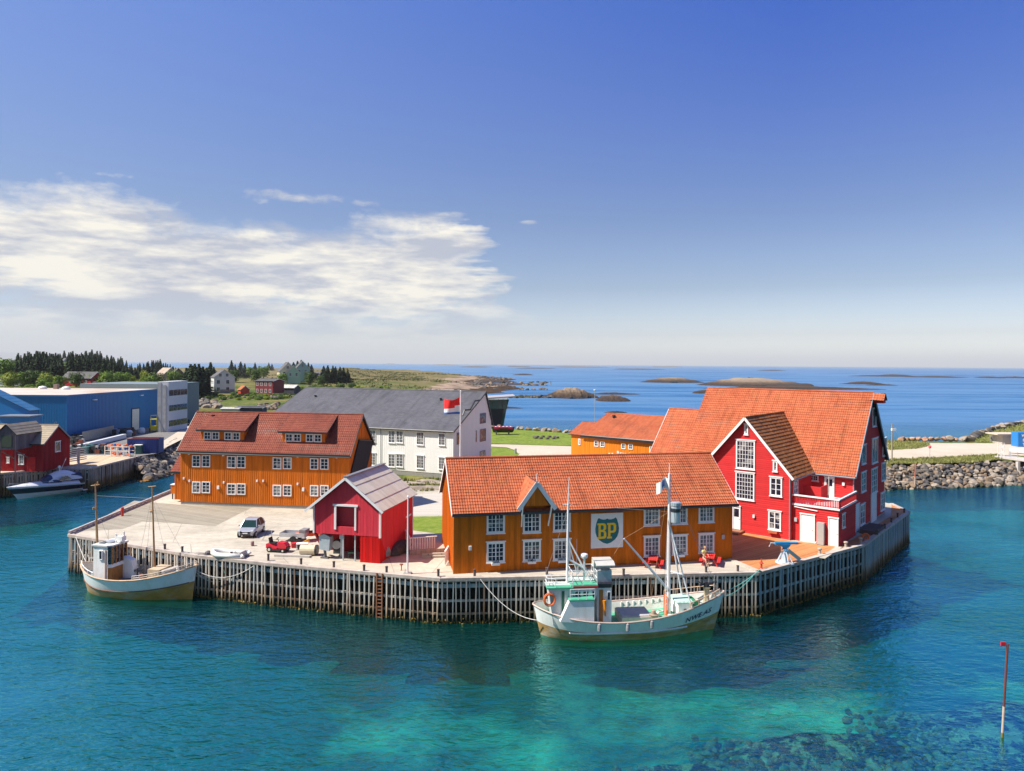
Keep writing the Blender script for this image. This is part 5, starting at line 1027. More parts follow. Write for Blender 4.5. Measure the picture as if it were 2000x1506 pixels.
# ------------------------------------------------------------------ rocks
import bmesh
def rock_mesh(seed, mat):
    r_ = random.Random(seed); bm = bmesh.new(); bmesh.ops.create_icosphere(bm, subdivisions=2, radius=1)
    pl = []
    for _ in range(11):
        d = Vector([r_.gauss(0, 1) for _ in range(3)]).normalized(); pl.append((d, r_.uniform(.55, .9)))
    for v in bm.verts:
        for d, k in pl:
            t_ = v.co.dot(d)
            if t_ > k: v.co -= d * (t_ - k)
        v.co.x *= 1.15; v.co.z *= .8
    me = bpy.data.meshes.new('rock'); bm.to_mesh(me); bm.free(); me.materials.append(mat); return me
ST = [M('rock_grey', (.13, .115, .10), .95, .3, 2, bump=.6, bscale=4, dirt=(.10, .08, .07), damt=.6, dscale=1.5), M('rock_tan', (.25, .18, .12), .95, .3, 2, bump=.6, bscale=4, dirt=(.15, .10, .08), damt=.5, dscale=1.5), M('rock_pale', (.31, .26, .21), .95, .2, 2, bump=.6, bscale=4, dirt=(.3, .25, .2), damt=.5), M('rock_dark', (.08, .075, .08), .95, .3, 2, bump=.6, bscale=4), M('rock_rust', (.40, .20, .11), .95, .25, 2, bump=.6, bscale=4, dirt=(.6, .5, .4), damt=.5), M('rock_weedy', (.05, .045, .02), .9, .5, 2, bump=.6, bscale=4)]
RM = {(i, j): rock_mesh(i * 7 + j, ST[i]) for i in range(6) for j in range(3)}
rr = random.Random(11)
def put_rock(p, s_, kinds, label, group, name='boulder'):
    o = inst(name, RM[(rr.choice(kinds), rr.randrange(3))], None, p, (rr.uniform(-.5, .5), rr.uniform(-.5, .5), rr.uniform(0, 6.3)), (s_ * rr.uniform(.8, 1.25), s_ * rr.uniform(.8, 1.25), s_ * rr.uniform(.75, 1.1)))
    return tag(o, label, 'boulder', group)
def merge_rocks(lst, name, label, cat='boulder'):
    V, Fc, Mi = [], [], []; off = 0
    for p, s_, k in lst:
        me = RM[(rr.choice(k), rr.randrange(3))]; co = np.empty(len(me.vertices) * 3); me.vertices.foreach_get('co', co); co = co.reshape(-1, 3)
        m = np.array((Matrix.Rotation(rr.uniform(0, 6.3), 3, 'Z') @ Matrix.Rotation(rr.uniform(-.5, .5), 3, 'X'))) * s_ * rr.uniform(.8, 1.2); co = co @ m.T + np.array(p); V += co.tolist()
        Fc += [tuple(i + off for i in q_.vertices) for q_ in me.polygons]; off += len(co); Mi += [ST.index(me.materials[0])] * len(me.polygons)
    b = MB(); b.v, b.f, b.m = V, Fc, Mi; return tag(b.build(name, ST, fix=False), label, cat, kind='stuff')
def riprap(top, foot, n, kinds, label, group, smin=.35, smax=.95, rows=6, solo=120, rest=''):
    al = []
    for r_ in range(rows):
        m = n // rows
        for k in range(m):
            t_ = (k + rr.uniform(.1, .9)) / m; s_ = (r_ + rr.uniform(.1, .9)) / rows
            def pl(l):
                u = t_ * (len(l) - 1); i = min(int(u), len(l) - 2); return Vector(l[i]).lerp(Vector(l[i + 1]), u - i)
            p = pl(top).lerp(pl(foot), s_); sz = rr.uniform(smin, smax) * (1 + .25 * (r_ >= rows - 3)); kk = kinds if r_ < rows - 1 else kinds + [5]
            al.append((p + Vector((0, 0, .05)), sz, kk))
    al.sort(key=lambda a_: -a_[1])
    for p, sz, kk in al[:solo]: put_rock(p, sz, kk, label, group)
    merge_rocks(al[solo:], 'rubble', rest)
riprap([(60, 121, 2.9), (66, 121.8, 3.05), (78, 124.5, 3.1), (90, 128.3, 3.1), (100, 131, 2.9)], [(58, 114, -.15), (63, 116.4, -.15), (76, 118.8, -.15), (88, 121.8, -.15), (100, 125, -.15)], 700, [0, 0, 1, 1, 2, 3], 'large angular stone in the sunlit riprap slope right of the tall red warehouse', 'large stones of the right-hand riprap slope', .24, .66, 9, 150, 'smaller rubble filling the sunlit riprap slope right of the tall red warehouse')
riprap([(-67, 124.5, 3), (-67.5, 131, 3), (-71, 144, 3), (-76, 160, 3)], [(-61.5, 120, -.1), (-62, 132, -.1), (-64, 146, -.1), (-69, 163, -.1)], 300, [0, 0, 3, 2, 1, 3], 'large stone in the shaded riprap slope beside the plank wharf', 'large stones of the left-hand riprap slope', .4, .95, 6, 70, 'smaller rubble filling the shaded riprap slope beside the plank wharf')
for k in range(13): p = G(270 + k * 6.2, 941 - k * 1.6 + rr.uniform(-1, 1), 0); b = MB()
seaw = MB()
for k in range(900):
    t_ = rr.random(); p = Vector((-62.3, 118.5, .1)).lerp(Vector((-61.6, 133, .1)), t_) + Vector((rr.gauss(0, .35), rr.gauss(0, .35), rr.uniform(0, .15))); seaw.poly([p + Vector((rr.uniform(-.25, .25), rr.uniform(-.25, .25), rr.uniform(-.04, .06))) for _ in range(3)])
tag(seaw.build('rockweed', M('orange_weed', (.45, .20, .02), .8, .4, 3), fix=False), 'orange-brown seaweed fringe at the foot of the left riprap', 'seaweed', kind='stuff')
for i, px in enumerate((1762, 1772, 1783, 1794, 1808, 1820, 1833, 1847, 1858, 1868, 1883, 1893)):
    put_rock(G(px, 862, 3.4) + Vector((0, .4, .5)), rr.uniform(.75, 1.05), [4] if i < 5 else [2, 4, 1], 'big %s boulder in the row between the right gravel road and the sea' % ('rust-orange' if i < 5 else 'pale'), 'rust boulders lining the sea road' if i < 5 else 'pale boulders lining the sea road')
for i in range(24):
    t_ = i / 23; q_ = [(1893, 862), (1912, 852), (1935, 842), (1965, 834), (2000, 827), (2040, 817)]; u = t_ * 5; j = min(int(u), 4); a_, c_ = q_[j], q_[j + 1]
    px, py = a_[0] + (c_[0] - a_[0]) * (u - j), a_[1] + (c_[1] - a_[1]) * (u - j); put_rock(G(px, py, 3.4) + Vector((0, 0, .5)), rr.uniform(.8, 1.3), [2, 2, 1, 0, 3], 'boulder in the curving shore wall by the grass bank at the right edge', 'boulders of the right shore wall')
for i, px in enumerate((962, 975, 1012, 1018, 1032, 1045, 1052, 1063, 1075, 1085, 1093, 1105, 1115, 1122)):
    put_rock(G(px, 836 + (px - 960) * .065, 3.4) + Vector((0, .2, .35)), rr.uniform(.55, .95), [2, 1, 2], 'pale boulder along the seaward edge of the lawn behind the white warehouse', 'boulders edging the lawn')
def scatter(n, fpx, smin, smax, kinds, name, label):
    merge_rocks([(p_ + Vector((0, 0, .2)), rr.uniform(smin, smax), kinds) for p_ in [fpx() for _ in range(n)]], name, label)
scatter(34, lambda: GT(rr.uniform(385, 432), 782 + rr.uniform(0, 16)), .7, 1.8, [0, 2, 1], 'rubble_heap', 'heap of grey rubble stones between the office block and the meadow')
scatter(26, lambda: GT(rr.uniform(440, 545), 777 + rr.uniform(-1.5, 2)), .6, 1.2, [0, 2, 1], 'field_stones', 'scattered grey field stones along the hedge above the meadow')
scatter(34, lambda: GT(rr.uniform(505, 545), 793 + rr.uniform(-4, 8)), .6, 1.3, [0, 2, 1], 'rubble_heap', 'grey rubble stones beside the navy shed')
scatter(110, lambda: G((lambda u: 985 + u * 140)(rr.random()), 776 + rr.uniform(-1.6, 1.6), 0), .8, 1.8, [3, 5, 0], 'reef', 'dark line of wave-washed rocks off the headland')
scatter(90, lambda: G(rr.uniform(930, 1080), 752 + rr.uniform(-1.2, 1.2) - rr.choice((0, 0, 4, -9)), 0), .9, 2.4, [3, 5, 1], 'reef', 'low dark reef rocks at the tip of the brown headland')
for px, py, s_ in ((806, 944, (2.2, .8, .45)), (835, 941, (1.8, .7, .5)), (858, 943, (1.6, .8, .5)), (822, 955, (2.6, .8, .55)), (850, 955, (2.4, .8, .6)), (870, 957, (1.4, .8, .6))):
    p = G(px, py, 3.5); o = inst('stone_slab', rock_mesh(px, ST[2]), None, p, (0, 0, rr.uniform(-.2, .2)), s_); tag(o, 'flat natural stone slab in the terraced edge below the white warehouse', 'stone slab', 'stone slabs below the white warehouse')

# ------------------------------------------------------------------ trees
def leafmat(name, c1, c2):
    m, t, b, o = pbr(name); ge = N(t, 'ShaderNodeNewGeometry'); n = N(t, 'ShaderNodeTexNoise', i_Scale=.35, i_Detail=4); t.links.new(ge.outputs['Position'], n.inputs['Vector'])
    rl = ramp(t, math_n(t, 'ADD', math_n(t, 'MULTIPLY', ge.outputs['Random Per Island'], .45), math_n(t, 'MULTIPLY', n.outputs[0], .6)), [(.25, c1), (.8, c2)])
    t.links.new(rl, b.inputs['Base Color']); b.inputs['Roughness'].default_value = .7; b.inputs['Specular IOR Level'].default_value = .2; return m
BARK = M('bark', (.10, .07, .05), .95, .3)
CONIF = leafmat('spruce_needles', (.012, .03, .016), (.05, .085, .035)); LEAFS = [leafmat('bright_leaves', (.07, .15, .012), (.22, .32, .04)), leafmat('dark_leaves', (.03, .07, .015), (.12, .18, .035)), leafmat('yellow_leaves', (.13, .19, .015), (.34, .38, .04))]
def conifer(seed):
    r_ = random.Random(seed); b = MB(); H = 1.0; lev = 24
    for k in range(lev):
        z = .10 + .9 * k / lev; rad = .27 * (1 - (z - .1) / .915) ** 1.0 * r_.uniform(.7, 1.2) + .006; nb = 10
        for j in range(nb):
            a = 6.283 * (j + r_.random()) / nb; rr_ = rad * r_.uniform(.65, 1.15); d = Vector((math.cos(a), math.sin(a), 0)); w = Vector((-d.y, d.x, 0)) * .05 * (.35 + 1.1 * (1 - z)) * r_.uniform(.7, 1.4)
            base = Vector((0, 0, z)); tip = d * rr_ + Vector((0, 0, z - .05 * r_.uniform(.2, 1.3))); mid = base.lerp(tip, .55) + Vector((0, 0, .012))
            b.poly([base, mid - w, tip, mid + w]); b.poly([mid, mid + w * .7 + Vector((0, 0, -.035)), tip + Vector((0, 0, -.012)), mid - w * .6 + Vector((0, 0, -.03))])
    t_ = MB(); t_.tube([(0, 0, 0), (0, 0, .95)], .016, 6, r2=.003)
    return b.mesh('crown', CONIF, fix=False), t_.mesh('trunk', BARK)
def broad(seed, mat, wide=.42, flat=1.0):
    r_ = random.Random(seed); b = MB(); blobs = []
    for _ in range(19):
        a = r_.uniform(0, 6.28); q_ = r_.random() ** .5 * wide * .62; blobs.append((Vector((math.cos(a) * q_, math.sin(a) * q_, .20 + .62 * r_.random() * flat)), r_.uniform(.14, .26)))
    for c_, q_ in blobs:
        for _ in range(95):
            d = Vector([r_.gauss(0, 1) for _ in range(3)]).normalized(); p = c_ + d * q_ * r_.uniform(.7, 1.08)
            u = d.orthogonal().normalized(); v = d.cross(u); u, v = (u * math.cos(1) + v, v - u * .5) if r_.random() > .5 else (u, v); s_ = r_.uniform(.018, .036); n_ = d * r_.uniform(-.02, .02)
            b.poly([p - u * s_, p + v * s_ + n_, p + u * s_, p - v * s_ - n_])
    t_ = MB(); t_.tube([(0, 0, 0), (.01, 0, .25), (0, .01, .5)], .028, 6, r2=.012)
    for k in range(4): a = 1.57 * k + r_.random(); t_.tube([(0, 0, .25 + .04 * k), (math.cos(a) * .2, math.sin(a) * .2, .5 + .05 * k)], .012, 5, r2=.004)
    return b.mesh('crown', mat, fix=False), t_.mesh('trunk', BARK)
CON = [conifer(i) for i in range(5)]; BRD = [broad(i, LEAFS[i % 3]) for i in range(6)]; SHB = [broad(20 + i, LEAFS[i % 3], .6, .5) for i in range(3)]
def tree(k, px, py, hp, label, cat, group, name, sx=1):
    p = GT(px, py); hh = hp * p.y / F; c_, t_ = k; o = thing(name, label, cat, (p.x, p.y, p.z - .2), rr.uniform(0, 360), group)
    for n_, m_ in (('crown', c_), ('trunk', t_)): inst(n_, m_, o, (0, 0, 0), (0, 0, 0), (hh * sx, hh * sx, hh))
    return o
def skyline(x): return np.interp(x, [-20, 0, 40, 60, 80, 100, 140, 180, 210, 235, 250, 262, 275, 300, 330, 345], [694, 692, 689, 685, 681, 685, 685, 682, 691, 695, 703, 714, 706, 698, 705, 714])
for i in range(128):
    row = i % 4; x = 28 + (i // 4 + rr.uniform(.0, 1)) * 236 / 32; by = 732 + row * 6 + rr.uniform(-2, 2); tp = skyline(x) + rr.uniform(-3, 7) + row * 3
    tree(rr.choice(CON), x, by, by - tp, 'dark spruce in the dense wood behind the blue factory', 'spruce', 'spruces of the dense wood', 'spruce_tree', rr.uniform(.95, 1.35))
for i in range(20):
    x = 266 + i * 4.1 + rr.uniform(-2, 2); by = 742 + rr.uniform(-4, 4); tree(rr.choice(CON), x, by, by - skyline(x) - rr.uniform(-3, 5), 'dark spruce in the thinner row above the office block', 'spruce', 'spruces above the office block', 'spruce_tree', 1.1)
for l, g, xs_ in (('tall dark spruce in the clump left of the white two-storey house', 'spruces left of the white house', ((364, 772, 62), (372, 774, 66), (380, 776, 73), (388, 775, 68), (396, 772, 60), (376, 776, 68), (383, 778, 60), (403, 764, 50), (411, 762, 56), (417, 764, 50))),
                  ('dark pine in the loose row between white house and cream villa', 'pines of the loose row', ((452, 737, 34), (459, 738, 30), (470, 737, 34), (478, 738, 32), (498, 730, 24), (506, 732, 20), (525, 724, 18), (531, 724, 14))),
                  ('dark pine in the clump behind the mint-green houses', 'pines behind the green houses', ((573, 738, 32), (581, 740, 36), (588, 741, 38), (595, 741, 36), (602, 742, 34), (608, 741, 30))),
                  ('dark pine in the clump right of the round shrubs', 'pines right of the round shrubs', ((632, 746, 36), (640, 748, 36), (650, 748, 38), (655, 747, 36), (664, 748, 34), (671, 748, 32), (679, 748, 30)))):
    for x, y, h_ in xs_: tree(rr.choice(CON), x, y, h_ * rr.uniform(.9, 1.05), l, 'conifer', g, 'conifer_tree', rr.uniform(1.5, 1.9))
for i, (x, y, h_, k, l) in enumerate(((8, 748, 50, 0, 'big bright green tree at the left edge'), (32, 745, 44, 1, 'darker green tree right of the big one at the left edge'), (20, 758, 34, 2, 'yellow-green bush tree at the left edge'), (63, 757, 36, 1, 'round green tree above the blue roof left of the spires of the wood'), (85, 765, 28, 3, 'low spreading tree left of the bright red house'), (100, 768, 24, 0, 'green bush in front of the bright red house'), (133, 748, 42, 3, 'large round bright green tree right of the white turreted house'), (158, 745, 26, 5, 'small yellow tree at the edge of the spruce wood'), (173, 745, 30, 2, 'bright yellow-green tree above the red house roof'), (213, 752, 30, 0, 'green tree at the foot of the spruce wood'), (282, 748, 26, 2, 'yellow-green tree above the factory roof'), (272, 752, 18, 1, 'low green tree above the factory roof'), (350, 752, 26, 4, 'green tree beside the office block'), (337, 750, 28, 0, 'green tree behind the dark gabled house'),
                                  (455, 747, 26, 1, 'green tree right of the white two-storey house'), (488, 738, 22, 3, 'round pale green tree by the meadow'), (500, 746, 26, 4, 'grey-green willow above the dark red house'), (515, 740, 26, 0, 'dark green tree left of the cream villa'), (552, 750, 22, 3, 'bush below the mint-green houses'), (603, 752, 28, 4, 'round blue-green shrub below the brown house'), (627, 754, 22, 4, 'round grey-green shrub right of the other'), (622, 762, 16, 3, 'low green shrub in front of the round shrubs'), (645, 763, 14, 1, 'low dark shrub above the slate roof'), (700, 762, 14, 1, 'wide dark shrub at the edge of the heath'), (728, 764, 13, 4, 'wide shrub above the slate roof near the shingle'), (665, 758, 14, 0, 'green shrub below the dark pines'))):
    tree(BRD[k] if h_ > 20 else SHB[i % 3], x, y, h_, l, 'tree' if h_ > 17 else 'shrub', None, 'broadleaf_tree' if h_ > 17 else 'shrub', 1.1 if h_ > 20 else 1.5)
for i in range(16):
    x = [4, 22, 48, 56, 74, 92, 116, 148, 182, 196, 208, 226, 240, 254, 292, 306][i]; tree(BRD[(0, 2, 3, 4)[i % 4]], x, 752 + (i * 7) % 9, 22 + (i * 5) % 13, 'rounded light green tree in the belt before the dark spruce wood', 'tree', 'light trees before the spruce wood', 'broadleaf_tree', 1.35)
for i in range(70):
    x = rr.uniform(365, 560); y = 777 + rr.uniform(-5, 5); tree(SHB[rr.randrange(3)], x, y, rr.uniform(7, 12), 'low green bush in the hedge above the meadow', 'bush', 'bushes of the meadow hedge', 'bush', 1.3)
for i in range(40):
    x = rr.uniform(0, 110) if i < 26 else rr.uniform(560, 760); y = 764 + rr.uniform(-10, 4); tree(SHB[rr.randrange(3)], x, y, rr.uniform(8, 16), 'green bush in the thicket behind the blue factory' if i < 26 else 'green bush on the heath beyond the slate roof', 'bush', 'bushes of the factory thicket' if i < 26 else 'bushes on the heath', 'bush', 1.4)
# ------------------------------------------------------------------ boats
def boat_frame(a, b_, z=0):
    a = G(*a, z); c = G(*b_, z); d = c - a; return Fr(a, math.degrees(math.atan2(d.y, d.x)), z), d.length
class Hull:
    def __init__(s, L, B, sheer, band, rake=.5, px=2.3, ps=4.0, pk=.42, keel=-.9):
        s.L, s.B, s.sheer, s.band, s.rake, s.px, s.ps, s.pk, s.keel = L, B, sheer, band, rake, px, ps, pk, keel
    def hb(s, t):
        c = .42
        f = 1 - ((t - c) / (1 - c)) ** s.px if t > c else 1 - ((c - t) / c) ** s.ps
        return s.B / 2 * max(f, 0) ** .75
    def pt(s, t, z, side=-1, off=0):
        sh = s.sheer(t); w = max(0, min(1, (z - s.keel) / (sh - s.keel))); fl = .30 + .55 * max(0, (t - .55) / .45) ** 1.3 + .15 * max(0, (.25 - t) / .25)
        y = s.hb(t) * w ** fl
        x = t * s.L + s.rake * (z - .8) * (t ** 6) * .5 - .25 * (z - .8) * (1 - t) ** 8
        return Vector((x, side * (y + off), z))
    def build(s, parent, mt, mb, cap, deckm, inner, dz=.75, ns=44):
        b = MB(); ts = [0.5 - .5 * math.cos(math.pi * k / ns) for k in range(ns + 1)]
        for side in (-1, 1):
            rows = 13; base = len(b.v)
            for t in ts:
                sh = s.sheer(t); bd = s.band(t); zs = [s.keel + (bd - s.keel) * k / 6 for k in range(6)] + [bd + (sh - bd) * k / 6 for k in range(7)]
                b.v += [tuple(s.pt(t, z, side)) for z in zs]
            for i in range(ns):
                for k in range(rows - 1):
                    q = (base + i * rows + k, base + (i + 1) * rows + k, base + (i + 1) * rows + k + 1, base + i * rows + k + 1)
                    b.f.append(q); b.m.append(1 if k < 6 else 0)
        hull = b.build('hull', [mt, mb], parent, smooth=True)
        b = MB(); rings = []
        for side in (-1, 1):
            pts = [s.pt(t, s.sheer(t), side, .02) for t in ts]; b.tube(pts, .07, 5)
        b.build('cap_rail', cap, parent)
        b = MB()
        for side in (-1, 1):
            base = len(b.v)
            for t in ts:
                sh = s.sheer(t); p0 = s.pt(t, sh - .02, side, -.10); p1 = s.pt(t, sh - dz, side, -.10); b.v += [tuple(p0), tuple(p1)]
            for i in range(ns): b.f.append((base + 2 * i, base + 2 * i + 1, base + 2 * i + 3, base + 2 * i + 2)); b.m.append(0)
        b.build('bulwark', inner, parent)
        b = MB(); base = 0
        for t in ts:
            sh = s.sheer(t); p = s.pt(t, sh - dz, -1, -.05); q = s.pt(t, sh - dz, 1, -.05); b.v += [tuple(p), tuple(q)]
        for i in range(ns): b.f.append((2 * i, 2 * i + 2, 2 * i + 3, 2 * i + 1)); b.m.append(0)
        b.build('deck', deckm, parent); return hull
HW = M('hull_white', (.88, .89, .90), .45, .04, 1, dirt=(.60, .52, .42), damt=.35, dscale=.9, stretch=(1, 1, .4)); WORN = M('worn_planking', (.42, .25, .09), .8, .3, 2, dirt=(.55, .50, .42), damt=.7, dscale=1.2, stretch=(.4, 1, 1.5))
OCH = M('ochre_planking', (.46, .23, .05), .75, .3, 1.5, dirt=(.42, .38, .30), damt=.65, dscale=.9, stretch=(.5, 1, 1)); VARN = M('varnished_wood', (.38, .15, .03), .5, .25, 3, stretch=(3, 3, .5)); CAPW = M('cap_rail_wood', (.62, .42, .28), .7, .2, 3)
GREEN = M('deck_green', (.08, .40, .25), .6, .1, 2); GALV = M('galvanised_metal', (.50, .52, .55), .35, .1, 2, metal=.4); DGREY = M('dark_grey_deck', (.10, .11, .12), .8, .2); MAST = M('white_mast', (.82, .82, .84), .4, .03); MASTW = M('oiled_mast', (.42, .23, .10), .6, .15, 3); ORB = M('buoy_orange', (.75, .15, .04), .6, .05); ROPEM = M('rope', (.62, .60, .58), .9, .1); REDP = M('signal_red', (.60, .02, .03), .5, .05)
def rail(parent, pts, h, m=MAST, r=.025, rows=2, step=1):
    b = MB()
    for k in range(1, rows + 1): b.tube([Vector(p) + Vector((0, 0, h * k / rows)) for p in pts], r, 5)
    for p in pts[::step]: b.tube([Vector(p), Vector(p) + Vector((0, 0, h))], r, 5)
    return b.build('railing', m, parent)
def wires(parent, segs, m=None, r=.011, name='rigging'):
    b = MB(); [b.tube([p, q], r, 4) for p, q in segs]; return b.build(name, m or M('wire_grey', (.32, .31, .30), 1, .05, spec=0), parent)
# cutter by the ochre store
f, L = boat_frame((1050, 1238), (1400, 1227)); CU = thing('fishing_cutter', 'big white fishing cutter with green decks, two white masts and NWE.AS on the bow', 'fishing boat', (f.o.x, f.o.y, 0), math.degrees(f.a))
H = Hull(L, 4.7, lambda t: 1.52 + 1.35 * max(0, (t - .38) / .62) ** 2.0 + .75 * max(0, (.42 - t) / .42) ** 2, lambda t: .60 + .42 * (2 * t - 1) ** 2 + .35 * t ** 4, rake=.55)
hull = H.build(CU, HW, WORN, M('pinkish_cap', (.55, .42, .36), .7, .1), GREEN, M('bulwark_white', (.66, .66, .62), .6, .08, 2, dirt=(.35, .25, .15)), .8)
b = MB(); ts = [k / 40 for k in range(6, 33)]; b.tube([H.pt(t, .62 + .05 * math.sin(t * 3), -1, .05) for t in ts], .07, 5); b.build('rubbing_strake', HW, CU)
def on_hull(c_, t0, z0, sc_=1):
    t = t0 + c_.x / L; t = min(t, .985); z = z0(t) + c_.y; return H.pt(t, z, -1, .05 + c_.z)
text('NWE.AS', .54, M('navy_lettering', (.02, .03, .10)), hull, lambda c_: on_hull(c_, f.F(1364, 1205, -1.3)[0] / L, lambda t: H.sheer(t) - 1.08), shear=.15, ext=.005)
X_ = lambda px, py=1150, y=0: f.F(px, py, y)[0]
Z_ = lambda px, py, y=0: f.F(px, py, y)[1]
dk_ = lambda x: H.sheer(x / L) - .8
# shelter aft, side casing, wheelhouse, casing and funnel
xa, xb = X_(1066), X_(1112); zt = Z_(1085, 1146, -1)
b = MB(); b.prism([(xa + .35, -1.45, dk_(1.5)), (xb, -1.45, dk_(1.5)), (xb, -1.45, zt), (xa, -1.45, zt)], (0, 1.3, 0)); b.build('aft_house', M('house_grey_white', (.60, .62, .62), .6, .06), CU)
b = MB(); b.box(xa - .15, -1.6, zt, xb, -.9, zt + .1); b.build('deck_edge', GREEN, CU); b = MB(); b.box(xa - .1, -.9, zt, xb, .0, zt + .08); b.build('boat_deck', M('pale_deck', (.55, .60, .56)), CU); rail(CU, [(xb, -1.5, zt + .1), (xa + .5, -1.5, zt + .1), (xa - .1, -1.2, zt + .1), (xa - .1, -.5, zt + .1), (xa + .4, -.2, zt + .1), (xb, -.2, zt + .1)], .62)
MB().box(X_(1091), -1.5, dk_(1.5), X_(1096), -1.44, zt - .2).build('door', M('dark_green_door', (.01, .10, .06)), CU)
xc, xd = X_(1103, 1190, -2), X_(1160, 1190, -2); zc = Z_(1130, 1173, -2)
b = MB(); b.prism([(xc - .35, -2.12, H.sheer(.2) - .1), (xd, -2.15, H.sheer(.35) - .1), (xd, -2.1, zc), (xc + .35, -2.1, zc)], (0, 3.9, 0)); b.build('side_casing', HW, CU)
MB().box(xc + .3, -2.15, zc, xd + .02, 1.85, zc + .09).build('walkway', GREEN, CU); rail(CU, [(xc + .4 + k * .6, -2.05, zc + .09) for k in range(4)], .75)
xe, xf = X_(1112), X_(1159); zw = Z_(1135, 1146, -1)
b = MB(); b.box(xe, -1.25, zc, xf, .75, zw); b.build('wheelhouse', HW, CU)
for x0_, w_ in ((xe + .15, .5), (xe + .75, .5), (xf - .42, .3)): window(CU, f, 'F', x0_, zw - .78, x0_ + w_, zw - .2, 1, 1, -1.27, fw=.05, head=False)
b = MB(); b.box(xe - .1, -1.4, zw, xf + .05, .85, zw + .14); b.build('red_band', REDP, CU); b = MB(); b.box(xe - .1, -1.38, zw + .14, xf + .05, -.2, zw + .22); b.build('wheelhouse_roof', GREEN, CU); MB().box(xe - .1, -.2, zw + .14, xf + .05, .83, zw + .2).build('roof_rear', M('pale_roof_paint', (.58, .66, .62)), CU)
zr = zw + .22; rail(CU, [(xe, -1.3, zr), (xe + .8, -1.3, zr), (xf, -1.3, zr), (xf, .75, zr), (xe + .8, .75, zr), (xe, .75, zr), (xe, 0, zr), (xe, -1.3, zr)], .95)
xg, xh = X_(1160), X_(1192); zg = Z_(1175, 1146, -1)
b = MB(); n = 14; prof = []
for k in range(n + 1): a = -math.pi / 2 + math.pi * k / n; prof.append((xh - .35 + .35 * math.cos(a), 1.2 * math.sin(a)))
prof = [(xg, -1.2)] + prof + [(xg, 1.2)]; b.prism([(x, y, dk_(5)) for x, y in prof], (0, 0, zg - dk_(5))); b.build('engine_casing', HW, CU)
b = MB(); b.prism([(x * 1 + (.06 if x > xg else 0), y * 1.06, zg) for x, y in prof], (0, 0, .28)); b.build('black_band', BLACK, CU)
MB().box(xg + .12, -1.27, dk_(5) + .5, xg + .42, -1.2, zg - .15).build('doorway', VARN, CU)
b = MB(); b.tube([(xg + .5, -1.33, zg - .9), (xg + .55, -1.35, zg - 1.5), (xg + .6, -1.33, zg - 2.1)], .14, 7, r2=.05); b.build('oilskin', M('oilskin_orange', (.75, .27, .01)), CU)
window(CU, f, 'F', xg + .72, zg - .95, xg + 1.0, zg - .3, 1, 1, -1.22, fw=.04, head=False)
xi, xj = X_(1160), X_(1190); z0_, z1_ = zg + .28, Z_(1175, 1113, -.5)
b = MB(); b.box(xi + .05, -.75, z0_, xj, .75, z1_); b.build('funnel', GALV, CU)
b = MB(); zt2 = Z_(1175, 1097, -.5)
b.box(xi - .02, -.05, z1_, xj + .05, .8, zt2 - .05); b.prism([(xi - .02, -.85, z1_ + .35), (xi - .02, -.85, zt2 - .2), (xi - .02, -.5, zt2), (xi - .02, .8, zt2), (xi - .02, .8, zt2 - .08), (xi - .02, -.7, zt2 - .12), (xi - .02, -.75, z1_ + .35)], (xj - xi + .25, 0, 0)); b.build('funnel_hood', M('cream_hood', (.66, .64, .58), .4, .06, metal=.2), CU)
# mizzen mast, radar, struts
mx = X_(1107, 1150, -.4); ztop = Z_(1107, 985, -.4); b = MB(); b.tube([(mx, -.4, dk_(2)), (mx + .06, -.4, ztop)], .12, 10, r2=.07); b.tube([(mx + .06, -.4, ztop), (mx + .12, -.4, Z_(1110, 932, -.4))], .05, 6, r2=.02); b.tube([(mx - .35, -.4, ztop), (mx + .35, -.4, ztop)], .03, 5); b.build('mizzen_mast', MAST, CU)
b = MB(); zz = Z_(1109, 1048, -.4)
for x, y in ((X_(1150), -.9), (X_(1150), .9), (X_(1132), .9)): b.tube([(mx, -.4, zz), (x, y, zr + .1)], .05, 6)
b.tube([(X_(1110), -.4, Z_(1110, 1090)), (X_(1140), -.4, Z_(1140, 1108))], .09, 6); b.build('mast_strut', MAST, CU)
rx = X_(1139); b = MB(); b.tube([(rx, -.3, zr), (rx, -.3, Z_(1139, 1088))], .09, 8); b.lathe([(.1, 0), (.26, .03), (.3, .2), (.26, .32), (.12, .38)], (rx, -.3, Z_(1139, 1088)), 14); b.build('radar_dome', WHITE, CU)
b = MB(); b.tube([(rx - .45, -.3, Z_(1125, 1118)), (rx, -.3, Z_(1139, 1100)), (rx + .7, -.3, zr)], .03, 5); b.tube([(X_(1124), -.4, zr), (X_(1124), -.4, Z_(1124, 1050))], .012, 4); b.build('antenna', MAST, CU)
# foremast
fx = X_(1306); ztp = Z_(1305, 925); dkf = dk_(fx); b = MB(); b.tube([(fx, 0, dkf), (fx, 0, ztp)], .16, 12, r2=.09); b.tube([(fx, 0, ztp), (fx, 0, Z_(1305, 905))], .03, 6); b.build('foremast', MAST, CU)
b = MB(); zz = Z_(1308, 1030)
for y in (-1.1, 1.1): b.tube([(fx + .1, 0, zz), (X_(1345), y, dk_(X_(1345)))], .07, 8)
b.tube([(fx, 0, Z_(1306, 1115)), (X_(1325), -.7, Z_(1325, 1122, -.7))], .05, 6); b.build('mast_strut', MAST, CU)
bx_, bz_ = X_(1216), Z_(1216, 1050); b = MB(); b.tube([(fx - .1, -.1, Z_(1300, 1150)), (bx_, -.3, bz_)], .11, 8, r2=.06); b.build('derrick_boom', MAST, CU)
b = MB()
for y0_, x_ in ((-1.9, -.9), (-1.2, -.5)): b.tube([(fx - .1, 0, Z_(1300, 1010)), (fx + x_, y0_, H.sheer(fx / L))], .015, 4)
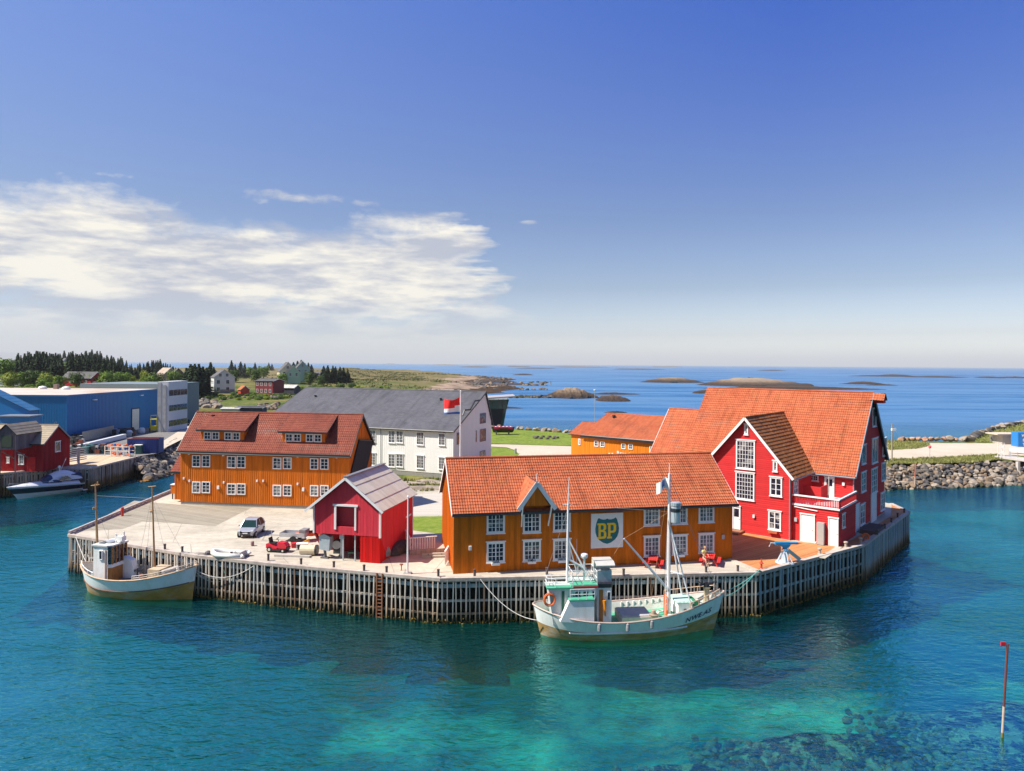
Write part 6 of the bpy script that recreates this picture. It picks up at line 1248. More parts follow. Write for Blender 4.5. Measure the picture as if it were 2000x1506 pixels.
for k in range(15):
    t_ = k / 15; p, q = [Vector((fx - .1, 0, Z_(1300, 1010))).lerp(Vector((fx + x_, y0_, H.sheer(fx / L))), .1 + t_ * .88) for y0_, x_ in ((-1.9, -.9), (-1.2, -.5))]; b.tube([p, q], .018, 4)
b.build('ratlines', MAST, CU)
b = MB(); x_ = X_(1318); b.lathe([(.36, 0), (.38, .05), (.38, 1.2), (.36, 1.25)], (x_, -.1, Z_(1318, 1020)), 14); b.build('lookout_barrel', GALV, CU); b = MB(); b.lathe([(.39, 0), (.39, .28)], (x_, -.1, Z_(1318, 999)), 14); b.build('barrel_band', BLACK, CU); b = MB(); b.lathe([(.40, 0), (.42, .25), (.30, .32), (.1, .33)], (x_, -.1, Z_(1318, 987)), 14); b.build('barrel_canopy', GALV, CU)
b = MB(); zf0, zf1 = Z_(1303, 957), Z_(1303, 935); rows, cols = 5, 8; xl = fx - .1; wlen = X_(1303) - X_(1281)
for i in range(rows + 1):
    for j in range(cols + 1):
        u, v = j / cols, i / rows; b.v.append((xl - u * wlen, .18 * math.sin(u * 7), zf0 + (zf1 - zf0) * v - .25 * u * u + .12 * math.sin(u * 5)))
for i in range(rows):
    for j in range(cols): a = i * (cols + 1) + j; b.f.append((a, a + 1, a + cols + 2, a + cols + 1)); b.m.append(1 if (2 <= j <= 4 and 1 <= i <= 3) else 0)
b.build('flag', [WHITE, M('flag_blue', (.12, .18, .5))], CU, fix=False)
wires(CU, [((fx, 0, Z_(1305, 1000)), (bx_, -.3, bz_)), ((bx_, -.3, bz_), (xj, 0, Z_(1190, 1097))), ((fx, 0, ztp), (X_(1290), -1.8, H.sheer(.65))), ((fx, 0, ztp - .3), (X_(1285), 1.8, H.sheer(.6)))], M('tan_line', (.40, .25, .14)))
# hatch, winch, forward house, rails, windlass, gun
x0_, x1_ = X_(1212, 1190, -.6), X_(1272, 1190, -.6); b = MB(); b.box(x0_, -1.0, dk_(7), x1_, 1.2, dk_(7) + .62); b.build('hatch_coaming', M('hatch_tan', (.55, .48, .42), .7), CU); MB().box(x0_ + .05, -.9, dk_(7) + .62, x1_ - .05, 1.1, dk_(7) + .7).build('hatch_cover', M('hatch_grey', (.42, .42, .44)), CU)
b = MB(); xw = X_(1277, 1195, -1); b.lathe([(.34, 0), (.3, .1), (.2, .3), (.3, .55), (.34, .6), (.2, .65), (.18, .9), (.08, .95)], (xw, -.9, dk_(8) + .1), 12); b.build('capstan', M('winch_tan', (.36, .27, .2), .6), CU)
b = MB(); b.box(fx - .28, -.35, dk_(fx), fx - .16, .35, dk_(fx) + 1.5); b.build('board', ORB, CU)
x0_, x1_ = X_(1318), X_(1345); b = MB(); b.box(x0_, -.85, dk_(fx), x1_, .85, dk_(fx) + 1.15); b.build('fore_house', HW, CU); b = MB(); b.box(x0_ - .1, -.95, dk_(fx) + 1.15, x1_ + .1, .95, dk_(fx) + 1.25); b.build('fore_house_roof', M('pale_green', (.45, .66, .58)), CU)
b = MB(); b.lathe([(.14, 0), (.14, .06)], (0, 0, 0), 12); o = b.build('porthole', DARK, CU, ((x0_ + x1_) / 2, -.86, dk_(fx) + .6)); o.rotation_euler = (R(90), 0, 0)
xw = X_(1352); b = MB(); b.tube([(xw, -.6, dk_(xw) + .55), (xw, .6, dk_(xw) + .55)], .32, 12); b.build('windlass', M('windlass_green', (.02, .22, .10)), CU)
rail(CU, [H.pt(t, H.sheer(t), -1) for t in (.80, .85, .9, .94, .97)], .45, CAPW, .04, 1); rail(CU, [H.pt(t, H.sheer(t), 1) for t in (.74, .80, .85, .9, .94, .97)], .45, CAPW, .04, 1)
xg_ = X_(1380); zd = dk_(xg_); b = MB(); b.lathe([(.35, 0), (.28, .1), (.2, .8), (.24, 1.3), (.3, 1.4)], (xg_, 0, zd), 12); b.build('gun_pedestal', M('tan_pedestal', (.45, .38, .26), .7), CU)
b = MB(); b.tube([(xg_ - .55, 0, zd + 1.55), (xg_ + .85, .1, zd + 1.75)], .1, 8, r2=.07); b.lathe([(.22, 0), (.22, .3)], (xg_, 0, zd + 1.4), 10); b.tube([(xg_ - .5, -.2, zd + 1.7), (xg_ - .8, -.35, zd + 2.0)], .04, 5); b.build('harpoon_gun', BLACK, CU)
b = MB(); xq = X_(1067); 
for k in range(24): a, c_ = 2 * math.pi * k / 24, 2 * math.pi * (k + 1) / 24; b.tube([(xq + .38 * math.cos(a), -1.56, Z_(1066, 1171, -1.5) + .42 * math.sin(a)), (xq + .38 * math.cos(c_), -1.56, Z_(1066, 1171, -1.5) + .42 * math.sin(c_))], .1, 6, cap=False)
b.build('lifebuoy', ORB, CU)
for i, (px, r_) in enumerate(((1300, .2), (1335, .16), (1362, .2))): MB().box(X_(px), -.9 + .4 * i, dk_(X_(px)), X_(px) + .5, -.5 + .4 * i, dk_(X_(px)) + .3).build('deck_box', M('box_white', (.7, .68, .62)), CU)
rg = random.Random(21)
for k in range(9): x = X_(1228 + k * 12); p = H.pt(x / L, H.sheer(x / L) - .05, 1, -.14); MB().box(p.x - .05, p.y - .1, dk_(x), p.x + .05, p.y, p.z).build('bulwark_stanchion', HW, CU)
b = MB()
for k in range(260): q = Vector((X_(1338) + rg.gauss(0, .35), .5 + rg.gauss(0, .4), dk_(X_(1338)) + .15 + abs(rg.gauss(0, .22)))); b.poly([q + Vector([rg.uniform(-.14, .14) for _ in '123']) for _ in range(3)])
b.build('green_net', M('net_green', (.02, .26, .15), .9, .3), CU, fix=False)
b = MB(); 
for k in range(5): c0 = Vector((X_(1255 + k * 14), .9 - .3 * (k % 3), dk_(X_(1255 + k * 14)) + .05)); b.tube([c0 + Vector((.22 * math.cos(a), .22 * math.sin(a), .03 * (a / 6))) for a in [j * .6 for j in range(22)]], .025, 4)
b.build('coiled_rope', ROPEM, CU)
for k, (px, c_) in enumerate(((1268, (.6, .3, .15)), (1283, (.65, .62, .55)), (1330, (.3, .5, .45)), (1366, (.6, .58, .5)))): MB().lathe([(.12, 0), (.2, .05), (.22, .35), (.18, .4)], (X_(px), -.4 + .35 * k, dk_(X_(px))), 8).build('deck_tub', M('tub_%d' % k, c_), CU)
for t_ in (.30, .45, .58): p = H.pt(t_, H.sheer(t_) - .35, -1, .16); MB().lathe([(.03, -.32), (.13, -.24), (.15, 0), (.13, .24), (.03, .32)], p, 8).build('fender', M('fender_grey', (.30, .30, .32), .6), CU)
wires(CU, [((mx, -.4, ztop - .5), (xa, 0, zt + .7)), ((mx, -.4, ztop), (fx, 0, Z_(1305, 1000))), ((fx, 0, ztp - .2), H.pt(.97, H.sheer(.97), -1)), ((fx, 0, ztp - .2), H.pt(.97, H.sheer(.97), 1)), ((fx, 0, ztp - .6), (fx + .3, 2.1, H.sheer(.7)))])
# small fishing boat on the left
f, L = boat_frame((168, 1150), (378, 1170)); SB = thing('fishing_boat', 'small double-ended fishing boat, white above and ochre below, with brown wheelhouse front', 'fishing boat', (f.o.x, f.o.y, 0), math.degrees(f.a))
H = Hull(L, 4.3, lambda t: 1.75 + 1.15 * max(0, (t - .4) / .6) ** 2 + .6 * max(0, (.4 - t) / .4) ** 2, lambda t: .72 + .85 * max(0, (t - .35) / .65) ** 2 + .45 * max(0, (.35 - t) / .35) ** 2, rake=.25, px=2.6, ps=2.6)
H.build(SB, HW, OCH, CAPW, M('deck_grey_blue', (.22, .25, .27), .8, .2), M('bulwark_tan', (.55, .48, .42), .7, .15, 3), .7)
b = MB(); [b.tube([H.pt(k / 40, H.band(k / 40), s_, .03) for k in range(1, 40)], .045, 5) for s_ in (-1, 1)]; b.build('rubbing_strake', M('brown_strake', (.18, .08, .05)), SB)
X_ = lambda px, py=1120, y=0: f.F(px, py, y)[0]; Z_ = lambda px, py, y=0: f.F(px, py, y)[1]; dk_ = lambda x: H.sheer(x / L) - .7
for s_ in (-1, 1): rail(SB, [H.pt(t, H.sheer(t), s_) for t in (.02, .06, .11, .17, .24)], .35, WHITE, .035, 1); rail(SB, [H.pt(t, H.sheer(t), s_) for t in (.60, .66, .72, .78, .84, .9, .95, .985)], .35, M('pinkish_rail', (.66, .55, .48)), .035, 2)
x0_ = X_(184, 1100, -.9); x2_ = X_(211, 1100, -.95); x1_ = x2_ + .22; zt = Z_(211, 1068, -.95); zb = dk_(3)
b = MB(); b.box(x0_, -1.0, zb, x2_, 1.15, zt); b.build('wheelhouse', HW, SB)
b = MB(); b.prism([(x2_, -1.0, zb), (x1_, -.75, zb), (x1_, .9, zb), (x2_, 1.15, zb)], (0, 0, 1.25)); b.build('wooden_front', VARN, SB)
b = MB(); b.prism([(x2_, -1.0, zb + 1.55), (x1_, -.75, zb + 1.55), (x1_, .9, zb + 1.55), (x2_, 1.15, zb + 1.55)], (0, 0, zt - zb - 1.6)); b.build('wheelhouse_windows', GLASS, SB)
b = MB()
for k in range(5): t_ = k / 4; p = Vector((x1_, -.75, 0)).lerp(Vector((x1_, .9, 0)), t_); b.box(p.x - .05, p.y - .05, zb + 1.5, p.x + .06, p.y + .05, zt)
b.build('window_post', VARN, SB); b = MB(); b.prism([(x2_, -1.05, zb + 1.25), (x1_ + .06, -.8, zb + 1.25), (x1_ + .06, .95, zb + 1.25), (x2_, 1.2, zb + 1.25)], (0, 0, .3)); b.build('white_band', HW, SB)
b = MB(); b.prism([(x0_ - .12, -1.1, zt), (x2_, -1.1, zt), (x1_ + .15, -.85, zt), (x1_ + .15, 1.0, zt), (x2_, 1.25, zt), (x0_ - .12, 1.25, zt)], (0, 0, .12)); b.build('wheelhouse_roof', M('roof_white_grey', (.62, .62, .62)), SB)
window(SB, f, 'F', x0_ + .65, zt - 1.15, x0_ + 1.0, zt - .35, 1, 1, -1.02, fw=.05, head=False); MB().box(x2_ - .25, -1.04, zb, x2_ - .12, -.99, zt - .3).build('door_edge', VARN, SB); MB().box(x0_ + .2, -.6, zt + .12, x0_ + .7, .2, zt + .2).build('skylight', DGREY, SB)
x3_ = x2_ + 1.3; b = MB(); b.prism([(x1_, .5, zb), (x3_ + .2, .5, zb), (x3_ - .2, .5, zb + 1.6), (x1_, .5, zb + 1.9)], (0, .6, 0)); b.build('companion', HW, SB)
mx = X_(190, 1080, 0); b = MB(); b.tube([(mx, 0, zt - .1), (X_(186, 980), 0, Z_(186, 945))], .1, 8, r2=.05); zc_ = Z_(186, 948); xx = X_(186, 948); b.tube([(xx - .45, 0, zc_ - .05), (xx + .45, 0, zc_ + .1)], .04, 5); b.tube([(xx + .25, 0, zc_), (xx + .25, 0, zc_ + .35)], .06, 5); b.tube([(xx - .15, 0, Z_(184, 993) - .1), (xx - .15, 0, Z_(184, 993) + .1)], .1, 6); b.build('mizzen_mast', MASTW, SB)
fx_, fz_ = X_(297, 960), Z_(297, 950); fb_ = X_(303, 1095); b = MB(); b.tube([(fb_, 0, dk_(fb_)), (fx_, 0, fz_)], .1, 8, r2=.05); b.tube([(fx_ - .4, 0, fz_ - .05), (fx_ + .4, 0, fz_ + .05)], .035, 5); b.lathe([(.12, 0), (.2, .1), (.05, .25)], (fx_ + .06, -.1, Z_(299, 1000)), 8); b.build('foremast', MASTW, SB)
b = MB(); b.tube([(X_(217, 1000), 0, zt), (X_(217, 1000), 0, Z_(217, 1062))], .1, 8); b.lathe([(.12, 0), (.38, .15), (.40, .28), (.15, .34)], (X_(217, 1000), 0, Z_(217, 1062)), 12); b.build('searchlight_pole', GALV, SB)
b = MB(); [b.box(X_(x, 1070), y, zt, X_(x, 1070) + .12, y + .12, zt + h_) for x, y, h_ in ((224, 0, .9), (228, .4, .7), (236, .2, 1.1))]; b.box(X_(226, 1070), 0, zt + .3, X_(238, 1070), .5, zt + .7); b.build('nav_lights', WHITE, SB)
wires(SB, [((xx, 0, Z_(186, 968)), (fx_, 0, Z_(297, 974))), ((xx, 0, Z_(187, 985)), (X_(205, 1050), .5, zt)), ((xx, 0, Z_(187, 985)), (X_(196, 1050), -.5, zt)), ((fx_, 0, fz_ - .8), H.pt(.98, H.sheer(.98), -1)), ((fx_, 0, fz_ - .8), H.pt(.62, H.sheer(.62), -1)), ((fx_, 0, fz_ - .8), H.pt(.70, H.sheer(.7), -1)), ((fx_, 0, fz_ - .8), H.pt(.62, H.sheer(.62), 1))])
b = MB(); x0_, x1_ = X_(296, 1130, -.3), X_(318, 1130, -.3); b.box(x0_, -.8, dk_(9), x1_, .8, dk_(9) + .9); b.build('winch_box', M('plywood', (.55, .42, .28)), SB)
b = MB(); b.tube([(x1_ + .1, -.5, dk_(9) + .5), (x1_ + 1.0, .3, dk_(9) + .85), (x1_ + 1.6, -.3, dk_(9) + .4)], .32, 8, r2=.2); b.build('tarpaulin', M('tarp_grey', (.50, .46, .42), .8), SB)
b = MB(); b.lathe([(.1, 0), (.1, .35), (.16, .4), (.14, .6)], (X_(275, 1140, -1.6), -1.55, dk_(8) + .3)); b.build('rail_roller', M('rust', (.28, .10, .06)), SB); b = MB(); b.box(X_(262), -.3, dk_(6), X_(262) + .9, .4, dk_(6) + .12); b.build('hatch', M('hatch_white', (.6, .6, .58)), SB)
b = MB(); [b.box(X_(x, 1105, .8), .6, dk_(7), X_(x, 1105, .8) + .1, .7, dk_(7) + .8) for x in (262, 270, 280)]; b.box(X_(262, 1105, .8), .55, dk_(7) + .5, X_(282, 1105, .8), .75, dk_(7) + .65); b.build('deck_frame', DGREY, SB)
# motor cruiser
f, L = boat_frame((36, 975), (154, 958)); MC = thing('motor_cruiser', 'sleek white motor cruiser with a navy band along its hull by the left quay', 'motor boat', (f.o.x, f.o.y, 0), math.degrees(f.a))
MWh = M('gelcoat_white', (.72, .75, .82), .25, .03); NAVY = M('gelcoat_navy', (.01, .012, .035), .25, .1)
b = MB(); ns = 30; rows = 9
for side in (-1, 1):
    base = len(b.v)
    for i in range(ns + 1):
        t = i / ns; hb_ = 1.75 * (1 - (1 - t) ** 2.6) ** .8 if t < 1 else 1.75; sh = 1.95 - .55 * t; xo = -1.6 * (1 - t) ** 3
        for k in range(rows):
            z = -.3 + (sh + .3) * k / (rows - 1); w = (k / (rows - 1)) ** .45; b.v.append((t * L + xo * (k / (rows - 1)) ** 1.2 + (1 - t) ** 6 * .6 * 0, side * hb_ * w, z))
    for i in range(ns):
        for k in range(rows - 1): b.f.append((base + i * rows + k, base + (i + 1) * rows + k, base + (i + 1) * rows + k + 1, base + i * rows + k + 1)); b.m.append(1 if 4 <= k <= 6 else 0)
nb = (ns + 1) * rows; b.f.append(tuple(ns * rows + k for k in range(rows)) + tuple(nb + ns * rows + k for k in reversed(range(rows)))); b.m.append(0)
hull = b.build('hull', [MWh, NAVY], MC, smooth=True)
b = MB(); rings = []
for i in range(15):
    t = i / 14; hb_ = 1.72 * (1 - (1 - t) ** 2.6) ** .8; sh = 1.95 - .55 * t; xo = -1.6 * (1 - t) ** 3; hh = .05 + .55 * math.sin(min(1, t * 1.9) * math.pi / 2) ** 1.2
    x = t * L * .93 + xo; rings.append([(x, -hb_, sh), (x, -hb_ * .8, sh + hh * .5), (x, -hb_ * .5, sh + hh * .85), (x, 0, sh + hh), (x, hb_ * .5, sh + hh * .85), (x, hb_ * .8, sh + hh * .5), (x, hb_, sh)])
b.loft(rings, 0, False, False); b.build('foredeck', MWh, MC, smooth=True)
def shell(name, x0, x1, z0, h_, w0, w1, m, p=1.0):
    b = MB(); rings = []
    for i in range(13):
        t = i / 12; x = x0 + (x1 - x0) * t; e = math.sin(math.pi * min(1, max(.02, t * .97 + .015))) ** p; w = w0 + (w1 - w0) * t
        rings.append([(x, w * math.cos(a), z0 - .2 + (h_ * e + .2) * math.sin(a) ** .8 if math.sin(a) > 0 else z0 - .2) for a in [math.pi * k / 10 for k in range(11)]])
    b.loft(rings, 0, False, False); return b.build(name, m, MC, smooth=True)
shell('windscreen', L * .33, L * .62, 2.1, .95, 1.1, 1.45, M('tinted_screen', (.03, .05, .12), .05, .3), .8); shell('hardtop', L * .42, L * .98, 2.3, 1.25, 1.25, 1.4, MWh, .7)
b = MB(); b.prism([(L * .56, -1.46, 2.2), (L * .78, -1.46, 2.25), (L * .72, -1.40, 2.75), (L * .62, -1.40, 2.75)], (0, -.04, 0)); b.build('side_window', GLASS, MC)
MB().box(L * .80, -1.2, 1.9, L * .97, 1.2, 2.9).build('canopy', M('navy_canvas', (.02, .05, .16), .9), MC); MB().box(L - .1, -1.5, .15, L + 1.2, 1.5, .32).build('swim_platform', MWh, MC)
b = MB(); b.tube([(L * .60, -.9, 3.3), (L * .72, -.9, 5.3)], .025, 5); b.tube([(L * .73, .8, 3.3), (L * .82, .8, 5.3)], .025, 5); b.build('antenna', WHITE, MC); b = MB(); b.lathe([(.06, 0), (.06, .4), (.2, .45), (.2, .7), (.05, .8)], (L * .66, 0, 3.5)); b.build('radar', WHITE, MC)
rail(MC, [(-1.3, 0, 1.95), (-.6, -.65, 1.9), (.6, -1.15, 1.85), (2.0, -1.45, 1.8), (3.4, -1.6, 1.75)], .5, GALV, .02, 1)
# red and black workboat on the lawn behind
p = G(960, 848, 3.5); WB = thing('beached_workboat', 'small red and black boat hauled up on the lawn by the sea', 'boat', (p.x, p.y, 3.5), 3)
b = MB(); rings = []
for i in range(11):
    t = i / 10; w = 1.1 * (1 - abs(2 * t - 1) ** 3) + .02; z1 = 1.5 + .3 * abs(2 * t - 1) ** 2; rings.append([(t * 5.6, -w, z1), (t * 5.6 * .9 + .28, -w * .6, .7), (t * 5.6 * .8 + .5, 0, .4), (t * 5.6 * .9 + .28, w * .6, .7), (t * 5.6, w, z1)])
b.loft(rings, 0, False, False); b.build('hull', BLACK, WB); b = MB(); b.box(.6, -1, 1.3, 5, 1, 1.75); b.build('cargo', M('crimson_net', (.45, .01, .06)), WB); b = MB(); [b.lathe([(.12, 0), (.22, .08), (.12, .16)], (1 + k * .9, -.6, 1.8)) for k in range(5)]; b.build('floats', WHITE, WB); b = MB(); b.box(1, -.8, 0, 1.3, .8, .8); b.box(4, -.8, 0, 4.3, .8, .8); b.build('cradle', DGREY, WB)
# inflatable dinghy
p = G(447, 1088); DG = thing('inflatable_dinghy', 'white inflatable dinghy lying on the quay edge near the bow of the small fishing boat', 'dinghy', p, -8)
b = MB(); pts = [(1.5, -.6, .28), (.3, -.65, .28), (-.8, -.6, .30), (-1.3, -.3, .40), (-1.48, 0, .45), (-1.3, .3, .40), (-.8, .6, .30), (.3, .65, .28), (1.5, .6, .28)]
b.tube(pts, .22, 10); b.tube([(1.5, -.6, .28), (1.75, -.6, .28)], .22, 10, r2=.05); b.tube([(1.5, .6, .28), (1.75, .6, .28)], .22, 10, r2=.05); b.build('tube', M('pvc_white', (.80, .78, .72), .4, .04), DG, smooth=True)
MB().box(-1.1, -.5, .08, 1.3, .5, .14).build('floor', M('pvc_grey', (.66, .64, .58), .5), DG); MB().box(1.22, -.5, .08, 1.3, .5, .55).build('transom', M('transom_grey', (.5, .5, .5)), DG); MB().box(.1, -.6, .36, .4, .6, .41).build('seat_board', M('transom_grey', (.5, .5, .5)), DG)

# ------------------------------------------------------------------ vehicles
def car(name, label, cat, loc, deg, body, L=3.3, W=1.65, Hh=1.5, group=None):
    t_ = thing(name, label, cat, loc, deg, group); bm_ = M('car_' + name + '_%d' % int(body[0] * 100), body, .25, .03, metal=.3)
    st_ = [(0, .45, .62, .62), (.04, .24, .74, .80), (.14, .2, .80, .98), (.30, .2, .93, 1.0), (.40, .2, 1.0, 1.0), (.80, .2, 1.0, 1.0), (.95, .22, .98, .96), (1, .35, .85, .9)]
    b = MB(); rings = []
    for s_, z0, z1, w in st_:
        x = L / 2 - s_ * L; w = w * W / 2; z1 = z1 * Hh * .62; rings.append([(x, -w * .92, z0), (x, -w, z0 + .2), (x, -w, z1 - .12), (x, -w * .85, z1), (x, w * .85, z1), (x, w, z1 - .12), (x, w, z0 + .2), (x, w * .92, z0)])
    b.loft(rings); b.build('body', bm_, t_, smooth=False)
    b = MB(); zb = Hh * .58
    gh = [(.27, zb - .02, .80), (.42, Hh * .94, .70), (.52, Hh, .70), (.78, Hh * .98, .70), (.93, Hh * .86, .70), (.98, zb, .80)]
    def ring(s_, z, w, k=0): x = L / 2 - s_ * L; w = w * W / 2; return [(x, -W * .47, zb), (x, -w * 1.02, z), (x, w * 1.02, z), (x, W * .47, zb)]
    b.loft([ring(*g) for g in gh]); b.build('windows', M('car_glass', (.012, .04, .045), .15, .2, spec=.25), t_)
    b = MB(); pts = gh[1:5]; b.loft([[(L / 2 - s_ * L, -w * W / 2 * 1.04, z - .05), (L / 2 - s_ * L, -w * W / 2, z + .03), (L / 2 - s_ * L, w * W / 2, z + .03), (L / 2 - s_ * L, w * W / 2 * 1.04, z - .05)] for s_, z, w in pts]); b.build('roof', bm_, t_)
    b = MB()
    for y in (-1, 1):
        b.bar((L / 2 - .27 * L, y * W * .46, zb), (L / 2 - .42 * L, y * .7 * W / 2, Hh * .95), .07, .07); b.bar((L / 2 - .60 * L, y * W * .48, zb), (L / 2 - .60 * L, y * .71 * W / 2, Hh * .98), .08, .05); b.bar((L / 2 - .96 * L, y * W * .46, zb), (L / 2 - .9 * L, y * .70 * W / 2, Hh * .88), .14, .1)
    b.build('window_pillar', bm_, t_)
    for x in (L * .33, -L * .33):
        for y in (-1, 1):
            w_ = MB().tube([(0, -.1, 0), (0, .1, 0)], .3, 16).build('wheel', M('tyre', (.02, .02, .02), .9), t_, (x, y * (W / 2 - .08), .3)); MB().tube([(0, -.11, 0), (0, .11, 0)], .17, 12).build('rim', GALV, w_)
    for y in (-1, 1):
        MB().box(L / 2 - .22, y * W * .36 - .14, .62, L / 2 - .02, y * W * .36 + .14, .76).build('headlight', M('headlight', (.7, .75, .8), .1), t_); MB().box(L * .14, y * (W / 2 + .1) - .1, .92, L * .14 + .12, y * (W / 2 + .1) + .1, 1.06).build('mirror', bm_, t_)
    MB().box(L / 2 - .06, -.5, .28, L / 2 + .02, .5, .42).build('grille', BLACK, t_); MB().box(L / 2 + .0, -.24, .46, L / 2 + .03, .24, .56).build('number_plate', WHITE, t_); return t_
p = G(491, 1044); car('parked_car', 'small silver hatchback parked on the quay in front of the long ochre warehouse', 'car', p, -90, (.42, .44, .50), 3.3, 1.68, 1.55)
for px, py, c_, d in ((368, 830, (.02, .02, .025), -70), (379, 829, (.03, .03, .05), -80), (389, 827, (.5, .5, .52), -80)): car('parked_car', {368: 'black car parked just right of the white office block', 379: 'dark blue car in the small car park behind the ochre roof', 389: 'pale car farthest right in the small car park behind the ochre roof'}[px], 'car', G(px, py, 3.45), d, c_, 4.2, 1.75, 1.5)
# ride-on mower
p = G(543, 1077); MW = thing('ride_on_mower', 'red ride-on lawn mower standing between the dinghy and the red boathouse', 'mower', p, -12); RM_ = M('mower_red', (.62, .02, .04), .35, .05)
b = MB(); b.prism([(.1, -.34, .35), (.95, -.34, .35), (.98, -.34, .6), (.75, -.34, .86), (.15, -.34, .9)], (0, .68, 0)); b.build('bonnet', RM_, MW); b = MB(); b.prism([(-.95, -.42, .35), (.1, -.42, .3), (.1, -.42, .42), (-.35, -.42, .62), (-.95, -.42, .72)], (0, .84, 0)); b.build('fender', RM_, MW); MB().box(-.6, -.48, .14, .5, .48, .32).build('cutting_deck', BLACK, MW); MB().box(.85, -.3, .25, 1.05, .3, .5).build('bumper', BLACK, MW)
b = MB(); b.box(-.65, -.25, .72, -.15, .25, .82); b.prism([(-.72, -.25, .75), (-.6, -.25, .75), (-.72, -.25, 1.25), (-.82, -.25, 1.22)], (0, .5, 0)); b.build('seat', M('seat_black', (.02, .02, .02), .8), MW)
b = MB(); b.tube([(.1, 0, .8), (-.05, 0, 1.15)], .03, 6); b.tube([(-.07 + .16 * math.cos(a) * .6, .18 * math.sin(a), 1.15 + .1 * math.cos(a)) for a in [k * .5236 for k in range(13)]], .02, 5); b.build('steering_wheel', BLACK, MW)
for x, y, r_ in ((-.6, -.4, .25), (-.6, .4, .25), (.7, -.38, .19), (.7, .38, .19)): w_ = MB().tube([(0, -.09, 0), (0, .09, 0)], r_, 14).build('wheel', M('tyre', (.02, .02, .02), .9), MW, (x, y, r_)); MB().tube([(0, -.1, 0), (0, .1, 0)], r_ * .5, 10).build('rim', M('rim_cream', (.6, .58, .5)), w_)
# car trailer
p = G(575, 1056); TR = thing('utility_trailer', 'light grey box trailer with drawbar left of the red boathouse', 'trailer', p, -8)
b = MB(); b.box(-1.2, -.6, .5, 1.3, -.56, .85); b.box(-1.2, .56, .5, 1.3, .6, .85); b.box(-1.2, -.6, .5, -1.16, .6, .85); b.box(1.26, -.6, .5, 1.3, .6, .85); b.box(-1.2, -.6, .46, 1.3, .6, .5); b.build('box', GALV, TR); b = MB(); b.bar((-1.2, 0, .45), (-2.5, 0, .45), .08, .08); b.tube([(-2.3, 0, 0), (-2.3, 0, .9)], .03, 6); b.build('drawbar', GALV, TR)
for y in (-.75, .75): MB().tube([(.2, y - .08, .3), (.2, y + .08, .3)], .3, 14).build('wheel', M('tyre', (.02, .02, .02), .9), TR)
b = MB(); b.box(.7, -.5, .85, 1.3, .5, 1.15); b.build('load', M('grey_tarp', (.2, .2, .21), .9), TR)
# clutter beside the boathouse
p = G(608, 1054); K = thing('orange_kayak', 'orange rescue kayak on a small cradle at the corner of the red boathouse', 'kayak', p, 20); b = MB(); b.loft([[(x, w * math.cos(a), .55 + w * .55 * math.sin(a) + lift) for a in [k * .785 for k in range(8)]] for x, w, lift in ((-1.5, .03, .2), (-.9, .3, .03), (0, .42, 0), (.9, .3, .03), (1.5, .03, .2))]); b.build('hull', M('kayak_orange', (.80, .13, .02), .4, .05), K, smooth=True); MB().box(-.4, -.2, .7, .5, .2, .85).build('cockpit', DARK, K); b = MB(); [b.box(x, -.3, 0, x + .08, .3, .35) for x in (-.6, .6)]; b.build('cradle', VARN, K)
p = G(588, 1067); K = thing('engine_hoist', 'yellow and red folded engine hoist lying left of the red boathouse', 'hoist', p, 30); b = MB(); b.bar((-.6, -.2, .1), (.8, .3, .5), .1); b.bar((-.5, .3, .1), (.7, -.3, .45), .1); b.build('arm', M('hoist_yellow', (.7, .35, .02)), K); b = MB(); b.box(-.9, -.25, .0, -.3, .2, .4); b.build('base', REDP, K); MB().tube([(.1, -.6, .25), (.1, -.4, .25)], .25, 10).build('wheel', BLACK, K)
p = G(605, 1084); K = thing('fuel_drum', 'cream fuel drum lying on its side in front of the boathouse corner', 'drum', p, 0); MB().tube([(-.8, 0, .45), (.5, 0, .45)], .44, 16).build('barrel', M('cream_tank', (.72, .60, .42), .5, .08), K); MB().tube([(.5, 0, .45), (.7, 0, .45)], .45, 16).build('rim', BLACK, K)
p = G(590, 1073); K = thing('generator_crate', 'small white crate with dark fittings behind the cream drum', 'crate', p, 12); b = MB(); [b.box(x, y, 0, x + .06, y + .06, .55) for x in (-.5, .45) for y in (-.3, .25)]; b.box(-.5, -.3, .5, .51, .31, .56); b.box(-.5, -.3, 0, .51, .31, .06); b.build('frame', WHITE, K); MB().box(-.4, -.25, .06, .3, .25, .42).build('motor', M('motor_dark', (.08, .06, .05)), K)
p = G(572, 1087); o = MB(); o.box(-1.6, -.25, 0, 1.6, .25, .12); o.box(-1.6, -.22, .12, 1.6, -.02, .17); tag(o.build('plank_stack', M('grey_planks', (.45, .42, .38), .9, .15, 4, stretch=(1, 5, 1)), loc=p, deg=-6), 'low stack of grey planks on the quay in front of the boathouse', 'planks')
p = G(636, 1090); K = thing('outboard_engine', 'large pale outboard engine housing hanging at the left of the undercroft', 'engine', p, -12); b = MB(); b.prism([(-.45, -.3, .8), (.45, -.3, .7), (.55, -.3, 1.9), (.0, -.3, 2.15), (-.5, -.3, 2.0)], (0, .6, 0)); b.build('cowling', M('engine_grey_blue', (.38, .44, .48), .4, .1), K); b = MB(); b.tube([(-.1, 0, .8), (0, 0, .1)], .12, 8); b.box(-.4, -.2, 0, .3, .2, .1); b.build('leg', M('dark_steel', (.12, .12, .13), .5, .2), K)
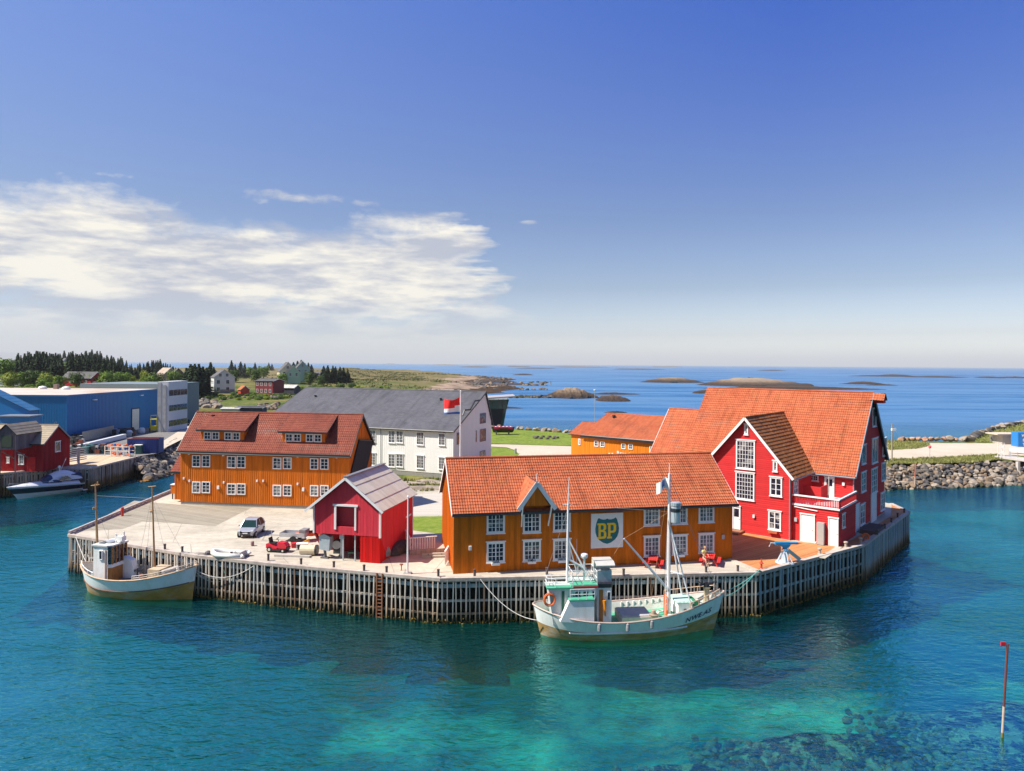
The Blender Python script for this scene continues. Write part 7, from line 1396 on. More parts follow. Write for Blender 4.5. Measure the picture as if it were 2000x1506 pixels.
p = G(658, 1081); K = thing('cable_reel', 'round dark reel with a grey rim inside the boathouse undercroft', 'reel', p, 0); MB().tube([(0, -.15, .8), (0, .15, .8)], .5, 18).build('drum', BLACK, K); MB().tube([(0, -.2, .8), (0, -.16, .8)], .38, 18).build('rim', GALV, K); MB().box(-.3, -.1, 0, .3, .1, .4).build('stand', DGREY, K)
p = G(668, 1088); o = MB(); o.box(-.12, -.12, 0, .12, .12, 2.0); o.box(-.2, -.15, 1.6, .2, .15, 1.95); tag(o.build('crane_post', GALV, loc=p), 'pale steel post standing in the middle of the undercroft opening', 'post')
p = G(688, 1090); K = thing('green_cart', 'small dark green trolley beside the red storeroom', 'trolley', p, 0); MB().box(-.35, -.25, .45, .35, .25, .6).build('tray', M('cart_green', (.05, .12, .08)), K); b = MB(); [b.box(x, y, 0, x + .05, y + .05, .45) for x in (-.33, .28) for y in (-.22, .17)]; b.build('leg', DGREY, K)
p = G(753, 1090); o = MB(); o.lathe([(.05, 0), (.42, .25), (.48, .6), (.30, .95), (.08, 1.1)], (0, 0, 0), 10); tag(o.build('fish_tub', M('blue_grey_tub', (.22, .28, .30), .7, .2), loc=p, deg=0), 'blue-grey covered tub at the right corner of the red boathouse', 'tub')
p = G(782, 1078); K = thing('covered_boat', 'dinghy under a dark tarpaulin beside the right wall of the red boathouse', 'boat', p, 70); b = MB(); b.loft([[(x, w * math.cos(a), .1 + h_ * max(0, math.sin(a))) for a in [k * math.pi / 8 for k in range(9)]] for x, w, h_ in ((-1.7, .1, .2), (-1.2, .6, .7), (0, .75, .95), (1.2, .6, .75), (1.7, .1, .25))], 0, True, True); b.build('tarpaulin', M('dark_tarp', (.05, .055, .05), .6, .4, 4, bump=.8, bscale=6), K)
# white picket fences by the ochre store
def picket(label, a, c_, h_=1.05, z=.35):
    a = Vector(a); c_ = Vector(c_); d = c_ - a; t_ = thing('picket_fence', label, 'fence', a, math.degrees(math.atan2(d.y, d.x))); Ln = d.length; n_ = int(Ln / .2); b = MB()
    [b.box(k * Ln / n_, -.02, z, k * Ln / n_ + .12, .02, z + h_) for k in range(n_)]; b.build('pickets', M('picket_pink_white', (.70, .62, .62), .6), t_); MB().box(-.05, -.06, z + h_, Ln + .05, .06, z + h_ + .07).build('top_rail', WHITE, t_); return t_
D0 = G(800, 1084); D1 = G(852, 1080); E0 = G(803, 1063); st = MB(); st.prism([(D0.x, D0.y, 3.45), (G(880, 1078).x, G(880, 1078).y, 3.45), (G(880, 1048).x, G(880, 1048).y, 3.45), (G(790, 1052).x, G(790, 1052).y, 3.45)], (0, 0, .42)); tag(st.build('terrace', PALEB), 'low raised timber terrace between the boathouse and the ochre store', 'terrace')
picket('white picket fence along the front of the low terrace', D0, D1, 1.0, .45); picket('short white picket fence standing at the left side of the low terrace', G(789, 1062), D0 + Vector((.0, .1, 0)), 1.0, .45); picket('white picket fence at the left corner of the ochre store', G(869, 1106), G(882, 1084), 1.1, .1)
p = G(855, 1088); o = MB(); o.box(-1.4, -.3, 0, 1.4, .2, .18); o.box(-1.4, -.05, .18, 1.4, .2, .34); tag(o.build('timber_steps', PALEB, loc=p, deg=8), 'two low timber steps leading to the terrace', 'steps')
# flagpoles
def pole(label, px, py, pt, r=.07, cat='flagpole', m=None, name='flagpole', ball=True, base=3.5):
    p = G(px, py, base); h_ = (py - pt) * p.y / F; t_ = thing(name, label, cat, p, 0); MB().tube([(0, 0, 0), (0, 0, h_)], r, 8, r2=r * .6).build('pole', m or MAST, t_)
    if ball: MB().lathe([(.02, 0), (r * 1.3, .06), (.02, .14)], (0, 0, h_)).build('ball', m or MAST, t_)
    return t_, p, h_
t_, p, h_ = pole('white flagpole without a flag between the red boathouse and the ochre store', 796, 1121, 971, .08); MB().box(-.3, -.3, 0, .3, .3, .12).build('foot', CONC, t_)
t_, p, h_ = pole('tall white flagpole flying a red, white and blue flag in front of the white warehouse', 898, 1003, 765, .09)
b = MB(); rows, cols = 8, 14; fl = 1.85; z1_ = h_ * (1 - (773 - 765) / 238); z0_ = h_ * (1 - (809 - 765) / 238)
for i in range(rows + 1):
    for j in range(cols + 1): u, v = j / cols, i / rows; b.v.append((-u * fl, .25 * math.sin(u * 6 + v), z0_ + (z1_ - z0_) * v - (.55 * u * v) - .25 * math.sin(u * 4) * (v > .5)))
for i in range(rows):
    for j in range(cols): a = i * (cols + 1) + j; b.f.append((a, a + 1, a + cols + 2, a + cols + 1)); b.m.append(0 if i >= 3 and not (i == 3 and j < 5) else 1 if i >= 1 else 2)
b.build('flag', [M('flag_red', (.75, .01, .01), .7), WHITE, M('flag_royal', (.02, .14, .5), .7)], t_, fix=False)
t_, p, h_ = pole('tall thin lamp mast on the lawn left of the yellow building', 1161, 858, 763, .08, 'lamp post', GALV, 'lamp_post', False); MB().lathe([(.05, 0), (.25, .05), (.25, .25), (.05, .3)], (0, 0, h_)).build('lamp_head', WHITE, t_)
t_, p, h_ = pole('wooden lamp post just right of the tall red warehouse', 1742, 900, 827, .14, 'lamp post', M('pole_wood', (.38, .30, .22)), 'lamp_post', False, 3.45); MB().box(-.1, -.2, h_ - 1.3, .6, .2, h_ - .9).build('lamp_head', WHITE, t_)
t_, p, h_ = pole('thin post with a small red sign on the grass verge of the gravel road', 1816, 897, 874, .05, 'sign', GALV, 'road_sign', False, 3.45); MB().lathe([(.02, 0), (.22, .15), (.25, .4), (.02, .6)], (0, 0, h_ - .2)).build('sign_plate', M('pink_red', (.8, .1, .15)), t_)
t_, p, h_ = pole('grey lamp post in front of the big spruces behind the office block', 388, 800, 750, .14, 'lamp post', M('pole_grey', (.35, .33, .3)), 'lamp_post', False, 3.45); MB().box(-.8, -.1, h_, .1, .1, h_ + .12).build('lamp_head', GALV, t_)
t_, p, h_ = pole('thin lamp post at the edge of the meadow beside the office block', 372, 800, 760, .08, 'lamp post', GALV, 'lamp_post', False, 3.45); MB().box(-.1, -.1, h_, 1.1, .1, h_ + .12).build('lamp_head', WHITE, t_)
# navigation stake, lower right; red and white stake at the riprap
p = G(1957, 1440, 0); top = CAMZ + ray(1966, 1256)[1] * p.y; hz_ = CAMZ - (1256 - 716) / F * p.y; NS = thing('channel_marker', 'leaning red and white marker pole with a red board in the water, bottom right', 'marker pole', p, 0)
q = Vector((.28, 0, hz_)); m3 = [Vector((0, 0, -1.2)), Vector((.02, 0, .25)), q * .33, q]; MB().tube(m3[:2], .065, 8).build('weedy_foot', M('weed_ochre', (.22, .16, .02)), NS); MB().tube(m3[1:3], .062, 8).build('white_part', M('chalk_white', (.55, .42, .33), .8, .15, 6), NS); MB().tube(m3[2:], .06, 8).build('red_part', M('faded_red', (.15, .04, .03), .8, .2, 6), NS); MB().box(q.x - .38, -.03, q.z - .12, q.x - .12, .03, q.z + .1).build('arrow_board', REDP, NS)
p = G(1787, 955, 0); NS = thing('channel_marker', 'thin orange stake with white foot at the waterline of the right riprap', 'marker pole', p, 0); MB().tube([(0, 0, -.5), (0, 0, 2.0)], .09, 8).build('white_part', M('chalk_white', (.55, .42, .33), .8), NS); MB().tube([(0, 0, 2.0), (.12, 0, 4.3)], .08, 8).build('red_part', M('faded_orange', (.62, .14, .06), .8), NS)
o = MB(); pc = G(1066, 856, 3.42); [o.lathe([(.1, 0), (.5, .1), (.45, .4), (.1, .5)], (pc.x + 2.6 * math.cos(k * .6), pc.y + 2.0 * math.sin(k * .6), 3.42), 7) for k in range(10)]; tag(o.build('stone_ring', ST[0]), 'ring of low stones around a fire place on the lawn by the sea', 'stone ring')
p = G(1007, 886, 3.42); MB().lathe([(.2, 0), (.2, .9), (.1, 1.0)], (0, 0, 0), 8).build('litter_bin', M('bin_blue_grey', (.25, .30, .33)), loc=p)
tag(COL.objects['litter_bin'], 'small grey-blue bin at the tip of the lower lawn', 'bin')
# gangway and pontoon things on the right
GA = thing('footbridge', 'white steel footbridge with railings and concrete piers at the right edge', 'footbridge', (0, 0, 0)); a, c_ = G(1958, 893, 3.5), G(2080, 909, 3.9); b = MB(); b.bar(a + Vector((0, 0, .1)), c_ + Vector((0, 0, .1)), 3.2, .35); b.build('deck', M('bridge_concrete', (.55, .50, .47), .8, .08), GA)
for px in (1960, 1962, 1976, 1990, 2004): 
    q = G(px, 893 + (px - 1958) * .13, 3.6); MB().tube([q + Vector((0, -1.5, .2)), q + Vector((0, -1.5, 1.3))], .05, 6).build('railing_post', GALV, GA)
b = MB(); [b.tube([a + Vector((0, -1.5, z)), c_ + Vector((0, -1.5, z))], .03, 5) for z in (.8, 1.35)]; b.build('handrail', GALV, GA); b = MB(); q = G(1988, 940, 0); b.box(q.x - .2, q.y - .3, -1, q.x + .2, q.y + .3, 3.5); b.bar((q.x, q.y, 1.8), (q.x + 3, q.y, 3.4), .3, .3); b.build('pier', M('bridge_concrete', (.55, .50, .47), .8), GA)
LT = thing('steel_lattice_tower', 'slim white lattice signal mast where the footbridge meets the riprap', 'mast', G(1955, 896, 3.4), 0); b = MB(); hh = 3.0; [b.tube([(x, y, 0), (x, y, hh)], .05, 5) for x in (-.35, .35) for y in (-.35, .35)]; [b.tube([(-.35 * s_, -.35, z), (.35 * s_, -.35, z + .5)], .03, 4) for k, z in enumerate(np.arange(0, hh - .4, .5)) for s_ in ((-1) ** k,)]; b.build('lattice', WHITE, LT)
CT = thing('shipping_container', 'bright blue shipping container with white lettering at the right edge', 'container', G(1988, 873, 3.4), -6); b = MB(); b.box(0, 0, 0, 6, 2.4, 3.1); [b.box(.1 + k * .3, -.04, .1, .25 + k * .3, 0, 3.0) for k in range(20)]; b.build('body', M('container_blue', (.02, .20, .55), .5, .08), CT); MB().box(.02, -.06, -.1, 6, -.02, .0).build('sill', BLACK, CT)
for k, (s_, z) in enumerate((('DSV', 2.2), ('BUD', 1.35), ('TRA', .5))): pass
for z_, s_ in ((2.15, 'W'), (1.2, 'B'), (.3, 'T')): text(s_, .8, WHITE, CT, lambda c_: Vector((1.15 + c_.x, -.06 - c_.z, z_ + c_.y)))
p = G(1958, 868, 3.4); o = thing('flat_roofed_shelter', 'low beige shelter with a flat roof beside the blue container', 'shelter', p, 3); MB().box(0, 0, 0, 4.0, 3, 2.1).build('wall', M('shelter_beige', (.42, .38, .33), .8, .1), o); MB().box(-1.4, -.3, 2.1, 4.2, 3.4, 2.35).build('roof', M('shelter_roof', (.60, .52, .42), .8), o)
b = MB(); p = G(1972, 884, 3.5); q = G(2080, 892, 3.5); b.bar(p + Vector((0, 0, .5)), q + Vector((0, 0, .5)), .9, .8); o = b.build('white_barge_rail', M('pontoon_white', (.75, .68, .66), .6)); tag(o, 'low white and red barrier in front of the blue container', 'barrier'); o.name = 'road_barrier'
p = G(1940, 863, 3.4); rng = random.Random(4); o = MB(); [o.tube([(rng.uniform(-.9, .9), rng.uniform(-.5, .5), 0), (rng.uniform(-.9, .9), rng.uniform(-.5, .5), rng.uniform(.6, 1.6))], .09, 5) for _ in range(14)]; tag(o.build('scrap_pile', M('scrap', (.22, .2, .2), .7, .4), loc=p), 'jumbled pile of grey scrap metal at the grass bank near the footbridge', 'scrap pile')
# left yard clutter
p = G(303, 886, 3.45); CN = thing('open_skip', 'navy blue open-top container with rust-red inside on the factory yard', 'container', p + Vector((-5.4, .4, 0)), 4); b = MB(); b.box(0, 0, 0, 5.6, .1, 2.6); b.box(0, 2.3, 0, 5.6, 2.4, 2.6); b.box(0, 0, 0, .1, 2.4, 2.6); b.box(5.5, 0, 0, 5.6, 2.4, 2.6); [b.box(.15 + k * .4, -.05, .1, .35 + k * .4, 0, 2.5) for k in range(13)]; b.build('body', M('skip_navy', (.01, .04, .22), .5, .1), CN); MB().box(.1, .1, .1, 5.5, 2.3, .3).build('inside', M('skip_rust', (.30, .06, .04)), CN); b = MB(); b.box(-.05, -.05, 2.6, 5.65, .15, 2.7); b.box(-.05, 2.25, 2.6, 5.65, 2.45, 2.7); b.build('top_rail', M('skip_rust', (.30, .06, .04)), CN)
p = G(255, 893, 3.5); RK = thing('float_rack', 'white steel rack filled with orange floats at the end of the plank wharf', 'rack', p + Vector((-5.2, 1.0, 0)), -14)
b = MB(); [b.box(x, y, 0, x + .1, y + .1, 1.9) for x in (0, 1.3, 2.6, 3.9, 5.2) for y in (0, 1.3)]; [b.box(0, y, z, 5.3, y + .08, z + .08) for y in (0, 1.3) for z in (.1, 1.0, 1.8)]; b.build('frame', M('rack_white', (.75, .72, .68)), RK)
rng = random.Random(8)
for k in range(24): MB().lathe([(.03, 0), (.2, .08), (.24, .24), (.2, .4), (.03, .48)], (0, 0, 0), 8).build('float', ORB if k % 4 else M('float_blue', (.02, .1, .4)), RK, (rng.uniform(.2, 5), rng.uniform(.2, 1.2), rng.choice((1.1, 1.6, 1.75, .2))))
for i, (px, py, l, c_) in enumerate(((262, 884, 'blue fish crate stack with white lids beside the float rack', (.02, .10, .40)), (270, 886, 'small dark green crate stack right of the blue one', (.04, .14, .12)))):
    p = G(px, py, 3.45); o = thing('crate_stack', l, 'crates', p, 10 * i); MB().box(-.6, -.5, 0, .6, .5, 1.5).build('crates', M('crate_%d' % i, c_), o); MB().box(-.65, -.55, 1.5, .65, .55, 1.65).build('lid', WHITE, o)
p = G(243, 856, 3.45); q = G(152, 879, 3.45); o = MB(); o.bar(p + Vector((0, 0, .5)), q + Vector((0, 0, .5)), .8, .9); tag(o.build('white_pontoon_beam', M('beam_white', (.6, .62, .66))), 'long white beam lying on the yard in front of the blue hall', 'beam').name = 'steel_beam'
p = G(222, 848, 3.45); q = G(160, 862, 3.45); d = q - p; t_ = thing('board_fence', 'pale vertical board fence in front of the blue factory wall', 'fence', p, math.degrees(math.atan2(d.y, d.x))); b = MB(); n_ = 30; [b.box(k * d.length / n_, 0, 0, k * d.length / n_ + d.length / n_ * .8, .06, 2.0) for k in range(n_)]; b.build('boards', M('fence_beige', (.50, .45, .36), .9, .15), t_)
rng = random.Random(12)
for i, (x0, y0, x1, y1, n_, l) in enumerate(((138, 872, 160, 858, 26, 'dark tangle of fishing gear between the red boathouse gable and the blue wall'), (222, 846, 262, 852, 34, 'dark heap of nets and floats beside the roller door'), (140, 886, 205, 880, 26, 'dark row of fishing gear on the shaded yard'))):
    b = MB()
    for k in range(n_ * 3): px, py = rng.uniform(x0, x1), rng.uniform(min(y0, y1), max(y0, y1)); p = G(px, py, 3.45); s_ = rng.uniform(.15, .5); b.box(p.x - s_, p.y - s_, 3.4, p.x + s_, p.y + s_, 3.4 + rng.uniform(.3, 1.5), rng.choice((0, 0, 0, 1, 2, 3)))
    tag(b.build('fishing_gear', [M('gear_dark', (.04, .04, .045)), M('gear_rust', (.25, .07, .04)), M('gear_white', (.5, .5, .5)), M('gear_teal', (.04, .14, .14))]), l, 'fishing gear', kind='stuff')
p = G(300, 843, 3.45); o = thing('yellow_forklift', 'yellow forklift with a tall frame beside the office block', 'forklift', p, -60); MB().box(-1.4, -.8, .4, .8, .8, 1.4).build('body', M('machine_yellow', (.55, .50, .02)), o); b = MB(); [b.box(x, y, 1.2, x + .12, y + .12, 3.0) for x in (-1, .5) for y in (-.7, .6)]; b.box(-1, -.7, 2.9, .62, .72, 3.05); [b.box(1.0, y, 0, 1.15, y + .12, 4.0) for y in (-.7, .6)]; b.box(1.0, -.7, 3.9, 1.15, .72, 4.05); b.build('frame', M('machine_yellow', (.55, .50, .02)), o); [MB().tube([(x, y - .15, .45), (x, y + .15, .45)], .45, 12).build('wheel', BLACK, o) for x in (-.9, .6) for y in (-.8, .8)]
for i, (px, py, l) in enumerate(((277, 846, 'white bulk bag just right of the roller door'), (252, 851, 'white bulk bag just left of the roller door'))): p = G(px, py, 3.45); o = MB(); o.lathe([(.6, 0), (.75, .3), (.7, 1.0), (.4, 1.3)], (0, 0, 0), 10); tag(o.build('bulk_bag', M('bag_white', (.66, .70, .74), .8), loc=p), l, 'bulk bag')
p = G(153, 905, 3.5); o = MB(); o.box(-.2, -.1, 0, .2, .1, 2.6); [o.box(-1.6, -.15, .5 + k * .32, 1.6, .15, .62 + k * .32) for k in range(7)]; tag(o.build('plank_rack', M('rack_grey', (.34, .32, .33), .8), loc=p, deg=78), 'grey rack of spaced planks on the sunny wharf beside the worn red boathouse', 'rack')

# ------------------------------------------------------------------ quay furniture and the person
def picnic(label, px, py, deg):
    t_ = thing('picnic_table', label, 'picnic table', G(px, py), deg, 'red picnic tables'); RP = M('table_red', (.66, .035, .03), .5, .06)
    b = MB(); [b.box(-.9, -.38 + k * .155, .72, .9, -.25 + k * .155, .76) for k in range(5)]; b.build('table_top', RP, t_)
    for s_ in (-1, 1): b = MB(); [b.box(-.9, s_ * .72 - .14 + k * .145, .43, .9, s_ * .72 - .01 + k * .145, .47) for k in range(2)]; b.build('bench', RP, t_)
    for x in (-.65, .65):
        for s_ in (-1, 1): b = MB(); b.bar((x, s_ * .25, .72), (x, s_ * .65, 0), .08, .1); b.build('leg', RP, t_)
        b = MB(); b.box(x - .03, -.8, .36, x + .03, .8, .43); b.build('bearer', RP, t_)
    return t_
picnic('red picnic table half behind the boom and ladder of the cutter', 1276, 1106, 75); picnic('red picnic table with a person sitting at it', 1387, 1102, 70)
def skin(name, verts, edges, radii, mat, parent=None, loc=(0, 0, 0), deg=0, sub=2):
    me = bpy.data.meshes.new(name); me.from_pydata(verts, edges, []); o = bpy.data.objects.new(name, me); COL.objects.link(o)
    m = o.modifiers.new('s', 'SKIN'); m.use_smooth_shade = True
    for v, r_ in zip(me.skin_vertices[0].data, radii): v.radius = (r_, r_) if not isinstance(r_, tuple) else r_
    me.skin_vertices[0].data[0].use_root = True; s_ = o.modifiers.new('d', 'SUBSURF'); s_.levels = sub; s_.render_levels = sub
    bpy.context.view_layer.update(); dg = bpy.context.evaluated_depsgraph_get(); m2 = bpy.data.meshes.new_from_object(o.evaluated_get(dg)); bpy.data.objects.remove(o); m2.name = name; m2.materials.clear(); m2.materials.append(mat)
    o = bpy.data.objects.new(name, m2); COL.objects.link(o); o.location = loc; o.rotation_euler = (0, 0, R(deg))
    if parent: o.parent = parent
    return o
SK = M('skin', (.55, .32, .22), .6, .05); fp = G(1376, 1103); PS = thing('person', 'person in grey and yellow top and pale shorts sitting on a red picnic bench', 'person', fp, -75)
# x forward, z up, seated on a 0.47 m bench
V = [(0, 0, .56), (0, 0, .75), (0, 0, .95), (.02, 0, 1.12), (.03, 0, 1.26), (.05, 0, 1.34), (0, .18, 1.20), (.05, .24, .95), (.28, .2, .82), (0, -.18, 1.20), (.06, -.25, .96), (.30, -.18, .84),
     (.05, .1, .53), (.42, .13, .53), (.47, .13, .28), (.44, .13, .06), (.56, .14, .04), (.05, -.1, .53), (.40, -.14, .53), (.56, -.16, .30), (.60, -.16, .06), (.72, -.17, .04)]
E_ = [(0, 1), (1, 2), (2, 3), (3, 4), (4, 5), (3, 6), (6, 7), (7, 8), (3, 9), (9, 10), (10, 11), (0, 12), (12, 13), (13, 14), (14, 15), (15, 16), (0, 17), (17, 18), (18, 19), (19, 20), (20, 21)]
RD = [.15, .14, .16, .15, .06, .055, .065, .05, .035, .065, .05, .035, .1, .065, .055, .04, .035, .1, .065, .055, .04, .035]
body = skin('body', V, E_, RD, SK, PS)
b = MB(); rings = [(.0, .03), (.03, .07), (.08, .095), (.14, .105), (.19, .095), (.235, .05), (.245, .01)]
b.loft([[(.07 + r_ * 1.12 * math.cos(a) + .005, r_ * .9 * math.sin(a), 1.34 + z) for a in [k * .5236 for k in range(12)]] for z, r_ in rings]); b.lathe([(.012, 0), (.018, .02), (.01, .05)], (.185, 0, 1.45), 6)
for s_ in (-1, 1): b.lathe([(.01, 0), (.022, .03), (.01, .06)], (.07, s_ * .095, 1.44), 6)
b.build('head', SK, body, smooth=True)
b = MB(); [b.lathe([(.004, 0), (.012, .008), (.004, .016)], (.178, s_ * .035, 1.475), 6) for s_ in (-1, 1)]; b.box(.175, -.025, 1.405, .186, .025, 1.412); b.build('eyes', DARK, body)
b = MB(); b.loft([[(.05 + r_ * 1.1 * math.cos(a), r_ * .98 * math.sin(a), 1.48 + z) for a in [k * .5236 for k in range(12)]] for z, r_ in ((-.06, .085), (0, .11), (.06, .105), (.11, .06), (.12, .01))]); b.build('hair', M('fair_hair', (.36, .22, .10), .8), body, smooth=True)
skin('shirt', [V[1], V[2], V[3], (.02, .17, 1.2), (.04, .22, 1.06), (.02, -.17, 1.2), (.05, -.23, 1.06)], [(0, 1), (1, 2), (2, 3), (3, 4), (2, 5), (5, 6)], [.165, .175, .165, .085, .075, .085, .075], M('shirt_grey_yellow', (.62, .50, .20), .8, .35, 6), body)
skin('shorts', [(0, 0, .56), (0, 0, .70), (.06, .1, .54), (.33, .13, .54), (.06, -.1, .54), (.32, -.14, .54)], [(0, 1), (0, 2), (2, 3), (0, 4), (4, 5)], [.165, .155, .11, .085, .11, .085], M('shorts_khaki', (.45, .45, .33), .8, .1), body)
for s_, wr, dr in ((1, V[8], Vector((1, -.1, -.35))), (-1, V[11], Vector((1, .15, -.3)))):
    w_ = Vector(wr); d = dr.normalized(); sd = Vector((0, 1, 0)); hv = [tuple(w_), tuple(w_ + d * .07)]; he = [(0, 1)]; hr = [.028, .034]
    for k, ln in enumerate((.055, .065, .06, .045)): q0 = w_ + d * .09 + sd * (k - 1.5) * .02; i = len(hv); hv += [tuple(q0), tuple(q0 + d * ln * .6 + Vector((0, 0, -.006))), tuple(q0 + d * ln + Vector((0, 0, -.022)))]; he += [(1, i), (i, i + 1), (i + 1, i + 2)]; hr += [.010, .009, .007]
    i = len(hv); q0 = w_ + d * .03 + sd * (-s_) * .035; hv += [tuple(q0), tuple(q0 + d * .04 + sd * (-s_) * .015)]; he += [(0, i), (i, i + 1)]; hr += [.011, .008]
    skin('hand', hv, he, hr, SK, body, sub=1)
# blue harpoon gun on the red deck
p = G(1533, 1099); HG = thing('harpoon_gun_display', 'old blue harpoon gun on a flared pale-blue pedestal on the red deck', 'harpoon gun', p, 4); PB = M('pedestal_blue_white', (.55, .66, .76), .5, .08, 4); GB = M('gun_blue', (.03, .22, .45), .4, .1)
b = MB(); b.lathe([(.80, 0), (.78, .05), (.26, .10), (.20, .5), (.18, 1.05), (.24, 1.15)], (0, 0, 0), 20)
for k in range(8): a = k * .785; b.prism([(.25 * math.cos(a), .25 * math.sin(a), 1.0), (.70 * math.cos(a), .70 * math.sin(a), .05), (.60 * math.cos(a), .60 * math.sin(a), .05), (.18 * math.cos(a), .18 * math.sin(a), .9)], (-.03 * math.sin(a), .03 * math.cos(a), 0))
b.build('pedestal', PB, HG); b = MB(); b.lathe([(.28, 1.12), (.2, 1.2), (.18, 1.45)], (0, 0, 0), 14); b.prism([(-.55, -.2, 1.6), (-.25, -.2, 1.35), (.2, -.2, 1.3), (.45, -.2, 1.6)], (0, .4, 0)); b.build('yoke', GB, HG)
b = MB(); b.tube([(-.9, 0, 1.68), (.3, 0, 1.68)], .17, 12, r2=.13); b.tube([(.3, 0, 1.68), (1.15, 0, 1.66)], .11, 12, r2=.1); b.build('barrel', GB, HG); b = MB(); b.tube([(1.15, 0, 1.66), (1.5, 0, 1.66)], .05, 8, r2=.02); b.build('harpoon_tip', M('tip_brown', (.35, .18, .06)), HG)
b = MB(); b.tube([(-.9, 0, 1.68), (-1.25, 0, 1.72), (-1.4, 0, 1.4)], .045, 6); b.build('grip', PB, HG); b = MB(); b.bar((.15, -.2, 1.15), (1.15, -.35, .35), .22, .3); b.build('rope_tray', M('tray_teal', (.10, .20, .26)), HG); MB().tube([(1.0, -.3, 0), (1.0, -.3, .4)], .04, 6).build('stay', VARN, HG)
p = G(1487, 1112); o = MB(); o.lathe([(.2, 0), (.08, .1), (.08, .45), (.2, .5), (.08, .6), (.03, .9)], (0, 0, 0), 8); tag(o.build('bollard', M('hydrant_red', (.75, .04, .02), .5), loc=p), 'small red bollard with the mooring ropes of the cutter at the deck corner', 'bollard')
p = G(239, 1008); o = MB(); o.lathe([(.14, 0), (.14, .6), (.2, .65), (.14, .95), (.02, 1.0)], (0, 0, 0), 8); tag(o.build('life_saving_post', M('hydrant_red', (.75, .04, .02), .5), loc=p), 'small red post on the kerb of the left flank of the quay', 'post')
p = G(757, 1120, 3.6); p = G(784, 1114); o = MB(); o.lathe([(.1, 0), (.04, .05), (.04, .4), (.15, .45), (.15, .52)], (0, 0, 0), 8); tag(o.build('mushroom_bollard', M('rust', (.28, .10, .06)), loc=p), 'small rusty mushroom bollard left of the white flagpole foot', 'bollard')
p = G(1692, 1056); o = MB(); o.tube([(.0, 0, .3), (.02, 0, .3)], .4, 12)
o = MB(); [o.tube([(.3 * math.cos(k * .52), .1, .35 + .3 * math.sin(k * .52)), (.3 * math.cos(k * .52 + .52), .1, .35 + .3 * math.sin(k * .52 + .52))], .09, 6, cap=False) for k in range(12)]; tag(o.build('lifebuoy', ORB, loc=p), 'orange lifebuoy leaning on the shaded quay edge by the warehouse corner', 'lifebuoy')
p = A.W(5.1, 9.5, 0); o = MB(); o.box(-.75, -2.0, 0, .75, 2.0, .4); tag(o.build('landing_platform', M('dark_brown_boards', (.10, .06, .06), .8, .2, 3), loc=p, deg=-40), 'dark wooden platform in the shade at the foot of the dark gable', 'platform')
p = G(544, 1062); p = G(493, 1064); p = G(493, 1066); o = MB(); o.lathe([(.1, 0), (.16, .08), (.16, .35), (.1, .42)], (0, 0, 0), 8); tag(o.build('bollard', M('dark_pink', (.28, .16, .17)), loc=p), 'small dark knob bollard in the yard in front of the silver car', 'bollard')
p = G(407, 1085); o = MB(); o.lathe([(.1, 0), (.35, .06), (.3, .3), (.1, .42)], (0, 0, 0), 8); o.bar((-.9, 0, .08), (0, 0, .15), .1, .1); tag(o.build('anchor', M('dark_iron', (.08, .07, .08)), loc=p), 'dark iron anchor lying left of the white dinghy', 'anchor')
p = G(1458, 1039, 3.5); o = MB(); o.lathe([(.3, 0), (.38, .1), (.3, .35), (.05, .45)], (0, 0, 0), 8); tag(o.build('planter', M('planter_black', (.03, .03, .03)), loc=p), 'black plant pot at the foot of the red cross gable', 'planter')
p = G(1590, 1061); o = MB(); o.bar((0, 0, 0), (.35, .1, .5), .3, .04); o.bar((.35, .1, .5), (.6, .2, 0), .3, .04); tag(o.build('sandwich_board', WHITE, loc=p), 'small white sandwich board lying open before the double door of the red porch', 'sign')
# mooring ropes
def rope(label, a, c_, sag, mat=None, r=.03):
    a = Vector(a); c_ = Vector(c_); pts = [a.lerp(c_, k / 20) - Vector((0, 0, sag * 4 * (k / 20) * (1 - k / 20))) for k in range(21)]
    o = MB(); o.tube(pts, r, 5); tag(o.build('mooring_rope', mat or ROPEM), label, 'rope')
fc, Lc = boat_frame((1050, 1238), (1400, 1227)); fs, Ls = boat_frame((168, 1150), (378, 1170))
rope('white mooring rope from the quay down to the stern of the cutter', G(938, 1131, 3.55), fc.W(-.1, -.6, 1.25), .7)
TEAL = M('teal_rope', (.15, .50, .45), .8)
rope('teal mooring rope from the cutter bow to the red bollard', fc.W(Lc + .2, 0, 2.7), G(1487, 1110, 3.9), .25, TEAL); rope('lower pale teal mooring rope from the cutter bow to the deck corner', fc.W(Lc + .1, .1, 2.3), G(1478, 1116, 3.6), .45, TEAL, .022)
rope('white mooring rope sagging from the small fishing boat bow, upper one', fs.W(Ls, 0, 2.6), G(505, 1098, 3.55), 1.0); rope('white mooring rope sagging from the small fishing boat bow, lower one', fs.W(Ls, .1, 2.4), G(478, 1096, 3.0), 1.35, None, .026); rope('rope from the stern of the small fishing boat up to the quay corner', fs.W(-.2, .3, 2.1), G(147, 1046, 3.55), .1)
rope('teal rope hanging on the quay face below the dinghy', G(430, 1092, 3.4), G(470, 1096, 3.4), 1.6, TEAL, .022)
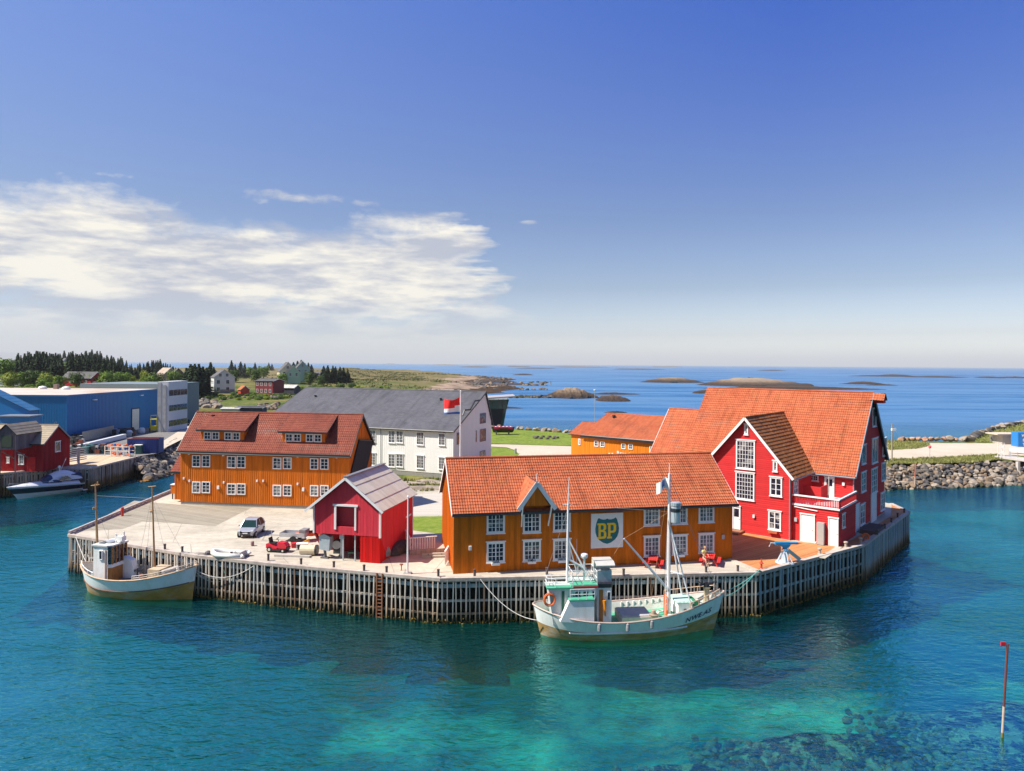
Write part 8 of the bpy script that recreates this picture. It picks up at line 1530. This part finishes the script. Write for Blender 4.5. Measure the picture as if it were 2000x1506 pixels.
# ------------------------------------------------------------------ grass edges
TUFT = leafmat('grass_blades', (.13, .15, .04), (.34, .32, .12))
def tufts(name, label, poly_px, n, h0, h1, seed):
    r_ = random.Random(seed); P_ = [G(x, y, 3.4) for x, y in poly_px]; pl = np.array([(p.x, p.y) for p in P_]); lo, hi = pl.min(0) - .4, pl.max(0) + .4; b = MB(); k = 0
    pts = np.stack([np.array([r_.uniform(lo[0], hi[0]) for _ in range(n * 6)]), np.array([r_.uniform(lo[1], hi[1]) for _ in range(n * 6)])], 1); sd = sdist(pts, pl)
    for (x, y), s_ in zip(pts, sd):
        if s_ < -.45 or k >= n: continue
        k += 1; hh = r_.uniform(h0, h1) * (1.25 if s_ < .6 else 1); 
        for _ in range(4):
            a = r_.uniform(0, 6.3); w = hh * .22; d = Vector((math.cos(a), math.sin(a), 0)); q = Vector((x + r_.gauss(0, .12), y + r_.gauss(0, .12), 3.4)); b.poly([q - d * w, q + d * w, q + Vector((r_.gauss(0, hh * .3), r_.gauss(0, hh * .3), hh))])
    return tag(b.build(name, TUFT, fix=False), label, 'grass', kind='stuff')
tufts('grass_tufts', 'long green grass on the verge between the gravel road and the riprap', [(1736, 899), (1850, 894), (1945, 889), (1958, 896), (1900, 903), (1737, 906)], 1500, .12, .38, 1)
tufts('grass_tufts', 'long grass on the small island of green beside the right gravel road', [(1735, 862), (1780, 861), (1810, 866), (1812, 871), (1790, 876), (1738, 879)], 900, .12, .36, 2)
tufts('grass_tufts', 'rough yellow-green grass on the bank behind the footbridge', [(1880, 862), (1905, 852), (2000, 829), (2060, 822), (2060, 850), (1950, 866)], 1300, .2, .55, 3)
tufts('grass_tufts', 'green grass edge of the big lawn behind the white warehouse', [(950, 838), (1000, 838), (1124, 846), (1126, 871), (1040, 869), (985, 867), (950, 866)], 900, .05, .14, 4)
tufts('grass_tufts', 'weeds growing between the stone slabs below the white warehouse', [(795, 940), (880, 938), (880, 960), (800, 960)], 260, .15, .5, 5)

# ------------------------------------------------------------------ heath scrub and shore rocks of the headland, and the air
r7 = random.Random(77); SCR = leafmat('heath_scrub_leaves', (.03, .05, .015), (.14, .15, .04)); b = MB()
xy = np.stack([np.array([r7.uniform(-330, 10) for _ in range(5200)]), np.array([r7.uniform(330, 1050) for _ in range(5200)])], 1); hz7 = theight(xy[:, 0], xy[:, 1]); dn = fbm(xy[:, 0], xy[:, 1], .03)
rk7 = []
for (x, y), z, d in zip(xy, hz7, dn):
    if z > 2.0 and d > .0 + .3 * (x > -90):
        s_ = r7.uniform(.8, 2.4)
        for _ in range(7):
            c_ = Vector((x + r7.gauss(0, s_), y + r7.gauss(0, s_), z + r7.uniform(.1, .9) * s_ * .6)); b.poly([c_ + Vector([r7.uniform(-.8, .8) for _ in '123']) for _ in range(3)])
    elif .2 < z < 2.2 and d > -.2 and len(rk7) < 420: rk7.append((Vector((x, y, z)), r7.uniform(.7, 2.6), [0, 1, 3, 3]))
tag(b.build('heath_scrub', SCR, fix=False), 'low brown-green heath scrub covering the headland behind the slate roof', 'scrub', kind='stuff')
merge_rocks(rk7, 'shore_rocks', 'dark and tan rocks strewn along the shore of the headland', 'rocks')
sub_ = []
for _ in range(700):
    k_ = r7.random(); x, y = (r7.uniform(10, 26), r7.uniform(36.5, 40.5)) if k_ < .45 else (r7.uniform(20, 38), r7.uniform(37, 44)) if k_ < .9 else (r7.uniform(5, 14), r7.uniform(35.8, 37.6))
    sub_.append((Vector((x, y, -1.0 - abs(r7.gauss(0, .3)))), r7.uniform(.10, .36), [1, 2, 2, 2, 4, 3]))
merge_rocks(sub_, 'submerged_rocks', 'brown and dark rocks seen through the shallow water at the bottom right', 'rocks')
hm = bpy.data.materials.new('air'); hm.use_nodes = True; t = hm.node_tree; nodes_clear(t); o_ = N(t, 'ShaderNodeOutputMaterial'); v_ = N(t, 'ShaderNodeVolumePrincipled'); v_.inputs['Color'].default_value = (.90, .93, .93, 1); v_.inputs['Density'].default_value = .00006; t.links.new(v_.outputs[0], o_.inputs['Volume'])
MB().box(-64000, -600, -8, 64000, 84000, 480).build('haze', hm); tag(COL.objects['haze'], 'thin pale sea haze over the whole coast', 'haze', kind='stuff')
